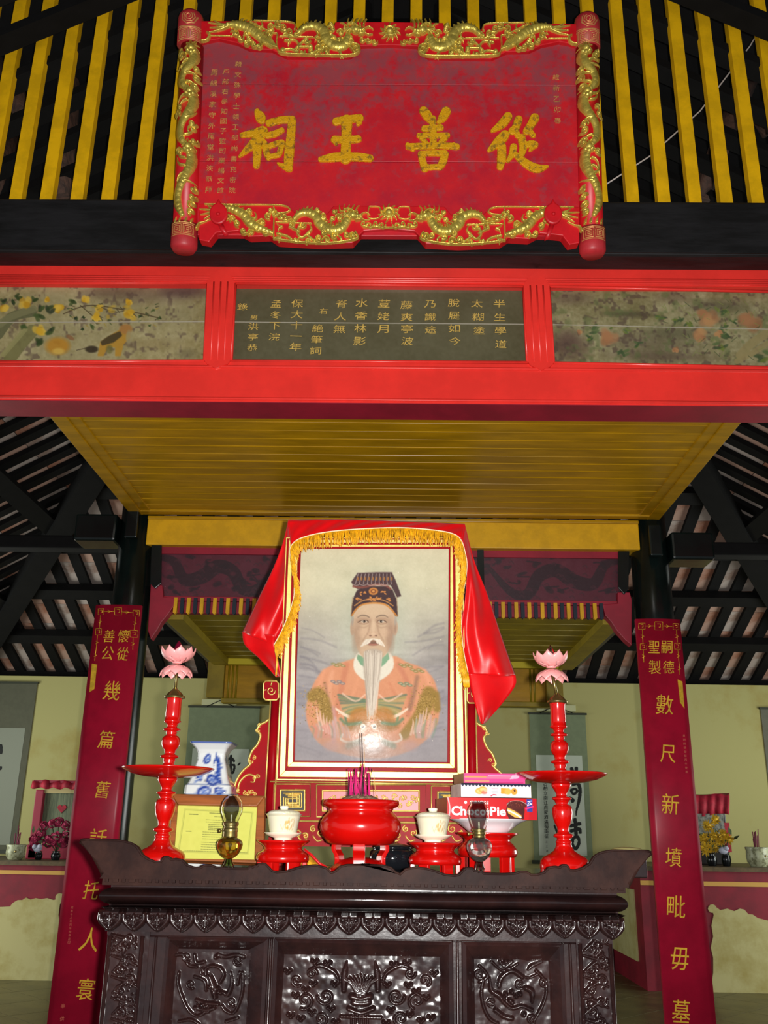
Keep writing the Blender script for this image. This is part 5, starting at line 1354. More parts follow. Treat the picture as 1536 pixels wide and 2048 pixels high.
# breast dragon: green mane, horns, brow, eyes, jaws
for s in (-1, 1):
    C = 742
    for k in range(11): cv.line([(C+s*60, 1230+k*8), (C+s*(150+k*6), 1215+k*14), (C+s*(285-k*8), 1190+k*22)], 9, random.choice([(104, 134, 104), (150, 152, 96), (88, 118, 100), (176, 160, 112)]), .8, 1.5)
    cv.line([(C+s*170, 1370), (C+s*240, 1340), (C+s*300, 1300)], [13, 11, 7], (232, 216, 198), .95, 1)
    cv.ell(C+s*105, 1360, 90, 70, (176, 120, 58), .85, .4, s*.3); cv.ell(C+s*120, 1430, 110, 46, (150, 112, 66), .85, .5)
    cv.line([(C+s*90, 1410), (C+s*200, 1420), (C+s*260, 1380)], 12, (92, 128, 100), .8, 2)
    cv.line([(C+s*60, 1190), (C+s*140, 1240), (C+s*250, 1180)], 7, (230, 196, 178), .7, 1)
    for k in range(5): cv.line([(C+s*(330+k*24), 1500-k*10), (C+s*(350+k*26), 1420-k*16), (C+s*(345+k*30), 1380-k*22)], [10, 8, 2], (228, 190, 176), .8, 1)
    cv.line([(C+s*60, 1520), (C+s*170, 1560), (C+s*250, 1540), (C+s*240, 1500)], 9, (226, 212, 196), .9, 1)
    cv.line([(C+s*100, 1560), (C+s*190, 1590)], 22, (104, 138, 116), .7, 3); cv.ell(C+s*330, 1590, 60, 40, (196, 150, 146), .6, .8)
cv.ell(742, 1480, 150, 40, (186, 136, 100), .7, .6); cv.ell(742, 1590, 130, 60, (200, 190, 190), .7, .7); cv.ell(560, 1590, 60, 40, (150, 120, 100), .5, .8)
for x in (670, 765): cv.ell(x, 1437, 22, 20, (226, 220, 208), 1, .3); cv.ell(x, 1440, 11, 10, (92, 88, 90), 1, .4); cv.ell(x-2, 1436, 4, 4, (220, 214, 208), .9, .4)
for k in range(14): cv.line([(240+k*22, 1400+random.uniform(-40, 60)), (260+k*22, 1460), (250+k*24, 1520)], 7, random.choice([(206, 130, 128), (176, 160, 170), (186, 176, 186), (120, 140, 128)]), .6, 2)
for k in range(12): cv.line([(1120+k*15, 1400+random.uniform(-60, 40)), (1110+k*15, 1460), (1120+k*12, 1520)], 8, random.choice([(206, 140, 142), (110, 146, 124), (220, 190, 176), (182, 166, 176)]), .6, 2)
gb = np.clip((Yg-1420)/260, 0, 1)[..., None]*.62; cv.A = cv.A*(1-gb)+np.array((150, 150, 160), np.float32)*gb
# collar
cv.poly([(600, 870), (578, 930), (585, 990), (625, 1040), (690, 1085), (745, 1110), (800, 1080), (870, 1035), (912, 985), (920, 930), (905, 880), (860, 850), (640, 850)], (222, 222, 212), 1, 2, True)
cv.poly([(612, 868), (604, 900), (640, 950), (700, 985), (690, 900), (650, 880)], (112, 158, 128), .95, 1); cv.poly([(870, 852), (882, 900), (840, 950), (790, 985), (800, 900), (840, 880)], (118, 166, 136), .95, 1)
# head
cv.ell(562, 650, 20, 62, (176, 154, 134), 1, .3); cv.ell(925, 650, 24, 62, (182, 158, 138), 1, .3); cv.ell(928, 655, 10, 36, (150, 124, 108), .6, .6)
cv.poly([(575, 520), (566, 620), (580, 720), (612, 830), (650, 885), (745, 930), (835, 885), (880, 820), (905, 720), (918, 620), (910, 520), (740, 430)], (194, 170, 146), 1, 3, True)
cv.ell(745, 500, 130, 60, (206, 184, 158), .7, .8); cv.ell(600, 720, 40, 130, (156, 130, 112), .6, .9); cv.ell(885, 720, 36, 130, (150, 122, 106), .65, .9); cv.ell(660, 690, 44, 40, (206, 178, 154), .6, .9); cv.ell(830, 690, 44, 40, (202, 174, 150), .6, .9)
cv.ell(560, 590, 12, 40, (150, 146, 140), .7, .7); cv.ell(928, 590, 12, 40, (160, 156, 150), .7, .7)
for x, s in ((655, 1), (812, -1)):
    cv.ell(x, 590, 58, 26, (162, 134, 114), .65, .8); cv.line([(x-44*s-4, 606), (x-15*s, 592), (x+30*s, 592), (x+42*s, 606)], 3.5, (84, 66, 58), .9, 1)
    cv.ell(x+4*s, 601, 25, 9, (205, 196, 184), .9, .4); cv.ell(x+6*s, 600, 12, 10.5, (52, 42, 40), .95, .35); cv.ell(x+2, 597, 3, 3, (220, 220, 216), .8, .4)
    cv.line([(x-36*s, 616), (x+6*s, 622), (x+36*s, 612)], 3, (148, 118, 100), .7, 1); cv.line([(x-40*s, 640), (x+5*s, 650), (x+40*s, 632)], 4, (164, 138, 118), .6, 1.5)
    cv.line([(x-50*s, 566), (x-20*s, 550), (x+20*s, 552), (x+48*s, 566)], [3, 5.5, 6, 4], (112, 96, 86), .8, 1)
cv.line([(712, 590), (706, 650), (694, 700)], 6, (164, 136, 116), .7, 2); cv.line([(768, 590), (778, 650), (790, 700)], 6, (160, 132, 112), .7, 2); cv.ell(740, 640, 15, 60, (212, 188, 164), .7, .8)
cv.ell(740, 706, 48, 24, (196, 168, 144), .9, .5); cv.ell(716, 716, 11, 6, (120, 92, 80), .8, .6); cv.ell(764, 716, 11, 6, (120, 92, 80), .8, .6); cv.ell(740, 700, 18, 12, (214, 190, 166), .7, .7)
cv.line([(690, 700), (650, 760)], 4, (150, 122, 104), .55, 2); cv.line([(792, 700), (830, 760)], 4, (150, 122, 104), .55, 2)
cv.ell(740, 775, 62, 22, (128, 96, 84), .9, .5); cv.ell(740, 786, 36, 10, (164, 112, 100), .9, .5); cv.line([(690, 772), (740, 776), (790, 772)], 3, (80, 58, 54), .9, 1)
for k in range(50):
    s = random.choice((-1, 1)); x = 740+s*random.uniform(2, 62); cv.line([(x, 742+abs(x-740)*.12), (x+s*18, 752+abs(x-740)*.3), (x+s*26+s*abs(x-740)*.25, 770+abs(x-740)*.55)], 3.4, random.choice([(222, 216, 204), (200, 194, 184), (236, 232, 222)]), .75, 1)
cv.poly([(660, 850), (700, 830), (745, 822), (790, 832), (822, 855), (808, 1000), (795, 1130), (775, 1260), (735, 1360), (705, 1260), (680, 1110), (664, 980)], (176, 168, 158), .9, 3, True)
for k in range(150):
    x = 742+random.uniform(-74, 74); w = (x-742)
    cv.line([(x, 835+random.uniform(0, 50)), (742+w*.85+random.uniform(-6, 6), 1010), (742+w*.5+random.uniform(-8, 8), random.uniform(1100, 1390))], 2.2, random.choice([(212, 206, 196), (150, 142, 134), (190, 182, 172), (232, 228, 218)]), .6, .8)
# cap
cv.poly([(545, 565), (552, 470), (566, 395), (590, 345), (640, 310), (860, 310), (900, 340), (935, 420), (948, 560), (925, 555), (900, 500), (860, 462), (800, 445), (735, 440), (665, 452), (610, 482), (572, 530)], (62, 48, 54), 1, 1)
cv.poly([(592, 198), (890, 190), (920, 250), (975, 390), (938, 402), (905, 340), (880, 300), (740, 290), (600, 335), (562, 310), (540, 272)], (72, 56, 62), 1, 1)
cv.line([(560, 310), (640, 318), (740, 296), (830, 300), (880, 330)], 9, (128, 72, 66), .8, 1)
for k in range(10):
    x = 595+k*31; cv.line([(x+4, 205), (x-8+k*1.5, 250), (x-18+k*3.5, 290)], 2.6, (170, 160, 160), .9, .8)
    cv.ell(x+2+k*1.5, 245, 7, 16, (168, 112, 60), .8, .6)
cv.line([(590, 200), (740, 192), (892, 192)], 3, (110, 96, 100), .9, .8)
for k in range(5): cv.line([(555+k*62, 292), (586+k*62, 302), (617+k*62, 290)], 2.6, (176, 160, 158), .8, .8)
cv.line([(556, 548), (588, 500), (640, 462), (735, 447), (830, 458), (890, 500), (935, 552)], 7, (196, 128, 60), .9, 1); cv.line([(575, 470), (640, 430), (735, 412), (830, 428), (905, 470)], 4, (206, 144, 80), .9, 1)
cv.ell(733, 350, 40, 30, (198, 130, 66), .95, .3); cv.ell(733, 350, 24, 18, (120, 70, 50), .9, .4); cv.ell(733, 350, 12, 9, (210, 150, 84), .9, .4)
for x, y in ((645, 368), (820, 362), (610, 418), (860, 418), (690, 410), (780, 408), (735, 425)):
    for k in range(4): cv.ell(x+random.uniform(-22, 22), y+random.uniform(-10, 10), 12, 6, (202, 134, 74), .85, .5, random.uniform(-1, 1))
cv.line([(935, 400), (948, 555)], 3, (150, 120, 90), .7, 1); cv.line([(556, 400), (547, 555)], 3, (150, 120, 90), .7, 1)
cv.noise(4, (3, 2))
for k in range(16): cv.ell(random.uniform(150, 1340), random.uniform(80, 1680), 4, 4, (236, 234, 226), .8, .5)
def pcorner(q, h): 
    u, v = PP.px(*q); return PP.at(u, v, h)
cv.A = (cv.A*.90+np.array((170, 160, 140), np.float32)*.10)*np.array((.95, .91, .87), np.float32)
cs = [pcorner(zp(172, -30), .002), pcorner(zp(1364, -30), .002), pcorner(zp(108, 1720), .002), pcorner(zp(1352, 1720), .002)]
cv.mesh('portrait_print', cs, M_port, pt)
# frame: nested mouldings
def ring(o, i, h0, h1, name, material, parent, pl=PP):
    O = pl.poly(o); I = pl.poly(i)
    for k in range(4):
        j = (k+1) % 4
        MB().prism([O[k], O[j], I[j], I[k]], pl, h0, h1).build(name, material, parent, bevel=.0008)
def rect(l0, t, r0, b, l1=None, r1=None):   # top-left, top-right, bottom-right, bottom-left
    return [(l0, t), (r0, t), (r1 if r1 else r0, b+ (0.01*(r0-l0))), (l1 if l1 else l0, b)]
lv = [(598.5, 1098, 897.5, 1521, 590, 894.5), (596, 1095, 900, 1524, 586.5, 899), (590.5, 1091, 905, 1533, 576, 908), (586, 1088, 909, 1541, 571.5, 913.5), (579, 1082, 918, 1553, 560, 927), (575, 1079, 921.5, 1557, 556, 931), (573, 1077, 923.5, 1560, 553.5, 934)]
cols_ = [(M_stred, .008), (M_goldl, .014), (M_stred, .011), (M_goldl, .02), (M_stred, .016), (M_goldl, .018)]
for k in range(6):
    a, b_ = lv[k+1], lv[k]
    ring(rect(*a), rect(*b_), -.012, cols_[k][1], 'frame_moulding', cols_[k][0], pt)
MB().prism(pp(*rect(*lv[6])), PP, -.02, -.004).build('backing', M_stred, pt)
# stand
YS = Yp0-.0
ps = vplane(YS)
sd = thing('portrait_stand', 'red and gold lacquered throne-like stand holding the portrait', 'stand', (c_bot.x, YS+.03, ztop))
zbase = ztop
for s in (0, 1):
    xt, xb2 = ((545.5, 545) if not s else (944, 946)); 
    X = (xat(xt, 1400, YS)+xat(xb2, 1600, YS))/2
    MB().tube([(X, YS+.02, zat(1640, YS)), (X, YS+.02, zat(1398, YS))], .0135, 16).build('post', M_stred, sd)
    mb = MB()
    for dx in (-.0145, .0125): mb.tube([(X+dx, YS+.008, zat(1640, YS)), (X+dx, YS+.008, zat(1400, YS))], .0022, 6)
    mb.build('gilt_line', M_goldl, sd)
    bx, by = ((542, 1381) if not s else (949, 1387))
    w, h = 15, 19
    poly = [(bx-w+4, by-h), (bx+w-4, by-h), (bx+w, by-h+5), (bx+w, by+h-5), (bx+w-4, by+h), (bx-w+4, by+h), (bx-w, by+h-5), (bx-w, by-h+5)]
    MB().prism(ps.poly(poly), ps, -.03, -.002).build('finial_block', M_stred, sd, bevel=.001)
    mb = MB(); L = [ps.at(*ps.px(*p), -.001) for p in poly+poly[:1]]; mb.tube(L, .0022, 6)
    mb.tube([ps.at(*ps.px(bx+9*(1-i/16)*math.cos(i*.6), by+10*(1-i/16)*math.sin(i*.6)), 0) for i in range(15)], .0018, 6)
    mb.tube([ps.at(*ps.px(bx-14, by), 0), ps.at(*ps.px(bx-9, by-2), 0)], .0018, 6); mb.tube([ps.at(*ps.px(bx+2, by-18), 0), ps.at(*ps.px(bx, by-10), 0)], .0018, 6)
    mb.build('finial_gilding', M_goldl, sd)
zw = lambda x, y: (220+x/3.7925, 1240+y/3.7925)
wingL = [zw(*p) for p in [(1195, 750), (1170, 770), (1130, 790), (1110, 830), (1135, 870), (1110, 940), (1070, 990), (1045, 1060), (1055, 1090), (1010, 1130), (970, 1180), (940, 1250), (945, 1310), (985, 1335), (1100, 1340), (1200, 1345), (1215, 1345), (1215, 750)]]
# full sizes: continue the lower edge down behind the frame
def wing(pts, flip):
    if flip: pts = [(1488-p[0], p[1]+(1488-2*p[0])*.012) for p in pts]
    MB().prism(ps.poly(pts), ps, -.035, -.02).build('side_wing', M_stred, sd, bevel=.001)
    F = Field(ps, (min(p[0] for p in pts)-4, min(p[1] for p in pts)-4, max(p[0] for p in pts)+4, max(p[1] for p in pts)+4), .0008)
    F.tube(pts[:13], 2.3, .006); q = lambda x, y: ((1488-zw(x, y)[0], zw(x, y)[1]+(1488-2*zw(x, y)[0])*.012) if flip else zw(x, y))
    F.tube([q(960, 1300), (q(975, 1230)), q(1020, 1180), q(1060, 1170), q(1090, 1190), q(1085, 1225), q(1060, 1225)], [1.8, 2.2, 2.2, 2, 1.8, 1.6, 1.2], .006)
    for c in ((1085, 1195), (1115, 1185), (965, 1290), (1010, 1310), (1040, 1310), (1070, 1300), (1090, 1320), (1030, 1330), (1110, 830), (1130, 790), (1060, 1070), (1085, 1040)):
        F.spiral(*q(*c), 4.5, 1.3, .006, 1.2, random.random()*6); 
    F.mesh('wing_gilding', M_goldl, sd, -.0215, thr=.0002)
wing(wingL, False); wing(wingL, True)
# lower drawer-like panels
zd = lambda x, y: (500+x/3.339, 1520+y/3.339)
za_, zb_ = zat(1561, YS), zat(1646, YS)
X0, X1 = xat(540, 1600, YS), xat(955, 1600, YS)
MB().box((X0, YS+.008, zb_), (X1, YS+.05, za_)).build('panel_ground', M_stred, sd)
mb = MB()
def gl(pts, r=.0022): mb.tube([ps.at(*ps.px(*p), -.004) for p in pts], r, 6)
for x0, x1 in ((548, 620), (633, 852), (863, 935)):
    dy = (x0-548)*.012
    gl([(x0, 1568+dy), (x1, 1568+dy), (x1, 1633+dy), (x0, 1633+dy), (x0, 1568+dy)])
gl([(540, 1563), (955, 1569)]); gl([(540, 1641), (955, 1647)], .003)
mb.build('gilt_line', M_goldl, sd)
for x0, x1, kind in ((561, 609, 0), (645, 838, 1), (876, 924, 0)):
    dy = (x0-561)*.012
    MB().prism(ps.poly([(x0, 1580+dy), (x1, 1580+dy), (x1, 1621+dy), (x0, 1621+dy)]), ps, -.008, -.003).build('panel_inset', mat('rose_lacquer', (196, 90, 96), .4) if kind else M_black, sd)
    F = Field(ps, (x0-3, 1576, x1+3, 1630), .0007)
    F.tube([(x0, 1580+dy), (x1, 1580+dy), (x1, 1621+dy), (x0, 1621+dy), (x0, 1580+dy)], 1.8, .005, k=1)
    if kind:
        for k in range(34):
            x = x0+6+(x1-x0-12)*k/33; F.spiral(x, 1601+dy+9*math.sin(k*1.7), 5.5, 1.5, .005, 1.2, k, (-1)**k)
    else:
        cx_, cy_ = (x0+x1)/2, 1600.5+dy
        for w in (18, 13.5, 9):
            hgt = w*.78; F.tube([(cx_-w, cy_-hgt), (cx_+w, cy_-hgt), (cx_+w, cy_+hgt), (cx_-w, cy_+hgt), (cx_-w, cy_-hgt*.4)], 1.5, .005, k=1)
        F.tube([(cx_-12, cy_-3), (cx_+12, cy_-3)], 1.5, .005); F.tube([(cx_-12, cy_+5), (cx_+12, cy_+5)], 1.5, .005); F.tube([(cx_, cy_-15), (cx_, cy_+15)], 1.5, .005)
    F.mesh('panel_gilding', M_goldl, sd, -.004, thr=.0002)
# lower apron with gold scrolls and legs
MB().box((X0, YS+.012, zat(1695, YS)), (X1, YS+.04, zb_)).build('apron_board', M_stred, sd)
F = Field(ps, (540, 1648, 956, 1700), .0009); random.seed(8)
for k in range(26):
    x = 548+k*15.5; F.spiral(x, 1665+8*math.sin(k*2.1), random.uniform(6, 9), 1.5, .005, 1.3, k, (-1)**k)
    if k % 2: F.tube([(x, 1672), (x+8, 1682), (x+18, 1680)], 1.3, .005)
F.mesh('apron_gilding', M_goldl, sd, -.012, thr=.0002)
for x in (550, 940):
    for dy in (.0, .2): X = xat(x, 1690, YS); MB().box((X-.018, YS+.0+dy, ztop), (X+.018, YS+.035+dy, zat(1690, YS))).build('leg', M_stred, sd, bevel=.003)
MB().box((X0, YS+.05, zat(1690, YS)), (X1, YS+.24, zb_+.01)).build('box_body', M_stred, sd)
MB().box((X0+.02, YS+.05, zb_+.01), (X1-.02, YS+.075, zat(1420, YS))).build('back_board', M_stred, sd)
# red satin cloth draped over the portrait top
cl = thing('drape', 'red satin cloth with gold fringe draped over the portrait top', 'cloth', tuple(P(750, 1040, Yp1-.03)))
def crv(pts, n):
    q = smooth_pts(pts, 12); L = [0]
    for a, b_ in zip(q[:-1], q[1:]): L.append(L[-1]+math.dist(a, b_))
    out = []
    for i in range(n):
        t = L[-1]*i/(n-1); k = max(j for j in range(len(L)) if L[j] <= t+1e-9); k = min(k, len(q)-2); f = (t-L[k])/max(L[k+1]-L[k], 1e-9)
        out.append(tuple(a+(b_-a)*f for a, b_ in zip(q[k], q[k+1])))
    return out
def sheet(name, A, B, fold, na=40, nb=22, extra=None):
    """A, B: curves of (px, py, Y); grid between them with folds"""
    a, b_ = crv(A, na), crv(B, na); mb = MB(); rows = []
    for i in range(na):
        row = []
        for j in range(nb):
            t = j/(nb-1); px = a[i][0]+(b_[i][0]-a[i][0])*t; py = a[i][1]+(b_[i][1]-a[i][1])*t; Y = a[i][2]+(b_[i][2]-a[i][2])*t
            row.append(P(px, py, Y+fold(i/(na-1), t)))
        rows.append(row)
    return mb.grid(rows).build(name, M_satin, cl, solid=.0025)
Yq = Yp1-.028
sheet('top_flap', [(577, 1040, Yq+.015), (680, 1039, Yq+.01), (800, 1043, Yq+.01), (929, 1048, Yq+.015)], [(582, 1098, Yq-.01), (600, 1078, Yq-.012), (680, 1062, Yq-.014), (790, 1056, Yq-.014), (880, 1064, Yq-.012), (924, 1078, Yq-.01)],
      lambda s, t: .006*math.sin(s*46+t*5)*(1-t)*t*2.5, 90, 10)
MB().grid([[P(577+352*i/20, 1040+8*i/20, Yq+.015+.22*j/4) - V((0, 0, .01*j)) for i in range(21)] for j in range(5)]).build('top_cover', M_satin, cl, solid=.0025)
fo = lambda s, t: .020*math.sin(t*6.5+s*2.5)*s+.006*math.sin(t*13-s*5)*s
sheet('side_fall', [(577, 1040, Yq+.016), (566, 1085, Yq+.03), (545, 1140, Yq+.05), (515, 1200, Yq+.06), (485, 1264, Yq+.07)], [(582, 1090, Yq-.008), (590, 1150, Yq+.012), (588, 1210, Yq+.022), (570, 1255, Yq+.03), (549, 1292, Yq+.03)], fo)
sheet('side_fall', [(485, 1264, Yq+.07), (490, 1290, Yq+.08), (520, 1318, Yq+.09), (552, 1354, Yq+.07)], [(549, 1270, Yq+.035), (550, 1290, Yq+.05), (556, 1320, Yq+.05), (562, 1354, Yq+.06)], lambda s, t: .004*math.sin(t*5), 24, 12)
sheet('side_fall', [(929, 1048, Yq+.016), (948, 1120, Yq+.045), (975, 1190, Yq+.06), (1002, 1270, Yq+.07), (1031, 1352, Yq+.075)], [(924, 1078, Yq-.006), (934, 1130, Yq+.01), (930, 1200, Yq+.018), (922, 1270, Yq+.024), (937, 1352, Yq+.03)], fo, 50, 26)
sheet('side_fall', [(1031, 1350, Yq+.077), (1030, 1372, Yq+.08), (1002, 1410, Yq+.085), (968, 1448, Yq+.085)], [(937, 1346, Yq+.035), (940, 1370, Yq+.045), (950, 1410, Yq+.06), (962, 1448, Yq+.07)], lambda s, t: .006*math.sin(t*6+s*2), 30, 16)
# piping and fringe
pipe = [(549, 1290, Yq+.022), (566, 1258, Yq+.018), (583, 1215, Yq+.006), (590, 1180, Yq-.004), (586, 1140, Yq-.012), (581, 1108, Yq-.018), (583, 1092, Yq-.022), (600, 1078, Yq-.024), (640, 1067, Yq-.025), (700, 1060, Yq-.026), (790, 1056, Yq-.026), (860, 1060, Yq-.025), (905, 1068, Yq-.024), (922, 1082, Yq-.02), (930, 1108, Yq-.014), (933, 1130, Yq-.008), (930, 1160, Yq-.004), (924, 1200, Yq), (922, 1250, Yq+.004), (926, 1300, Yq+.008), (936, 1350, Yq+.012)]
pq = crv(pipe, 140)
MB().tube([P(*p) for p in pq], .0032, 6).build('piping', M_cord, cl)
mb = MB(); random.seed(12)
pf = crv(pipe, 620)
for i, (x, y, Y) in enumerate(pf):
    top_ = 590 < x < 918 and y < 1082
    L = random.uniform(24, 34) if top_ else random.uniform(18, 34)
    n_ = 1 if top_ else 2
    for q in range(n_):
        inward = (random.uniform(2, 12) if x < 750 else random.uniform(-13, -2)) if not top_ else random.uniform(-3, 3)
        if not top_ and y > 1290 and x > 900: inward *= .8
        p0 = P(x, y, Y-.002); p1 = P(x+inward*.6+random.uniform(-1.5, 1.5), y+L*.45, Y-.008-random.random()*.006); p2 = P(x+inward+random.uniform(-3, 3), y+L*.95, Y-.004-random.random()*.006)
        mb.tube([p0, p1, p2], [.0013, .0016, .0010], 4, caps=False)
for k in range(5): mb.tube([P(551, 1300, Yq+.01), P(553+k*.6, 1325, Yq+.012), P(551+k*.4, 1352, Yq+.014)], .0012, 4)
for k in range(60):
    x = 936+random.uniform(-9, 3); mb.tube([P(x-3, 1345, Yq+.004), P(x-1, 1358, Yq-.002), P(x, 1372+random.uniform(-5, 4), Yq)], .0014, 4)
o = mb.build('fringe', M_fringe, cl); o['kind'] = 'stuff'
# ------------------------------------------------------------------ things on the altar table
zL = lambda x, y: (220+x/3.7925, 1240+y/3.7925)
zR = lambda x, y: (860+x/3.7925, 1240+y/3.7925)
def lathe_px(mb, prof, cx, y0, Y, z_base, n=40, **k):
    """prof (half width px, y px): measured silhouette -> radii in metres on an upright axis"""
    s = mpp(cx, y0, Y); c = P(cx, y0, Y)
    ys = [zat(y, Y, cx) for _, y in prof]
    pr = [(r*s, z) for (r, _), z in zip(prof, ys)]
    if z_base is not None: pr = [(pr[0][0], z_base)]+pr if pr[0][1] > z_base else pr
    return mb.lathe(pr, (c.x, Y, 0), n, **k)
# candlesticks
CS = [(185, 1920), (195, 1905), (188, 1880), (192, 1868), (192, 1850), (186, 1815), (165, 1788), (112, 1762), (80, 1740), (66, 1715), (58, 1690), (62, 1684), (62, 1672), (54, 1664), (50, 1650), (75, 1640), (78, 1630), (74, 1620), (48, 1612), (44, 1590), (48, 1565), (62, 1540), (75, 1500), (80, 1460), (78, 1425), (66, 1405), (46, 1396), (54, 1380), (58, 1368), (74, 1360), (78, 1352), (72, 1344), (42, 1336), (42, 1318), (50, 1300), (60, 1285), (74, 1262), (78, 1250), (74, 1240)]
CS2 = [(74, 1240), (100, 1234), (190, 1228), (280, 1208), (345, 1180), (362, 1168), (366, 1162), (358, 1158), (300, 1168), (200, 1186), (90, 1190), (60, 1165)]
CS3 = [(60, 1165), (58, 1148), (46, 1132), (42, 1120), (50, 1100), (46, 1088), (70, 1080), (74, 1072), (70, 1064), (42, 1056), (42, 1044), (46, 1022), (60, 1008), (72, 980), (73, 955), (70, 930), (58, 914), (40, 904), (42, 892), (46, 884), (40, 872), (66, 868), (70, 860), (66, 852), (42, 846), (40, 832), (46, 815), (66, 802), (70, 794), (62, 786), (61, 750), (63, 740), (61, 700), (60, 660), (62, 620), (67, 606), (55, 606), (50, 640), (0, 642)]
def candlestick(label, cx, Y, bulb, tilt):
    # profile measured on the right stick; heights kept relative to the base
    s = mpp(1128, 1740, 2.42)/3.7925*.985
    t = thing('candlestick', label, 'candlestick', (cx, Y, ztop))
    z = lambda y: ztop+(1920-y)*s*1.0
    for nm, pr in (('lower_stem', CS), ('drip_dish', CS2), ('upper_stem', CS3)):
        MB().lathe([(r*s, z(y)) for r, y in pr], (cx, Y, 0), 48).build(nm, M_cand, t)
    zt_ = z(606)
    MB().lathe([(0, zt_-.002), (75*s, zt_-.001), (84*s, zt_+.001), (84*s, zt_+.005), (70*s, zt_+.006), (60*s, zt_+.012), (30*s, zt_+.020), (12*s, zt_+.026)], (cx, Y, 0), 32).build('brass_cap', M_brass, t)
    top = V((cx+tilt, Y, z(320)))
    MB().tube([(cx, Y, zt_+.015), top], .0042, 10).build('brass_rod', M_brass, t)
    fl_ = MB().lathe([(0, -.001), (.012, 0), (.013, .004), (.009, .012), (.0, .016)], top, 16).build('flower_core', M_pink, t)
    def petal(ang, R, H, w, down, jag):
        mb = MB(); rows = []
        for i in range(9):
            t_ = i/8; rr = R*math.sin(t_*1.65)**.9; zz = H*(t_**1.7)*(1 if not down else -1); ww = w*1.35*math.sin(min(.97, t_*.72+.14)*math.pi)**.7*(1 if t_ < .78 else max(.08, 1-(t_-.78)*4.0))
            row = []
            for j in range(7):
                q = (j-3)/3; a = ang+q*ww/max(rr, R*.35)
                dz = -abs(q)*.003*(1 if not down else -1)*t_
                row.append(top+V((rr*math.cos(a)*(1-.05*q*q), rr*math.sin(a)*(1-.05*q*q), zz+dz+(0.002 if not down else -.004))))
            rows.append(row)
        mb.grid(rows).build('petal', M_pink, fl_, solid=.0012)
    for k in range(9): petal(2*math.pi*k/9+.2, .045, .040, .017, False, 0)
    for k in range(7): petal(2*math.pi*k/7+.5, .030, .036, .015, False, 0)
    for k in range(9): petal(2*math.pi*k/9, .042, .032, .016, True, 0)
    MB().lathe([(0, .006), (.010, .008), (.0135, .020), (.013, .032), (.009, .046), (.004, .056), (0, .060)], top, 20).build('bulb', bulb, t, 'dark red glass bud bulb' if bulb is M_bud else 'clear pointed glass bulb')
YK = 2.43
candlestick('scarlet candlestick with pink lotus and dark red bud, at the left table end', xat(323, 1700, YK), YK, M_bud, -.001)
candlestick('scarlet candlestick with pink lotus and clear pointed bulb, at the right table end', xat(1129, 1720, YK), YK, M_glass, -.012)
# certificate frame
YC_ = 2.50
fr = thing('certificate_frame', 'brown wooden frame with pale yellow certificate behind the left oil lamp', 'picture frame', tuple(P(430, 1728, YC_)))
b0 = P(440, 1731, YC_); t0_ = P(441, 1592, YC_+.05)
PQ = Plane(b0, (1, 0, 0), t0_-b0)
qo = [zL(475, 1325), zL(1200, 1342), zL(1112, 1858), zL(455, 1832)]; qo = [(345, 1590), (531, 1594), (528, 1729), (339, 1722)]
qi = [(357, 1612), (515, 1615), (511, 1722), (347, 1719)]; qi = [zL(520, 1410), zL(1119, 1424), zL(1097, 1826), zL(487, 1817)]
O, I = PQ.poly(qo), PQ.poly(qi)
for k in range(4):
    j = (k+1) % 4; MB().prism([O[k], O[j], I[j], I[k]], PQ, -.01, .012).build('frame_rail', M_brown, fr, bevel=.003)
cv = Canvas(480, 1405, 1125, 1830, 3.0, (226, 226, 110)); cv.noise(3, (10,))
G = (120, 128, 60)
cv.line([(540, 1440), (1085, 1452), (1065, 1775), (515, 1768), (540, 1440)], 1.6, G, .7, .5, sm=False); cv.line([(532, 1432), (1094, 1444), (1073, 1783), (506, 1776), (532, 1432)], 1.2, G, .5, .5, sm=False)
random.seed(31)
def tline(x0, x1, y, w=2.0):
    x = x0
    while x < x1:
        L = random.uniform(4, 16); cv.line([(x, y+(x-800)*.02), (min(x+L, x1), y+(x+L-800)*.02)], w, (96, 104, 60), .75, .4, sm=False); x += L+random.uniform(4, 7)
tline(740, 860, 1462, 3); tline(575, 648, 1478, 3.4); tline(780, 850, 1490); tline(715, 960, 1517); tline(715, 920, 1535)
for k in range(4): tline(738, 900, 1555+k*14, 2.6)
tline(560, 600, 1615, 3)
for k in range(4): tline(695, 960-20*k, 1616+k*18)
for k in range(4): tline(690, 950-15*k, 1698+k*18)
tline(560, 1060, 1795+0-28, 1.5)
c4 = [PQ.at(*PQ.px(*q), .003) for q in (qi[0], qi[1], qi[3], qi[2])]
cv.A *= .86
cv.mesh('certificate', c4, M_vc, fr, label='pale yellow printed sheet with rows of tiny text')
MB().prism(O, PQ, -.016, -.0101).build('backing', M_brown, fr)
MB().bar(PQ.at((O[0][0]+O[1][0])/2, O[0][1]*.6, -.016), V((b0.x, b0.y+.09, ztop+.003)), .03, .004, (1, 0, 0)).build('easel_leg', M_brown, fr)
for o in list(fr.children): pass
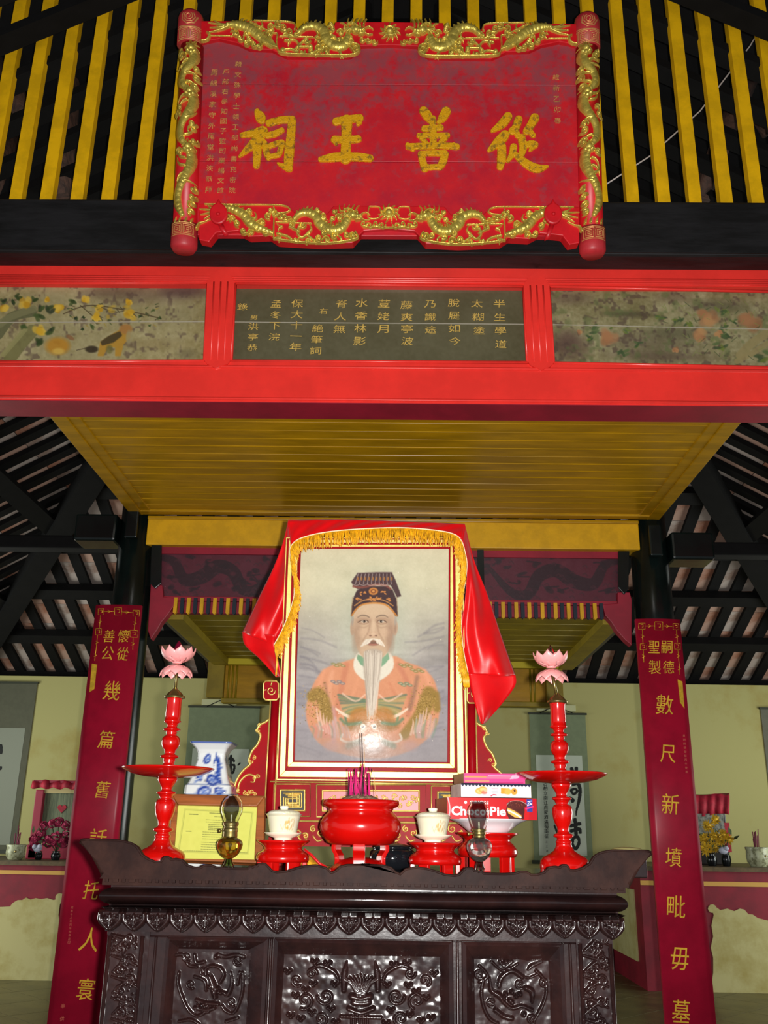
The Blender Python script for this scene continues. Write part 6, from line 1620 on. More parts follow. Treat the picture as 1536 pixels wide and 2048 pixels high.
# blue and white vase (square section)
YV = 2.66
vs = thing('vase', 'square blue and white porcelain vase behind the certificate frame', 'vase', (xat(425, 1590, YV), YV, ztop))
vc = P(425, 1540, YV); sv = mpp(425, 1540, YV)/3.7925
VP = [(150, 1990), (158, 1980), (150, 1950), (118, 1800), (95, 1640), (92, 1560), (100, 1480), (106, 1400), (150, 1345), (172, 1330), (175, 1320), (172, 1262), (160, 1252), (142, 1210), (120, 1120), (103, 1060), (104, 1020), (116, 990), (140, 962), (158, 945), (162, 936), (154, 934), (136, 960), (100, 1010), (95, 1060)]
n = 64; N = len(VP)
prof = []
for (r0, y0), (r1, y1) in zip(VP[:-1], VP[1:]):
    m_ = max(1, int((abs(y1-y0)+abs(r1-r0))/9))
    for i in range(m_): prof.append((r0+(r1-r0)*i/m_, y0+(y1-y0)*i/m_))
prof.append(VP[-1])
vv, cc, uvs = [], [], []
zv = lambda y: zat(1240+y/3.7925, YV, 425)
zmin = zv(1990); sc_z = 1.0
cvv = Canvas(0, 920, 1280, 2000, 4.0, (226, 228, 226)); B1, B2 = (34, 62, 150), (90, 120, 190)
random.seed(3)
def motif(x, y, r, a=0):
    cvv.ell(x, y, r, r*.75, B1, .95, .2, a); cvv.ell(x+r*.1, y, r*.62, r*.42, (200, 210, 226), .9, .3, a); cvv.ell(x+r*.15, y, r*.38, r*.25, B2, .95, .4, a); cvv.ell(x+r*.12, y, r*.16, r*.1, (222, 226, 230), .9, .4, a)
for f in range(4):
    x = 160+f*320
    cvv.line([(x-160, 940), (x+160, 940)], 5, B1, .9)
    motif(x-60, 1060, 50, -.3); motif(x+20, 1220, 56, .4); motif(x-100, 1200, 34, .6); motif(x-40, 1310, 62, -.3); motif(x+80, 1300, 40, .3)
    for k in range(7): cvv.ell(x+84+10*math.sin(k), 1060+k*28, 26, 17, B1, .9, .3, .6); cvv.ell(x+86+10*math.sin(k), 1062+k*28, 14, 7, B2, .8, .4, .6)
    cvv.line([(x+50, 1000), (x+55, 1060), (x+40, 1110)], 4, B1, .85); cvv.line([(x+30, 1060), (x+45, 1110)], 5, B1, .8); cvv.line([(x-20, 1170), (x-60, 1260)], 4, (120, 120, 130), .6); cvv.line([(x-110, 1250), (x-130, 1230), (x-105, 1215)], 4, B2, .8)
    for k in range(5): motif(x+random.uniform(-110, 110), 1420+k*110, 44, k)
    for y in (1255, 1330): cvv.line([(x-160, y), (x+160, y)], 3, B2, .5)
for i, (r, y) in enumerate(prof):
    inner = i > len(prof)-8 and False
    for k in range(n+1):
        t = 2*math.pi*k/n - .75*math.pi + .06
        ca, sa = math.cos(t), math.sin(t); e = 9.0; q = (abs(ca)**e+abs(sa)**e)**(-1/e)
        vv.append((vc.x+ca*q*r*sv, YV+sa*q*r*sv, zv(y)))
        u = k/n*1279; jx = min(len(cvv.xs)-1, int(u/4)); jy = min(len(cvv.ys)-1, max(0, int((y-920)/4))); cc.append(cvv.A[jy, jx])
vv = np.array(vv); vv[:, 2] = np.maximum(vv[:, 2], ztop) if zmin < ztop else vv[:, 2]
if zmin > ztop: pass
cc = np.array(cc)/255; cc = np.where(cc <= .04045, cc/12.92, ((cc+.055)/1.055)**2.4)*.8
q = (np.arange(len(prof)-1)[:, None]*(n+1)+np.arange(n)[None]).ravel()
link('body', fastmesh('body', vv, np.stack([q, q+1, q+n+2, q+n+1], 1), cc), M_porc, vs)
if zv(1990) > ztop+.002:
    MB().box((vc.x-.05, YV-.05, ztop), (vc.x+.05, YV+.05, zv(1990)+.004)).build('plinth', M_wood, vs, bevel=.004)
# red round stands
def red_stand(name, label, cx, Y, prof, y0, feet, inner=None):
    s = mpp(cx, y0, Y); X = xat(cx, y0, Y)
    t = thing(name, label, 'stand', (X, Y, ztop))
    zf = zat(prof[0][1], Y, cx)
    MB().lathe([(r*s, zat(y, Y, cx)) for r, y in prof]+[(0, zat(prof[-1][1], Y, cx))], (X, Y, 0), 40).build('turned_body', M_cand, t)
    R = prof[0][0]*s
    for k in range(feet):
        a = 2*math.pi*(k+.5)/feet-.5*math.pi; c = V((X+R*.88*math.cos(a), Y+R*.88*math.sin(a), 0)); tg = V((-math.sin(a), math.cos(a), 0))
        MB().bar(V((c.x, c.y, ztop)), V((c.x, c.y, zf+.004)), .012, .026, tg).build('foot', M_cand, t, bevel=.002)
    return t, X
zT = lambda x, y: (500+x/3.339, 1520+y/3.339)
pl_ = [(51, 1724), (53, 1719), (52.5, 1712), (49, 1706), (42, 1702), (38, 1698), (38, 1694), (43, 1689), (50, 1685), (53, 1682), (52, 1680)]
red_stand('cup_stand', 'red lacquered round stand under the left lidded cup', 566, 2.40, pl_, 1700, 6)
red_stand('cup_stand', 'red lacquered round stand under the right lidded cup', 870, 2.40, [(r, y+5) for r, y in pl_], 1700, 6)
# lidded cups
def cup(label, cx, dy, Y):
    s = mpp(cx, 1650, Y); X = xat(cx, 1650, Y); z = lambda y: zat(y+dy, Y, cx)
    zb = z(1680)
    t = thing('lidded_cup', label, 'cup', (X, Y, zb))
    MB().lathe([(17*s, zb), (17.5*s, z(1677)), (18*s, z(1676)), (30*s, z(1671.5)), (37.5*s, z(1666)), (38*s, z(1665)), (36*s, z(1665.5)), (20*s, z(1671)), (0, z(1671))], (X, Y, 0), 40).build('saucer', M_cream, t)
    # painted body
    pr = [(0, 1670), (24, 1670), (27, 1667), (28, 1660), (30.5, 1645), (33.5, 1632), (36, 1629), (38, 1628)]
    dens = []
    for (a, b_), (c, d) in zip(pr[:-1], pr[1:]):
        for i in range(6): dens.append((a+(c-a)*i/6, b_+(d-b_)*i/6))
    dens.append(pr[-1]); dens += [(36.5, 1628), (33, 1633)]
    n = 96; vv = []; cc = []
    cvc = Canvas(0, 0, 960, 45, 1.0, (232, 226, 196)); r_ = random.Random(int(cx))
    for f in (0, 480):
        for k in range(3): cvc.line([(f+120+k*26, 26+6*math.sin(k)), (f+135+k*26, 12), (f+150+k*26, 24), (f+140+k*26, 32)], 2.6, (206, 170, 120), .8)
        for k in range(12): cvc.ell(f+95+r_.random()*50, 14+r_.random()*14, 5, 3, (222, 170, 90), .8, .5)
        cvc.line([(f+60, 20), (f+80, 12), (f+100, 22)], 2, (200, 176, 140), .7)
    for r, y in dens:
        for k in range(n+1):
            a = 2*math.pi*k/n+1.1; vv.append((X+math.cos(a)*r*s, Y+math.sin(a)*r*s, z(y)))
            jy = int(min(44, max(0, (1671-y)))); cc.append(cvc.A[jy, min(959, int(k/n*960))])
    cc = np.array(cc)/255; cc = np.where(cc <= .04045, cc/12.92, ((cc+.055)/1.055)**2.4)*.85
    q = (np.arange(len(dens)-1)[:, None]*(n+1)+np.arange(n)[None]).ravel()
    link('cup_body', fastmesh('cup_body', vv, np.stack([q, q+1, q+n+2, q+n+1], 1), cc), M_porc, t)
    ld = MB().lathe([(33*s, z(1629)), (34*s, z(1628)), (30*s, z(1623)), (20*s, z(1620)), (9*s, z(1619))], (X, Y, 0), 36).build('lid', mat('painted_lid', (196, 192, 160), .2, rgb2=(226, 222, 200), vscale=60), t)
    MB().lathe([(7.5*s, z(1619.5)), (9*s, z(1616)), (9.5*s, z(1613)), (7*s, z(1611.5)), (0, z(1612))], (X, Y, 0), 20).build('knob', M_cream, ld)
cup('cream lidded cup with gold dragon on the left red stand', 567, 0, 2.40)
cup('cream lidded cup with gold dragon on the right red stand', 866, 4.5, 2.40)
# incense burner on its stand
YI = 2.40
s = mpp(721, 1650, YI); XI = xat(721, 1650, YI); zi = lambda y: zat(y, YI, 721)
bs = thing('burner_stand', 'red footed stand with three curved legs under the incense burner', 'stand', (XI, YI, ztop))
MB().lathe([(60*s, ztop), (62*s, ztop+.006), (56*s, ztop+.012), (38*s, ztop+.028), (20*s, ztop+.034), (0, ztop+.035)], (XI, YI, 0), 40).build('base_disc', M_cand, bs)
for a in (-90, 28, 152):
    a = math.radians(a); d = V((math.cos(a), math.sin(a), 0)); tg = V((-d.y, d.x, 0))
    pts = [(50, ztop+.0), (47, ztop+.02), (48, zi(1712)), (55, zi(1700)), (54, zi(1686))]
    mb = MB(); rows = []
    q = smooth_pts([(r*s, z) for r, z in pts], 4); vs_ = []; w = .0145
    for r, z in q:
        for dr, t_ in ((-.006, -1), (.006, -1), (.006, 1), (-.006, 1)): vs_.append(V((XI, YI, z))+d*(r+dr)+tg*w*t_)
    fs = [(i*4+k, i*4+(k+1) % 4, (i+1)*4+(k+1) % 4, (i+1)*4+k) for i in range(len(q)-1) for k in range(4)]+[(3, 2, 1, 0), tuple((len(q)-1)*4+k for k in range(4))]
    mb.add(vs_, fs); mb.build('leg', M_cand, bs, bevel=.002)
ib = thing('incense_burner', 'large round scarlet incense burner in the middle of the table', 'incense burner', (XI, YI, zi(1690)))
MB().lathe([(0, zi(1690)), (56*s, zi(1690)), (66*s, zi(1686)), (76*s, zi(1672)), (81.5*s, zi(1656)), (80*s, zi(1644)), (73*s, zi(1632)), (66*s, zi(1625)), (64*s, zi(1621)), (66*s, zi(1616)), (74*s, zi(1613)), (77*s, zi(1609)), (77*s, zi(1602)), (74*s, zi(1600)), (66*s, zi(1601)), (64*s, zi(1607)), (0, zi(1607))], (XI, YI, 0), 64).build('bowl', M_cand, ib)
mb = MB(); rows = []; rr_ = random.Random(5)
for i in range(10):
    r = 66*s*i/9
    rows.append([V((XI+r*math.cos(2*math.pi*k/40), YI+r*math.sin(2*math.pi*k/40), zi(1604)+(zi(1588)-zi(1604))*max(0, 1-(i/6.5)**2)+(rr_.random()-.5)*.003*(1 if k < 40 else 0))) for k in range(40)])
    rows[-1].append(rows[-1][0])
mb.grid(rows).build('ash', M_ash, ib, 'brown grey heap of ash')
# incense sticks
random.seed(21); first = None
for k in range(64):
    a = random.random()*6.283; r = 26*s*math.sqrt(random.random())
    bx_, by_ = XI+r*math.cos(a)-.004, YI+r*math.sin(a)
    z0_ = zi(1594)-.006; h = random.uniform(.03, .075) if k > 12 else random.uniform(.07, .085)
    lean = V((random.gauss(0, .004), random.gauss(0, .004), 0))
    mt = M_stick if k % 5 else M_stick2
    o = MB().tube([V((bx_, by_, z0_)), V((bx_, by_, z0_+h))+lean], [.0011, .0009], 5).build('incense_stick', mt)
    tag(o, 'burnt magenta incense stick stub in the cluster in the burner' if mt is M_stick else 'charred black incense stick stub in the cluster in the burner', 'incense', 'incense stubs in the burner' if mt is M_stick else 'charred stubs in the burner')
for lab, p0, p1, mt, r0 in (('tall dark unburnt incense stick rising in front of the portrait', (727, 1592), (723.5, 1466), M_stick2, .0013), ('tall tan incense stick beside the dark one', (730, 1592), (728, 1478), mat('tan_incense', (196, 150, 90), .7), .0009),
                        ('thin pale incense stick leaning right at the edge of the cluster', (752, 1596), (747, 1540), mat('tan_incense', (196, 150, 90), .7), .0008)):
    tag(MB().tube([P(*p0, YI), P(*p1, YI)], r0, 6).build('incense_stick', mt), lab, 'incense')
# oil lamps
def oil_lamp(label, cx, Y, tr, glass, oil, pr_base, pr_bowl, brass, chim, finial):
    s = mpp(*tr(cx, 1600), Y)/3.7925; X = xat(*tr(cx, 1600), Y)
    z = lambda y: zat(tr(cx, y)[1], Y, tr(cx, y)[0])
    t = thing('oil_lamp', label, 'oil lamp', (X, Y, ztop))
    k_ = (z(pr_base[0][1])-ztop)
    pb = [(pr_base[0][0], None)]+pr_base[1:]
    L = lambda pr: [(r*s, ztop if y is None else z(y)) for r, y in pr]
    MB().lathe(L(pb), (X, Y, 0), 24).build('foot', glass, t)
    MB().lathe(L(pr_bowl), (X, Y, 0), 32).build('fuel_bowl', M_aglass if glass is M_gglass else glass, t)
    MB().lathe([(0, z(pr_bowl[1][1]))]+[(r*s*.86, z(y)) for r, y in pr_bowl[1:-3]]+[(0, z(pr_bowl[-4][1]))], (X, Y, 0), 32).build('oil', oil, t)
    MB().lathe(L(brass), (X, Y, 0), 28).tube([(X-.055*0-.0, Y, z(brass[3][1])), (X-78*s, Y-.003, z(brass[3][1]))], .0016, 6).lathe([(0, -.002), (16*s, -.002), (16*s, .002), (0, .002)], (X-80*s, Y-.003, z(brass[3][1])), 14, axis=(1, 0, 0)).build('burner', M_brass, t)
    MB().lathe(L(chim), (X, Y, 0), 32).build('chimney', M_glass, t, solid=.0008)
    MB().tube([(X, Y, z(brass[-1][1])-.002), (X, Y, z(brass[-1][1])+.016)], .0022, 6).build('wick', M_cream, t)
oil_lamp('brass and glass oil lamp with amber oil in front of the certificate', 915, 2.31, zL, M_gglass, M_oil,
         [(38, 1880), (42, 1868), (36, 1850), (26, 1820), (22, 1808)], [(22, 1812), (44, 1800), (70, 1775), (92, 1735), (98, 1705), (94, 1682), (80, 1665), (58, 1652), (50, 1645)],
         [(50, 1652), (54, 1640), (52, 1610), (56, 1600), (54, 1580), (46, 1570), (58, 1555), (58, 1535), (50, 1530)], [(50, 1535), (62, 1500), (78, 1460), (82, 1425), (72, 1380), (52, 1348), (36, 1335), (32, 1328)], 0)
oil_lamp('small clear glass oil lamp in front of the stacked biscuit boxes', 372, 2.31, zR, M_glass, mat('pale_oil', (235, 230, 225), .02, trans=.95),
         [(34, 1902), (40, 1890), (34, 1870), (28, 1845), (26, 1830)], [(26, 1834), (46, 1820), (74, 1790), (94, 1740), (96, 1705), (86, 1680), (64, 1662), (48, 1654), (44, 1650)],
         [(44, 1654), (48, 1645), (44, 1632), (52, 1624), (50, 1612), (46, 1606), (56, 1600), (56, 1588), (50, 1584)], [(50, 1588), (58, 1560), (76, 1500), (82, 1455), (74, 1420), (60, 1400), (56, 1392), (62, 1380)], 0)
# bowl stand, bowl and the three biscuit boxes
YBX = 2.50
pl2 = [(56, 1714), (60, 1706), (59, 1698), (52, 1688), (46, 1683), (46, 1678), (55, 1671), (62, 1668), (61, 1665)]
red_stand('bowl_stand', 'red lacquered round stand with curved legs under the white bowl', 975, YBX, pl2, 1700, 5)
s = mpp(977, 1650, YBX); XB = xat(977, 1650, YBX); zz_ = lambda y: zat(y, YBX, 977)
t = thing('bowl', 'wide white porcelain bowl under the stacked biscuit boxes', 'bowl', (XB, YBX, zz_(1667)))
MB().lathe([(0, zz_(1667)), (34*s, zz_(1667)), (40*s, zz_(1664)), (50*s, zz_(1655)), (62*s, zz_(1646)), (77*s, zz_(1640)), (78*s, zz_(1638.5)), (74*s, zz_(1640)), (50*s, zz_(1652)), (0, zz_(1660))], (XB, YBX, 0), 48).build('bowl_body', M_white, t)
def carton(name, label, tl, br, Y, depth, cv, side_rgb, skew=0, sidew=.02, top=None):
    """front face painted canvas on a real box"""
    x0, x1 = xat(tl[0], (tl[1]+br[1])/2, Y), xat(br[0], (tl[1]+br[1])/2, Y)
    z1_, z0_ = zat(tl[1], Y, (tl[0]+br[0])/2), zat(br[1], Y, (tl[0]+br[0])/2)
    t = thing(name, label, 'box', ((x0+x1)/2, Y+depth/2, z0_))
    MB().add([(x0, Y, z0_), (x1, Y, z0_), (x1-skew, Y+depth, z0_), (x0-skew, Y+depth, z0_), (x0, Y, z1_), (x1, Y, z1_), (x1-skew, Y+depth, z1_), (x0-skew, Y+depth, z1_)],
             [(0, 3, 2, 1), (4, 5, 6, 7), (0, 1, 5, 4), (1, 2, 6, 5), (2, 3, 7, 6), (3, 0, 4, 7)]).build('carton', mat('carton_%d_%d' % side_rgb[:2], side_rgb, .35, var=.1, vscale=30), t)
    cv.A *= .9
    cv.mesh('printed_front', [V((x0, Y-.0008, z1_)), V((x1, Y-.0008, z1_)), V((x0, Y-.0008, z0_)), V((x1, Y-.0008, z0_))], M_vcg, t)
    return t, x0, x1, z0_, z1_
# red chocolate pie carton
cv = Canvas(130, 1345, 812, 1512, 1.6, (204, 20, 26))
cv.line([(135, 1345), (150, 1430), (140, 1512)], 5, (240, 220, 220), .8, 1)
cv.poly([(765, 1345), (812, 1345), (812, 1512), (745, 1512), (755, 1450)], (188, 14, 30), .9, 1)
cv.ell(648, 1440, 70, 72, (74, 22, 18), 1, .1); cv.poly([(585, 1430), (715, 1450), (712, 1505), (600, 1508), (583, 1470)], (74, 22, 18), 1, 0)
cv.ell(660, 1395, 76, 33, (86, 28, 22), 1, .12); cv.line([(582, 1398), (620, 1368), (690, 1366), (735, 1392)], 2, (220, 190, 180), .8)
for k in range(60): cv.ell(648+random.uniform(-60, 60), 1390+random.uniform(-20, 18), 3, 2.5, random.choice([(140, 70, 50), (56, 16, 14)]), .7, .5)
cv.poly([(588, 1418), (640, 1440), (695, 1478), (690, 1500), (640, 1492), (592, 1460)], (236, 180, 80), 1, 1); cv.line([(590, 1438), (640, 1462), (688, 1492)], 6, (250, 244, 220), 1)
cv.line([(590, 1416), (640, 1436), (697, 1474)], 3, (110, 50, 30), .9)
cv.poly([(735, 1348), (780, 1352), (778, 1450), (738, 1448)], (52, 62, 150), 1, 0); cv.line([(745, 1370), (772, 1364)], 3, (250, 240, 250), 1); cv.line([(742, 1400), (774, 1386)], 4, (240, 200, 230), 1); cv.line([(730, 1425), (782, 1408)], 6, (240, 60, 140), .9); cv.line([(744, 1390), (760, 1376), (770, 1392)], 2.5, (250, 250, 250), 1)
yb_ = 1639.0
t, bx0_, bx1_, bz0, bz1 = carton('biscuit_box', 'red carton with white CHOC PIE style lettering, lowest of the stacked boxes', (894.5, 1596), (1073.5, 1639), 2.44, .13, cv, (150, 70, 40), .022)
t['label'] = 'long red carton with white lettering and a cut chocolate pie, lowest of the stacked boxes'
pb_ = Plane((0, 2.4388, 0), (1, 0, 0), (0, 0, 1)); Mw = mat('white_print', (240, 236, 236), .4)
def latin(text, x0, x1, ybase, cap, name, weight, material=Mw, pl=pb_, tr=zR, parent=None):
    mb = MB(); tot = 0; adv = []
    for ch in text:
        g_ = glyph(ch, weight)[2]; w = (g_[2]-g_[0]); adv.append(w); tot += w+.05
    u0, v0 = pl.px(*tr(x0, ybase)); u1, _ = pl.px(*tr(x1, ybase)); k = (u1-u0)/(tot-.05); capm = abs(pl.px(*tr(x0, ybase-cap))[1]-v0)
    ky = capm/(glyph('H', weight)[2][3]-glyph('H', weight)[2][1]); u = u0
    for ch, w in zip(text, adv):
        a = glyph(ch, weight)[2]; put_glyph(mb, pl, ch, u+w*k/2, v0+(a[1]+a[3])/2*ky, k, ky, .0006, weight, 0, 0, .0005, fit=False); u += (w+.05)*k
    return mb.build(name, material, parent)
latin('CHOC·PIE'[:0]+'Choco·Pie', 163, 575, 1478, 70, 'lettering', .03, parent=t)
latin('ORION', 300, 443, 1396, 26, 'small_lettering', .018, parent=t)
u, v = pb_.px(*zR(270, 1383)); MB().prism([(u+.0035*math.cos(a*.52), v+.0035*math.sin(a*.52)) for a in range(12)], pb_, 0, .0006).build('round_mark', Mw, t)
# white carton with navy zigzag
cv = Canvas(235, 1240, 765, 1345, 1.5, (226, 222, 224))
cv.poly([(235, 1240), (765, 1240)]+[(765-k*13.25, 1262 if k % 2 else 1248) for k in range(41)], (30, 30, 62), 1, 0)
for x, y in ((375, 1298), (400, 1285)): cv.ell(x, y, 32, 24, (240, 170, 70), 1, .3); cv.ell(x, y, 22, 15, (250, 206, 130), .9, .5)
cv.ell(410, 1308, 22, 15, (222, 110, 90), .8, .5); cv.ell(420, 1290, 14, 12, (240, 190, 150), .9, .4)
for k in range(4): cv.line([(468, 1278+k*10), (512, 1276+k*10)], 2, random.choice([(200, 150, 160), (170, 180, 190)]), .7)
cv.poly([(538, 1272), (600, 1276), (600, 1320), (536, 1316)], (232, 160, 50), 1, 1); cv.ell(590, 1298, 26, 24, (244, 180, 80), 1, .3); cv.ell(636, 1298, 24, 26, (232, 160, 60), 1, .2)
for k in range(8): cv.ell(636+random.uniform(-14, 14), 1298+random.uniform(-16, 16), 4, 4, (60, 30, 20), .9, .4)
cv.line([(462, 1335), (480, 1325), (500, 1328)], 4, (220, 40, 70), .9)
carton('biscuit_box', 'white carton with navy zigzag edge and printed biscuits, middle of the stacked boxes', (922, 1567.8), (1062, 1594.6), 2.45, .12, cv, (222, 218, 214), .018)
cv = Canvas(255, 1158, 715, 1232, 1.8, (226, 70, 140)); cv.line([(270, 1188), (620, 1188)], 10, (236, 120, 150), .9); cv.line([(270, 1184), (420, 1184)], 6, (244, 160, 80), .9); cv.line([(270, 1218), (440, 1216)], 8, (240, 150, 110), .9); cv.line([(440, 1176), (640, 1176)], 3, (250, 200, 220), .9); cv.line([(260, 1228), (700, 1226)], 3, (180, 30, 100), .8)
cv.poly([(620, 1170), (690, 1165), (660, 1195), (600, 1200)], (240, 190, 210), .9, 1)
carton('biscuit_box', 'flat pink carton with orange stripes, topmost of the stacked boxes', (927.5, 1547), (1050, 1566.6), 2.46, .09, cv, (130, 90, 80), .02)
# yellow cloth with red ribbon lying behind the left cup stand, dark jar and dish behind the burner
t = thing('folded_cloth', 'yellow cloth with a red ribbon lying between the left cup stand and the burner', 'cloth', tuple(P(630, 1718, 2.52)))
mb = MB(); rows = []
for i in range(12):
    f = i/11; rows.append([V((xat(606+52*f, 1700, 2.50), 2.46+.1*j/5, ztop+.004+(.036*(1-f)**1.3+.004)*math.sin(math.pi*(j+.5)/6)+.002*math.sin(i*2+j))) for j in range(6)])
mb.grid(rows).build('cloth_fold', mat('yellow_cloth', (236, 180, 30), .7, rgb2=(200, 140, 20), vscale=150), t, solid=.003)
MB().tube([V((xat(609, 1690, 2.46), 2.455, ztop+.050)), V((xat(625, 1700, 2.46), 2.45, ztop+.036)), V((xat(640, 1710, 2.46), 2.448, ztop+.018)), V((xat(655, 1718, 2.46), 2.45, ztop+.008))], .0035, 8).build('ribbon', M_satin, t)
t = thing('black_jar', 'glossy black lidded jar behind the burner, seen between its legs and the right cup', 'jar', (xat(785, 1700, 2.60), 2.60, ztop))
MB().lathe([(.045, ztop), (.058, ztop+.01), (.062, ztop+.03), (.058, ztop+.046), (.05, ztop+.052)], (xat(785, 1700, 2.60), 2.60, 0), 32).build('jar_body', mat('black_glaze', (20, 22, 26), .08, coat=.5), t)
MB().lathe([(.054, ztop+.052), (.05, ztop+.06), (.02, ztop+.066), (.006, ztop+.07), (0, ztop+.074)], (xat(785, 1700, 2.60), 2.60, 0), 32).build('jar_lid', mat('black_glaze', (20, 22, 26), .08), t)
# shallow dish at the right end of the table top, on the raised wing
Xd_ = xat(1262, 1700, 2.36)
t = thing('dish', 'small pale olive dish lying upside down behind the right upturned table end', 'dish', (Xd_, 2.40, ztop))
MB().box((Xd_-.03, 2.34, ztop), (Xd_+.03, 2.46, zat(1706, 2.40, 1262))).build('wooden_block', M_wood, t, bevel=.003)
MB().lathe([(.046, zat(1706, 2.40, 1262)), (.044, zat(1702, 2.40, 1262)), (.03, zat(1696, 2.40, 1262)), (.012, zat(1694, 2.40, 1262)), (0, zat(1694, 2.40, 1262))], (Xd_, 2.40, 0), 30).build('dish_body', mat('olive_glaze', (176, 170, 112), .35), t)
# ------------------------------------------------------------------ things on the side altars
zlf, zrt = zat(1722, YA_, 60), zat(1735, YA_, 1480)
def censer(label, px, py0, py1, w, Y, zb):
    s = mpp(px, py1, Y); X = xat(px, py1, Y); h = zat(py0, Y, px)-zb
    t = thing('incense_pot', label, 'pot', (X, Y, zb))
    MB().lathe([(w*.62*s, zb), (w*.68*s, zb+h*.06), (w*.7*s, zb+h*.1), (w*.88*s, zb+h*.25), (w*.93*s, zb+h*.5), (w*.9*s, zb+h*.82), (w*.97*s, zb+h*.95), (w*.95*s, zb+h), (w*.82*s, zb+h*.96), (0, zb+h*.9)], (X, Y, 0), 28).build('pot_body', mat('crackled_celadon', (170, 172, 140), .3, rgb2=(120, 120, 90), vscale=30, thr=(.5, .6)), t)
    MB().ball((X+.3*w*s, Y-w*.85*s, zb+h*.55), .010, 8).build('boss', M_brass, t)
    r = random.Random(int(px))
    mb = MB()
    for k in range(9): 
        a = V((X+r.uniform(-.02, .02), Y+r.uniform(-.02, .02), zb+h*.85)); mb.tube([a, a+V((r.uniform(-.01, .01), 0, r.uniform(.07, .16)))], .0035, 5)
    mb.build('incense_sticks', mat('dull_magenta', (120, 50, 70), .7), t)
    return t
YO = YA_+.22
censer('crackled pale incense pot on the left side altar', 29, 1689, 1722, 20, YO, zlf)
censer('crackled pale incense pot on the right side altar, near the right edge', 1518, 1694, 1733, 24, YO, zrt)
# left shrine frame
Yh = YA_+.55
t = thing('spirit_frame', 'red draped shrine frame with a pale curtain and red heart, on the left altar', 'shrine', (xat(108, 1700, Yh), Yh, zlf))
X = lambda px: xat(px, 1640, Yh); Zf = lambda py: zat(py, Yh, 108)
Mrc = mat('dull_red_cloth', (172, 26, 50), .7, var=.2, vscale=20); Mrf = mat('dull_red_frame', (140, 24, 50), .5)
MB().box((X(64), Yh, zlf), (X(80), Yh+.08, Zf(1580))).build('post', Mrf, t, bevel=.005); MB().box((X(146), Yh, zlf), (X(158), Yh+.08, Zf(1580))).build('post', Mrf, t, bevel=.005)
mb = MB(); rows = []
for i in range(24):
    f = i/23; x = X(58+102*f); rows.append([V((x, Yh-.03-.012*math.sin(i*1.3), Zf(1562+2*math.sin(i*.8)))), V((x, Yh-.05-.015*math.sin(i*1.3), Zf(1577+2*math.sin(i*1.1))))])
mb.grid(rows).build('valance', Mrc, t, solid=.006)
MB().box((X(60), Yh-.03, Zf(1566)), (X(160), Yh+.1, Zf(1561))).build('roof_board', Mrf, t)
MB().box((X(80), Yh+.05, Zf(1680)), (X(146), Yh+.06, Zf(1578))).build('curtain', mat('grey_green_curtain', (116, 124, 96), .8, rgb2=(86, 94, 74), vscale=12, stretch=(8, 1, .5)), t, 'pale grey green pleated curtain')
MB().box((X(78), Yh+.02, Zf(1586)), (X(148), Yh+.045, Zf(1576))).build('cream_band', mat('cream_band', (176, 160, 110), .7), t)
hp = vplane(Yh+.049); hx, hy = hp.px(124, 1617); k_ = mpp(124, 1617, Yh)
MB().prism([(hx+k_*.56*16*math.sin(a)**3, hy+k_*.56*(13*math.cos(a)-5*math.cos(2*a)-2*math.cos(3*a)-math.cos(4*a))) for a in [2*math.pi*i/24 for i in range(24)]], hp, 0, .006).build('heart', Mrc, t, 'red heart')
MB().box((X(60), Yh-.0, zlf), (X(158), Yh+.1, Zf(1690))).build('base', Mrf, t, bevel=.006)
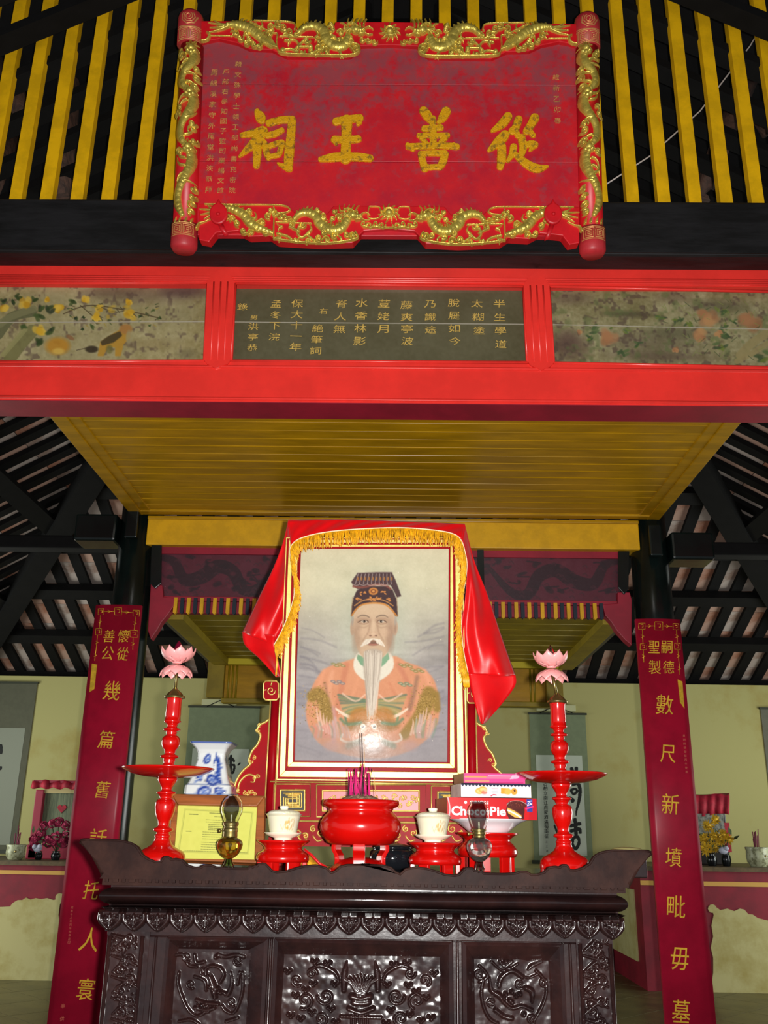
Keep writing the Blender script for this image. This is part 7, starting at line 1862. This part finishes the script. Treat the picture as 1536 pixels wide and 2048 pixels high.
def vase_flowers(label, vl, px, py_top, py_base, Y, zb, blooms, rgb, w=9, petals='rose', seed=0):
    s = mpp(px, py_base, Y); X_ = xat(px, py_base, Y); h = zat(py_top, Y, px)-zb
    t = thing('flower_vase', label, 'flower vase', (X_, Y, zb)); g = mat('dark_vase', (18, 20, 24), .2, coat=.4)
    MB().lathe([(w*.7*s, zb), (w*.75*s, zb+h*.05), (w*.95*s, zb+h*.4), (w*.9*s, zb+h*.7), (w*.6*s, zb+h*.88), (w*.85*s, zb+h), (w*.6*s, zb+h*.97), (0, zb+h*.9)], (X_, Y, 0), 20).build('vase_body', g, t, vl)
    r = random.Random(seed); pm = mat('bloom_%d_%d_%d' % rgb, rgb, .7, var=.25, vscale=40)
    for bx_, by_, br in blooms:
        c = P(bx_, by_, Y-.02); R = br*mpp(bx_, by_, Y); mb = MB()
        for k in range(26 if petals == 'rose' else 40):
            a = r.random()*6.283; e = math.acos(1-r.random()*1.5); d = V((math.cos(a)*math.sin(e), -math.cos(e), math.sin(a)*math.sin(e)))
            tg = d.cross(V((.3, .9, .2))).normalized(); q2 = d.cross(tg)
            if petals == 'rose':
                R *= 1.0; p_ = c+d*R*.9; mb.add([p_-tg*R*.6, p_+d*R*.12-q2*R*.5, p_+tg*R*.6, p_+d*R*.3+q2*R*.5], [(0, 1, 2, 3)])
            else: mb.add([c, c+d*R*.6-tg*R*.14, c+d*R*1.15, c+d*R*.6+tg*R*.14], [(0, 1, 2, 3)])
        mb.ball(c, R*.55, 8); mb.build('bloom', pm, t)
    mb = MB()
    for bx_, by_, br in blooms: mb.tube([V((X_, Y, zb+h*.9)), P(bx_, by_, Y)], .004, 5)
    for k in range(10):
        c = V((X_, Y, zb+h))+V((r.uniform(-.07, .07), r.uniform(-.05, .03), r.uniform(0, .14))); d = V((r.uniform(-1, 1), -.3, r.uniform(-.2, 1))).normalized(); u_ = d.cross(V((0, 1, 0))).normalized()
        mb.add([c, c+d*.03+u_*.012, c+d*.07, c+d*.03-u_*.012], [(0, 1, 2, 3)])
    mb.build('stems_and_leaves', mat('dull_leaf', (60, 72, 40), .7), t)
pk = (176, 44, 86)
vase_flowers('dark vase of pink flowers with white ribbon, nearest the left altar pot', 'dark vase', 76, 1702, 1723, YO+.08, zlf, [(70, 1680, 10), (82, 1668, 9), (66, 1694, 7), (88, 1652, 8)], pk, 8, seed=1)
vase_flowers('dark vase of pink flowers without ribbon, beside the left couplet board', 'dark vase', 110, 1702, 1724, YO+.08, zlf, [(98, 1682, 11), (112, 1678, 12), (126, 1684, 11), (104, 1648, 8), (118, 1644, 9), (132, 1650, 8), (134, 1668, 8)], pk, 10, seed=2)
c = P(75, 1697, YO+.02); mb = MB(); mb.ball(c, .034, 10, (1.1, .6, .8)); mb.ball(c+V((.02, -.01, .015)), .02, 8); mb.ball(c+V((-.022, -.01, .012)), .02, 8); o = mb.build('bow', mat('white_ribbon', (168, 170, 186), .5)); tag(o, 'small white ribbon knot on the left pink flower vase', 'ribbon')
# right shrine
t = thing('shrine_tablet', 'red cloth-draped tablet behind yellow flowers on the right side altar', 'shrine', (xat(1425, 1700, Yh), Yh, zrt))
MB().box((X(1388), Yh+.02, zrt), (X(1454), Yh+.1, Zf(1585)-.06)).build('tablet', mat('dark_tablet', (30, 24, 24), .4), t, bevel=.01)
mb = MB(); rows = []
for i in range(26):
    f = i/25; x = xat(1384+75*f, 1640, Yh); rows.append([P(1384+75*f, 1586+6*math.sin(f*3.3+1.2)*.5+f*4, Yh+.1), P(1384+75*f, 1588+3*math.sin(f*7)+f*4, Yh-.0), P(1386+73*f, 1608+2*math.sin(f*9), Yh-.02-.012*math.sin(i*1.1)), P(1387+71*f, 1630+3*math.sin(f*6), Yh-.03-.014*math.sin(i*1.1))])
mb.grid(rows).build('red_drape', Mrc, t, solid=.005)
MB().box((xat(1446, 1640, Yh), Yh-.02, zrt+.1), (xat(1456, 1640, Yh), Yh+.02, Zf(1600)-.1)).build('side_drape', Mrc, t)
MB().box((xat(1390, 1650, Yh), Yh-.035, zat(1668, Yh, 1420)), (xat(1446, 1650, Yh), Yh-.028, zat(1628, Yh, 1420))).build('silver_panel', mat('silver_foil', (140, 140, 130), .35, metal=.3, rgb2=(84, 84, 80), vscale=30), t, 'silver grey panel')
yl = (214, 170, 30)
vase_flowers('black vase of yellow daisies, left of the pair on the right side altar', 'black vase', 1425, 1706, 1733, YO+.05, zrt, [(1416, 1652, 12), (1410, 1678, 13), (1428, 1672, 12), (1412, 1698, 14), (1428, 1694, 11), (1430, 1640, 11)], yl, 11, 'daisy', 3)
vase_flowers('black vase of yellow daisies, right of the pair on the right side altar', 'black vase', 1454, 1704, 1734, YO+.05, zrt, [(1446, 1670, 12), (1456, 1678, 11), (1440, 1682, 10)], yl, 10, 'daisy', 4)
c = P(1447, 1701, YO-.02); mb = MB(); mb.ball(c, .034, 10, (1.1, .6, .8)); mb.ball(c+V((.02, -.01, .015)), .02, 8); o = mb.build('bow', mat('white_ribbon', (168, 170, 186), .5)); tag(o, 'small white ribbon knot on the right black flower vase', 'ribbon')
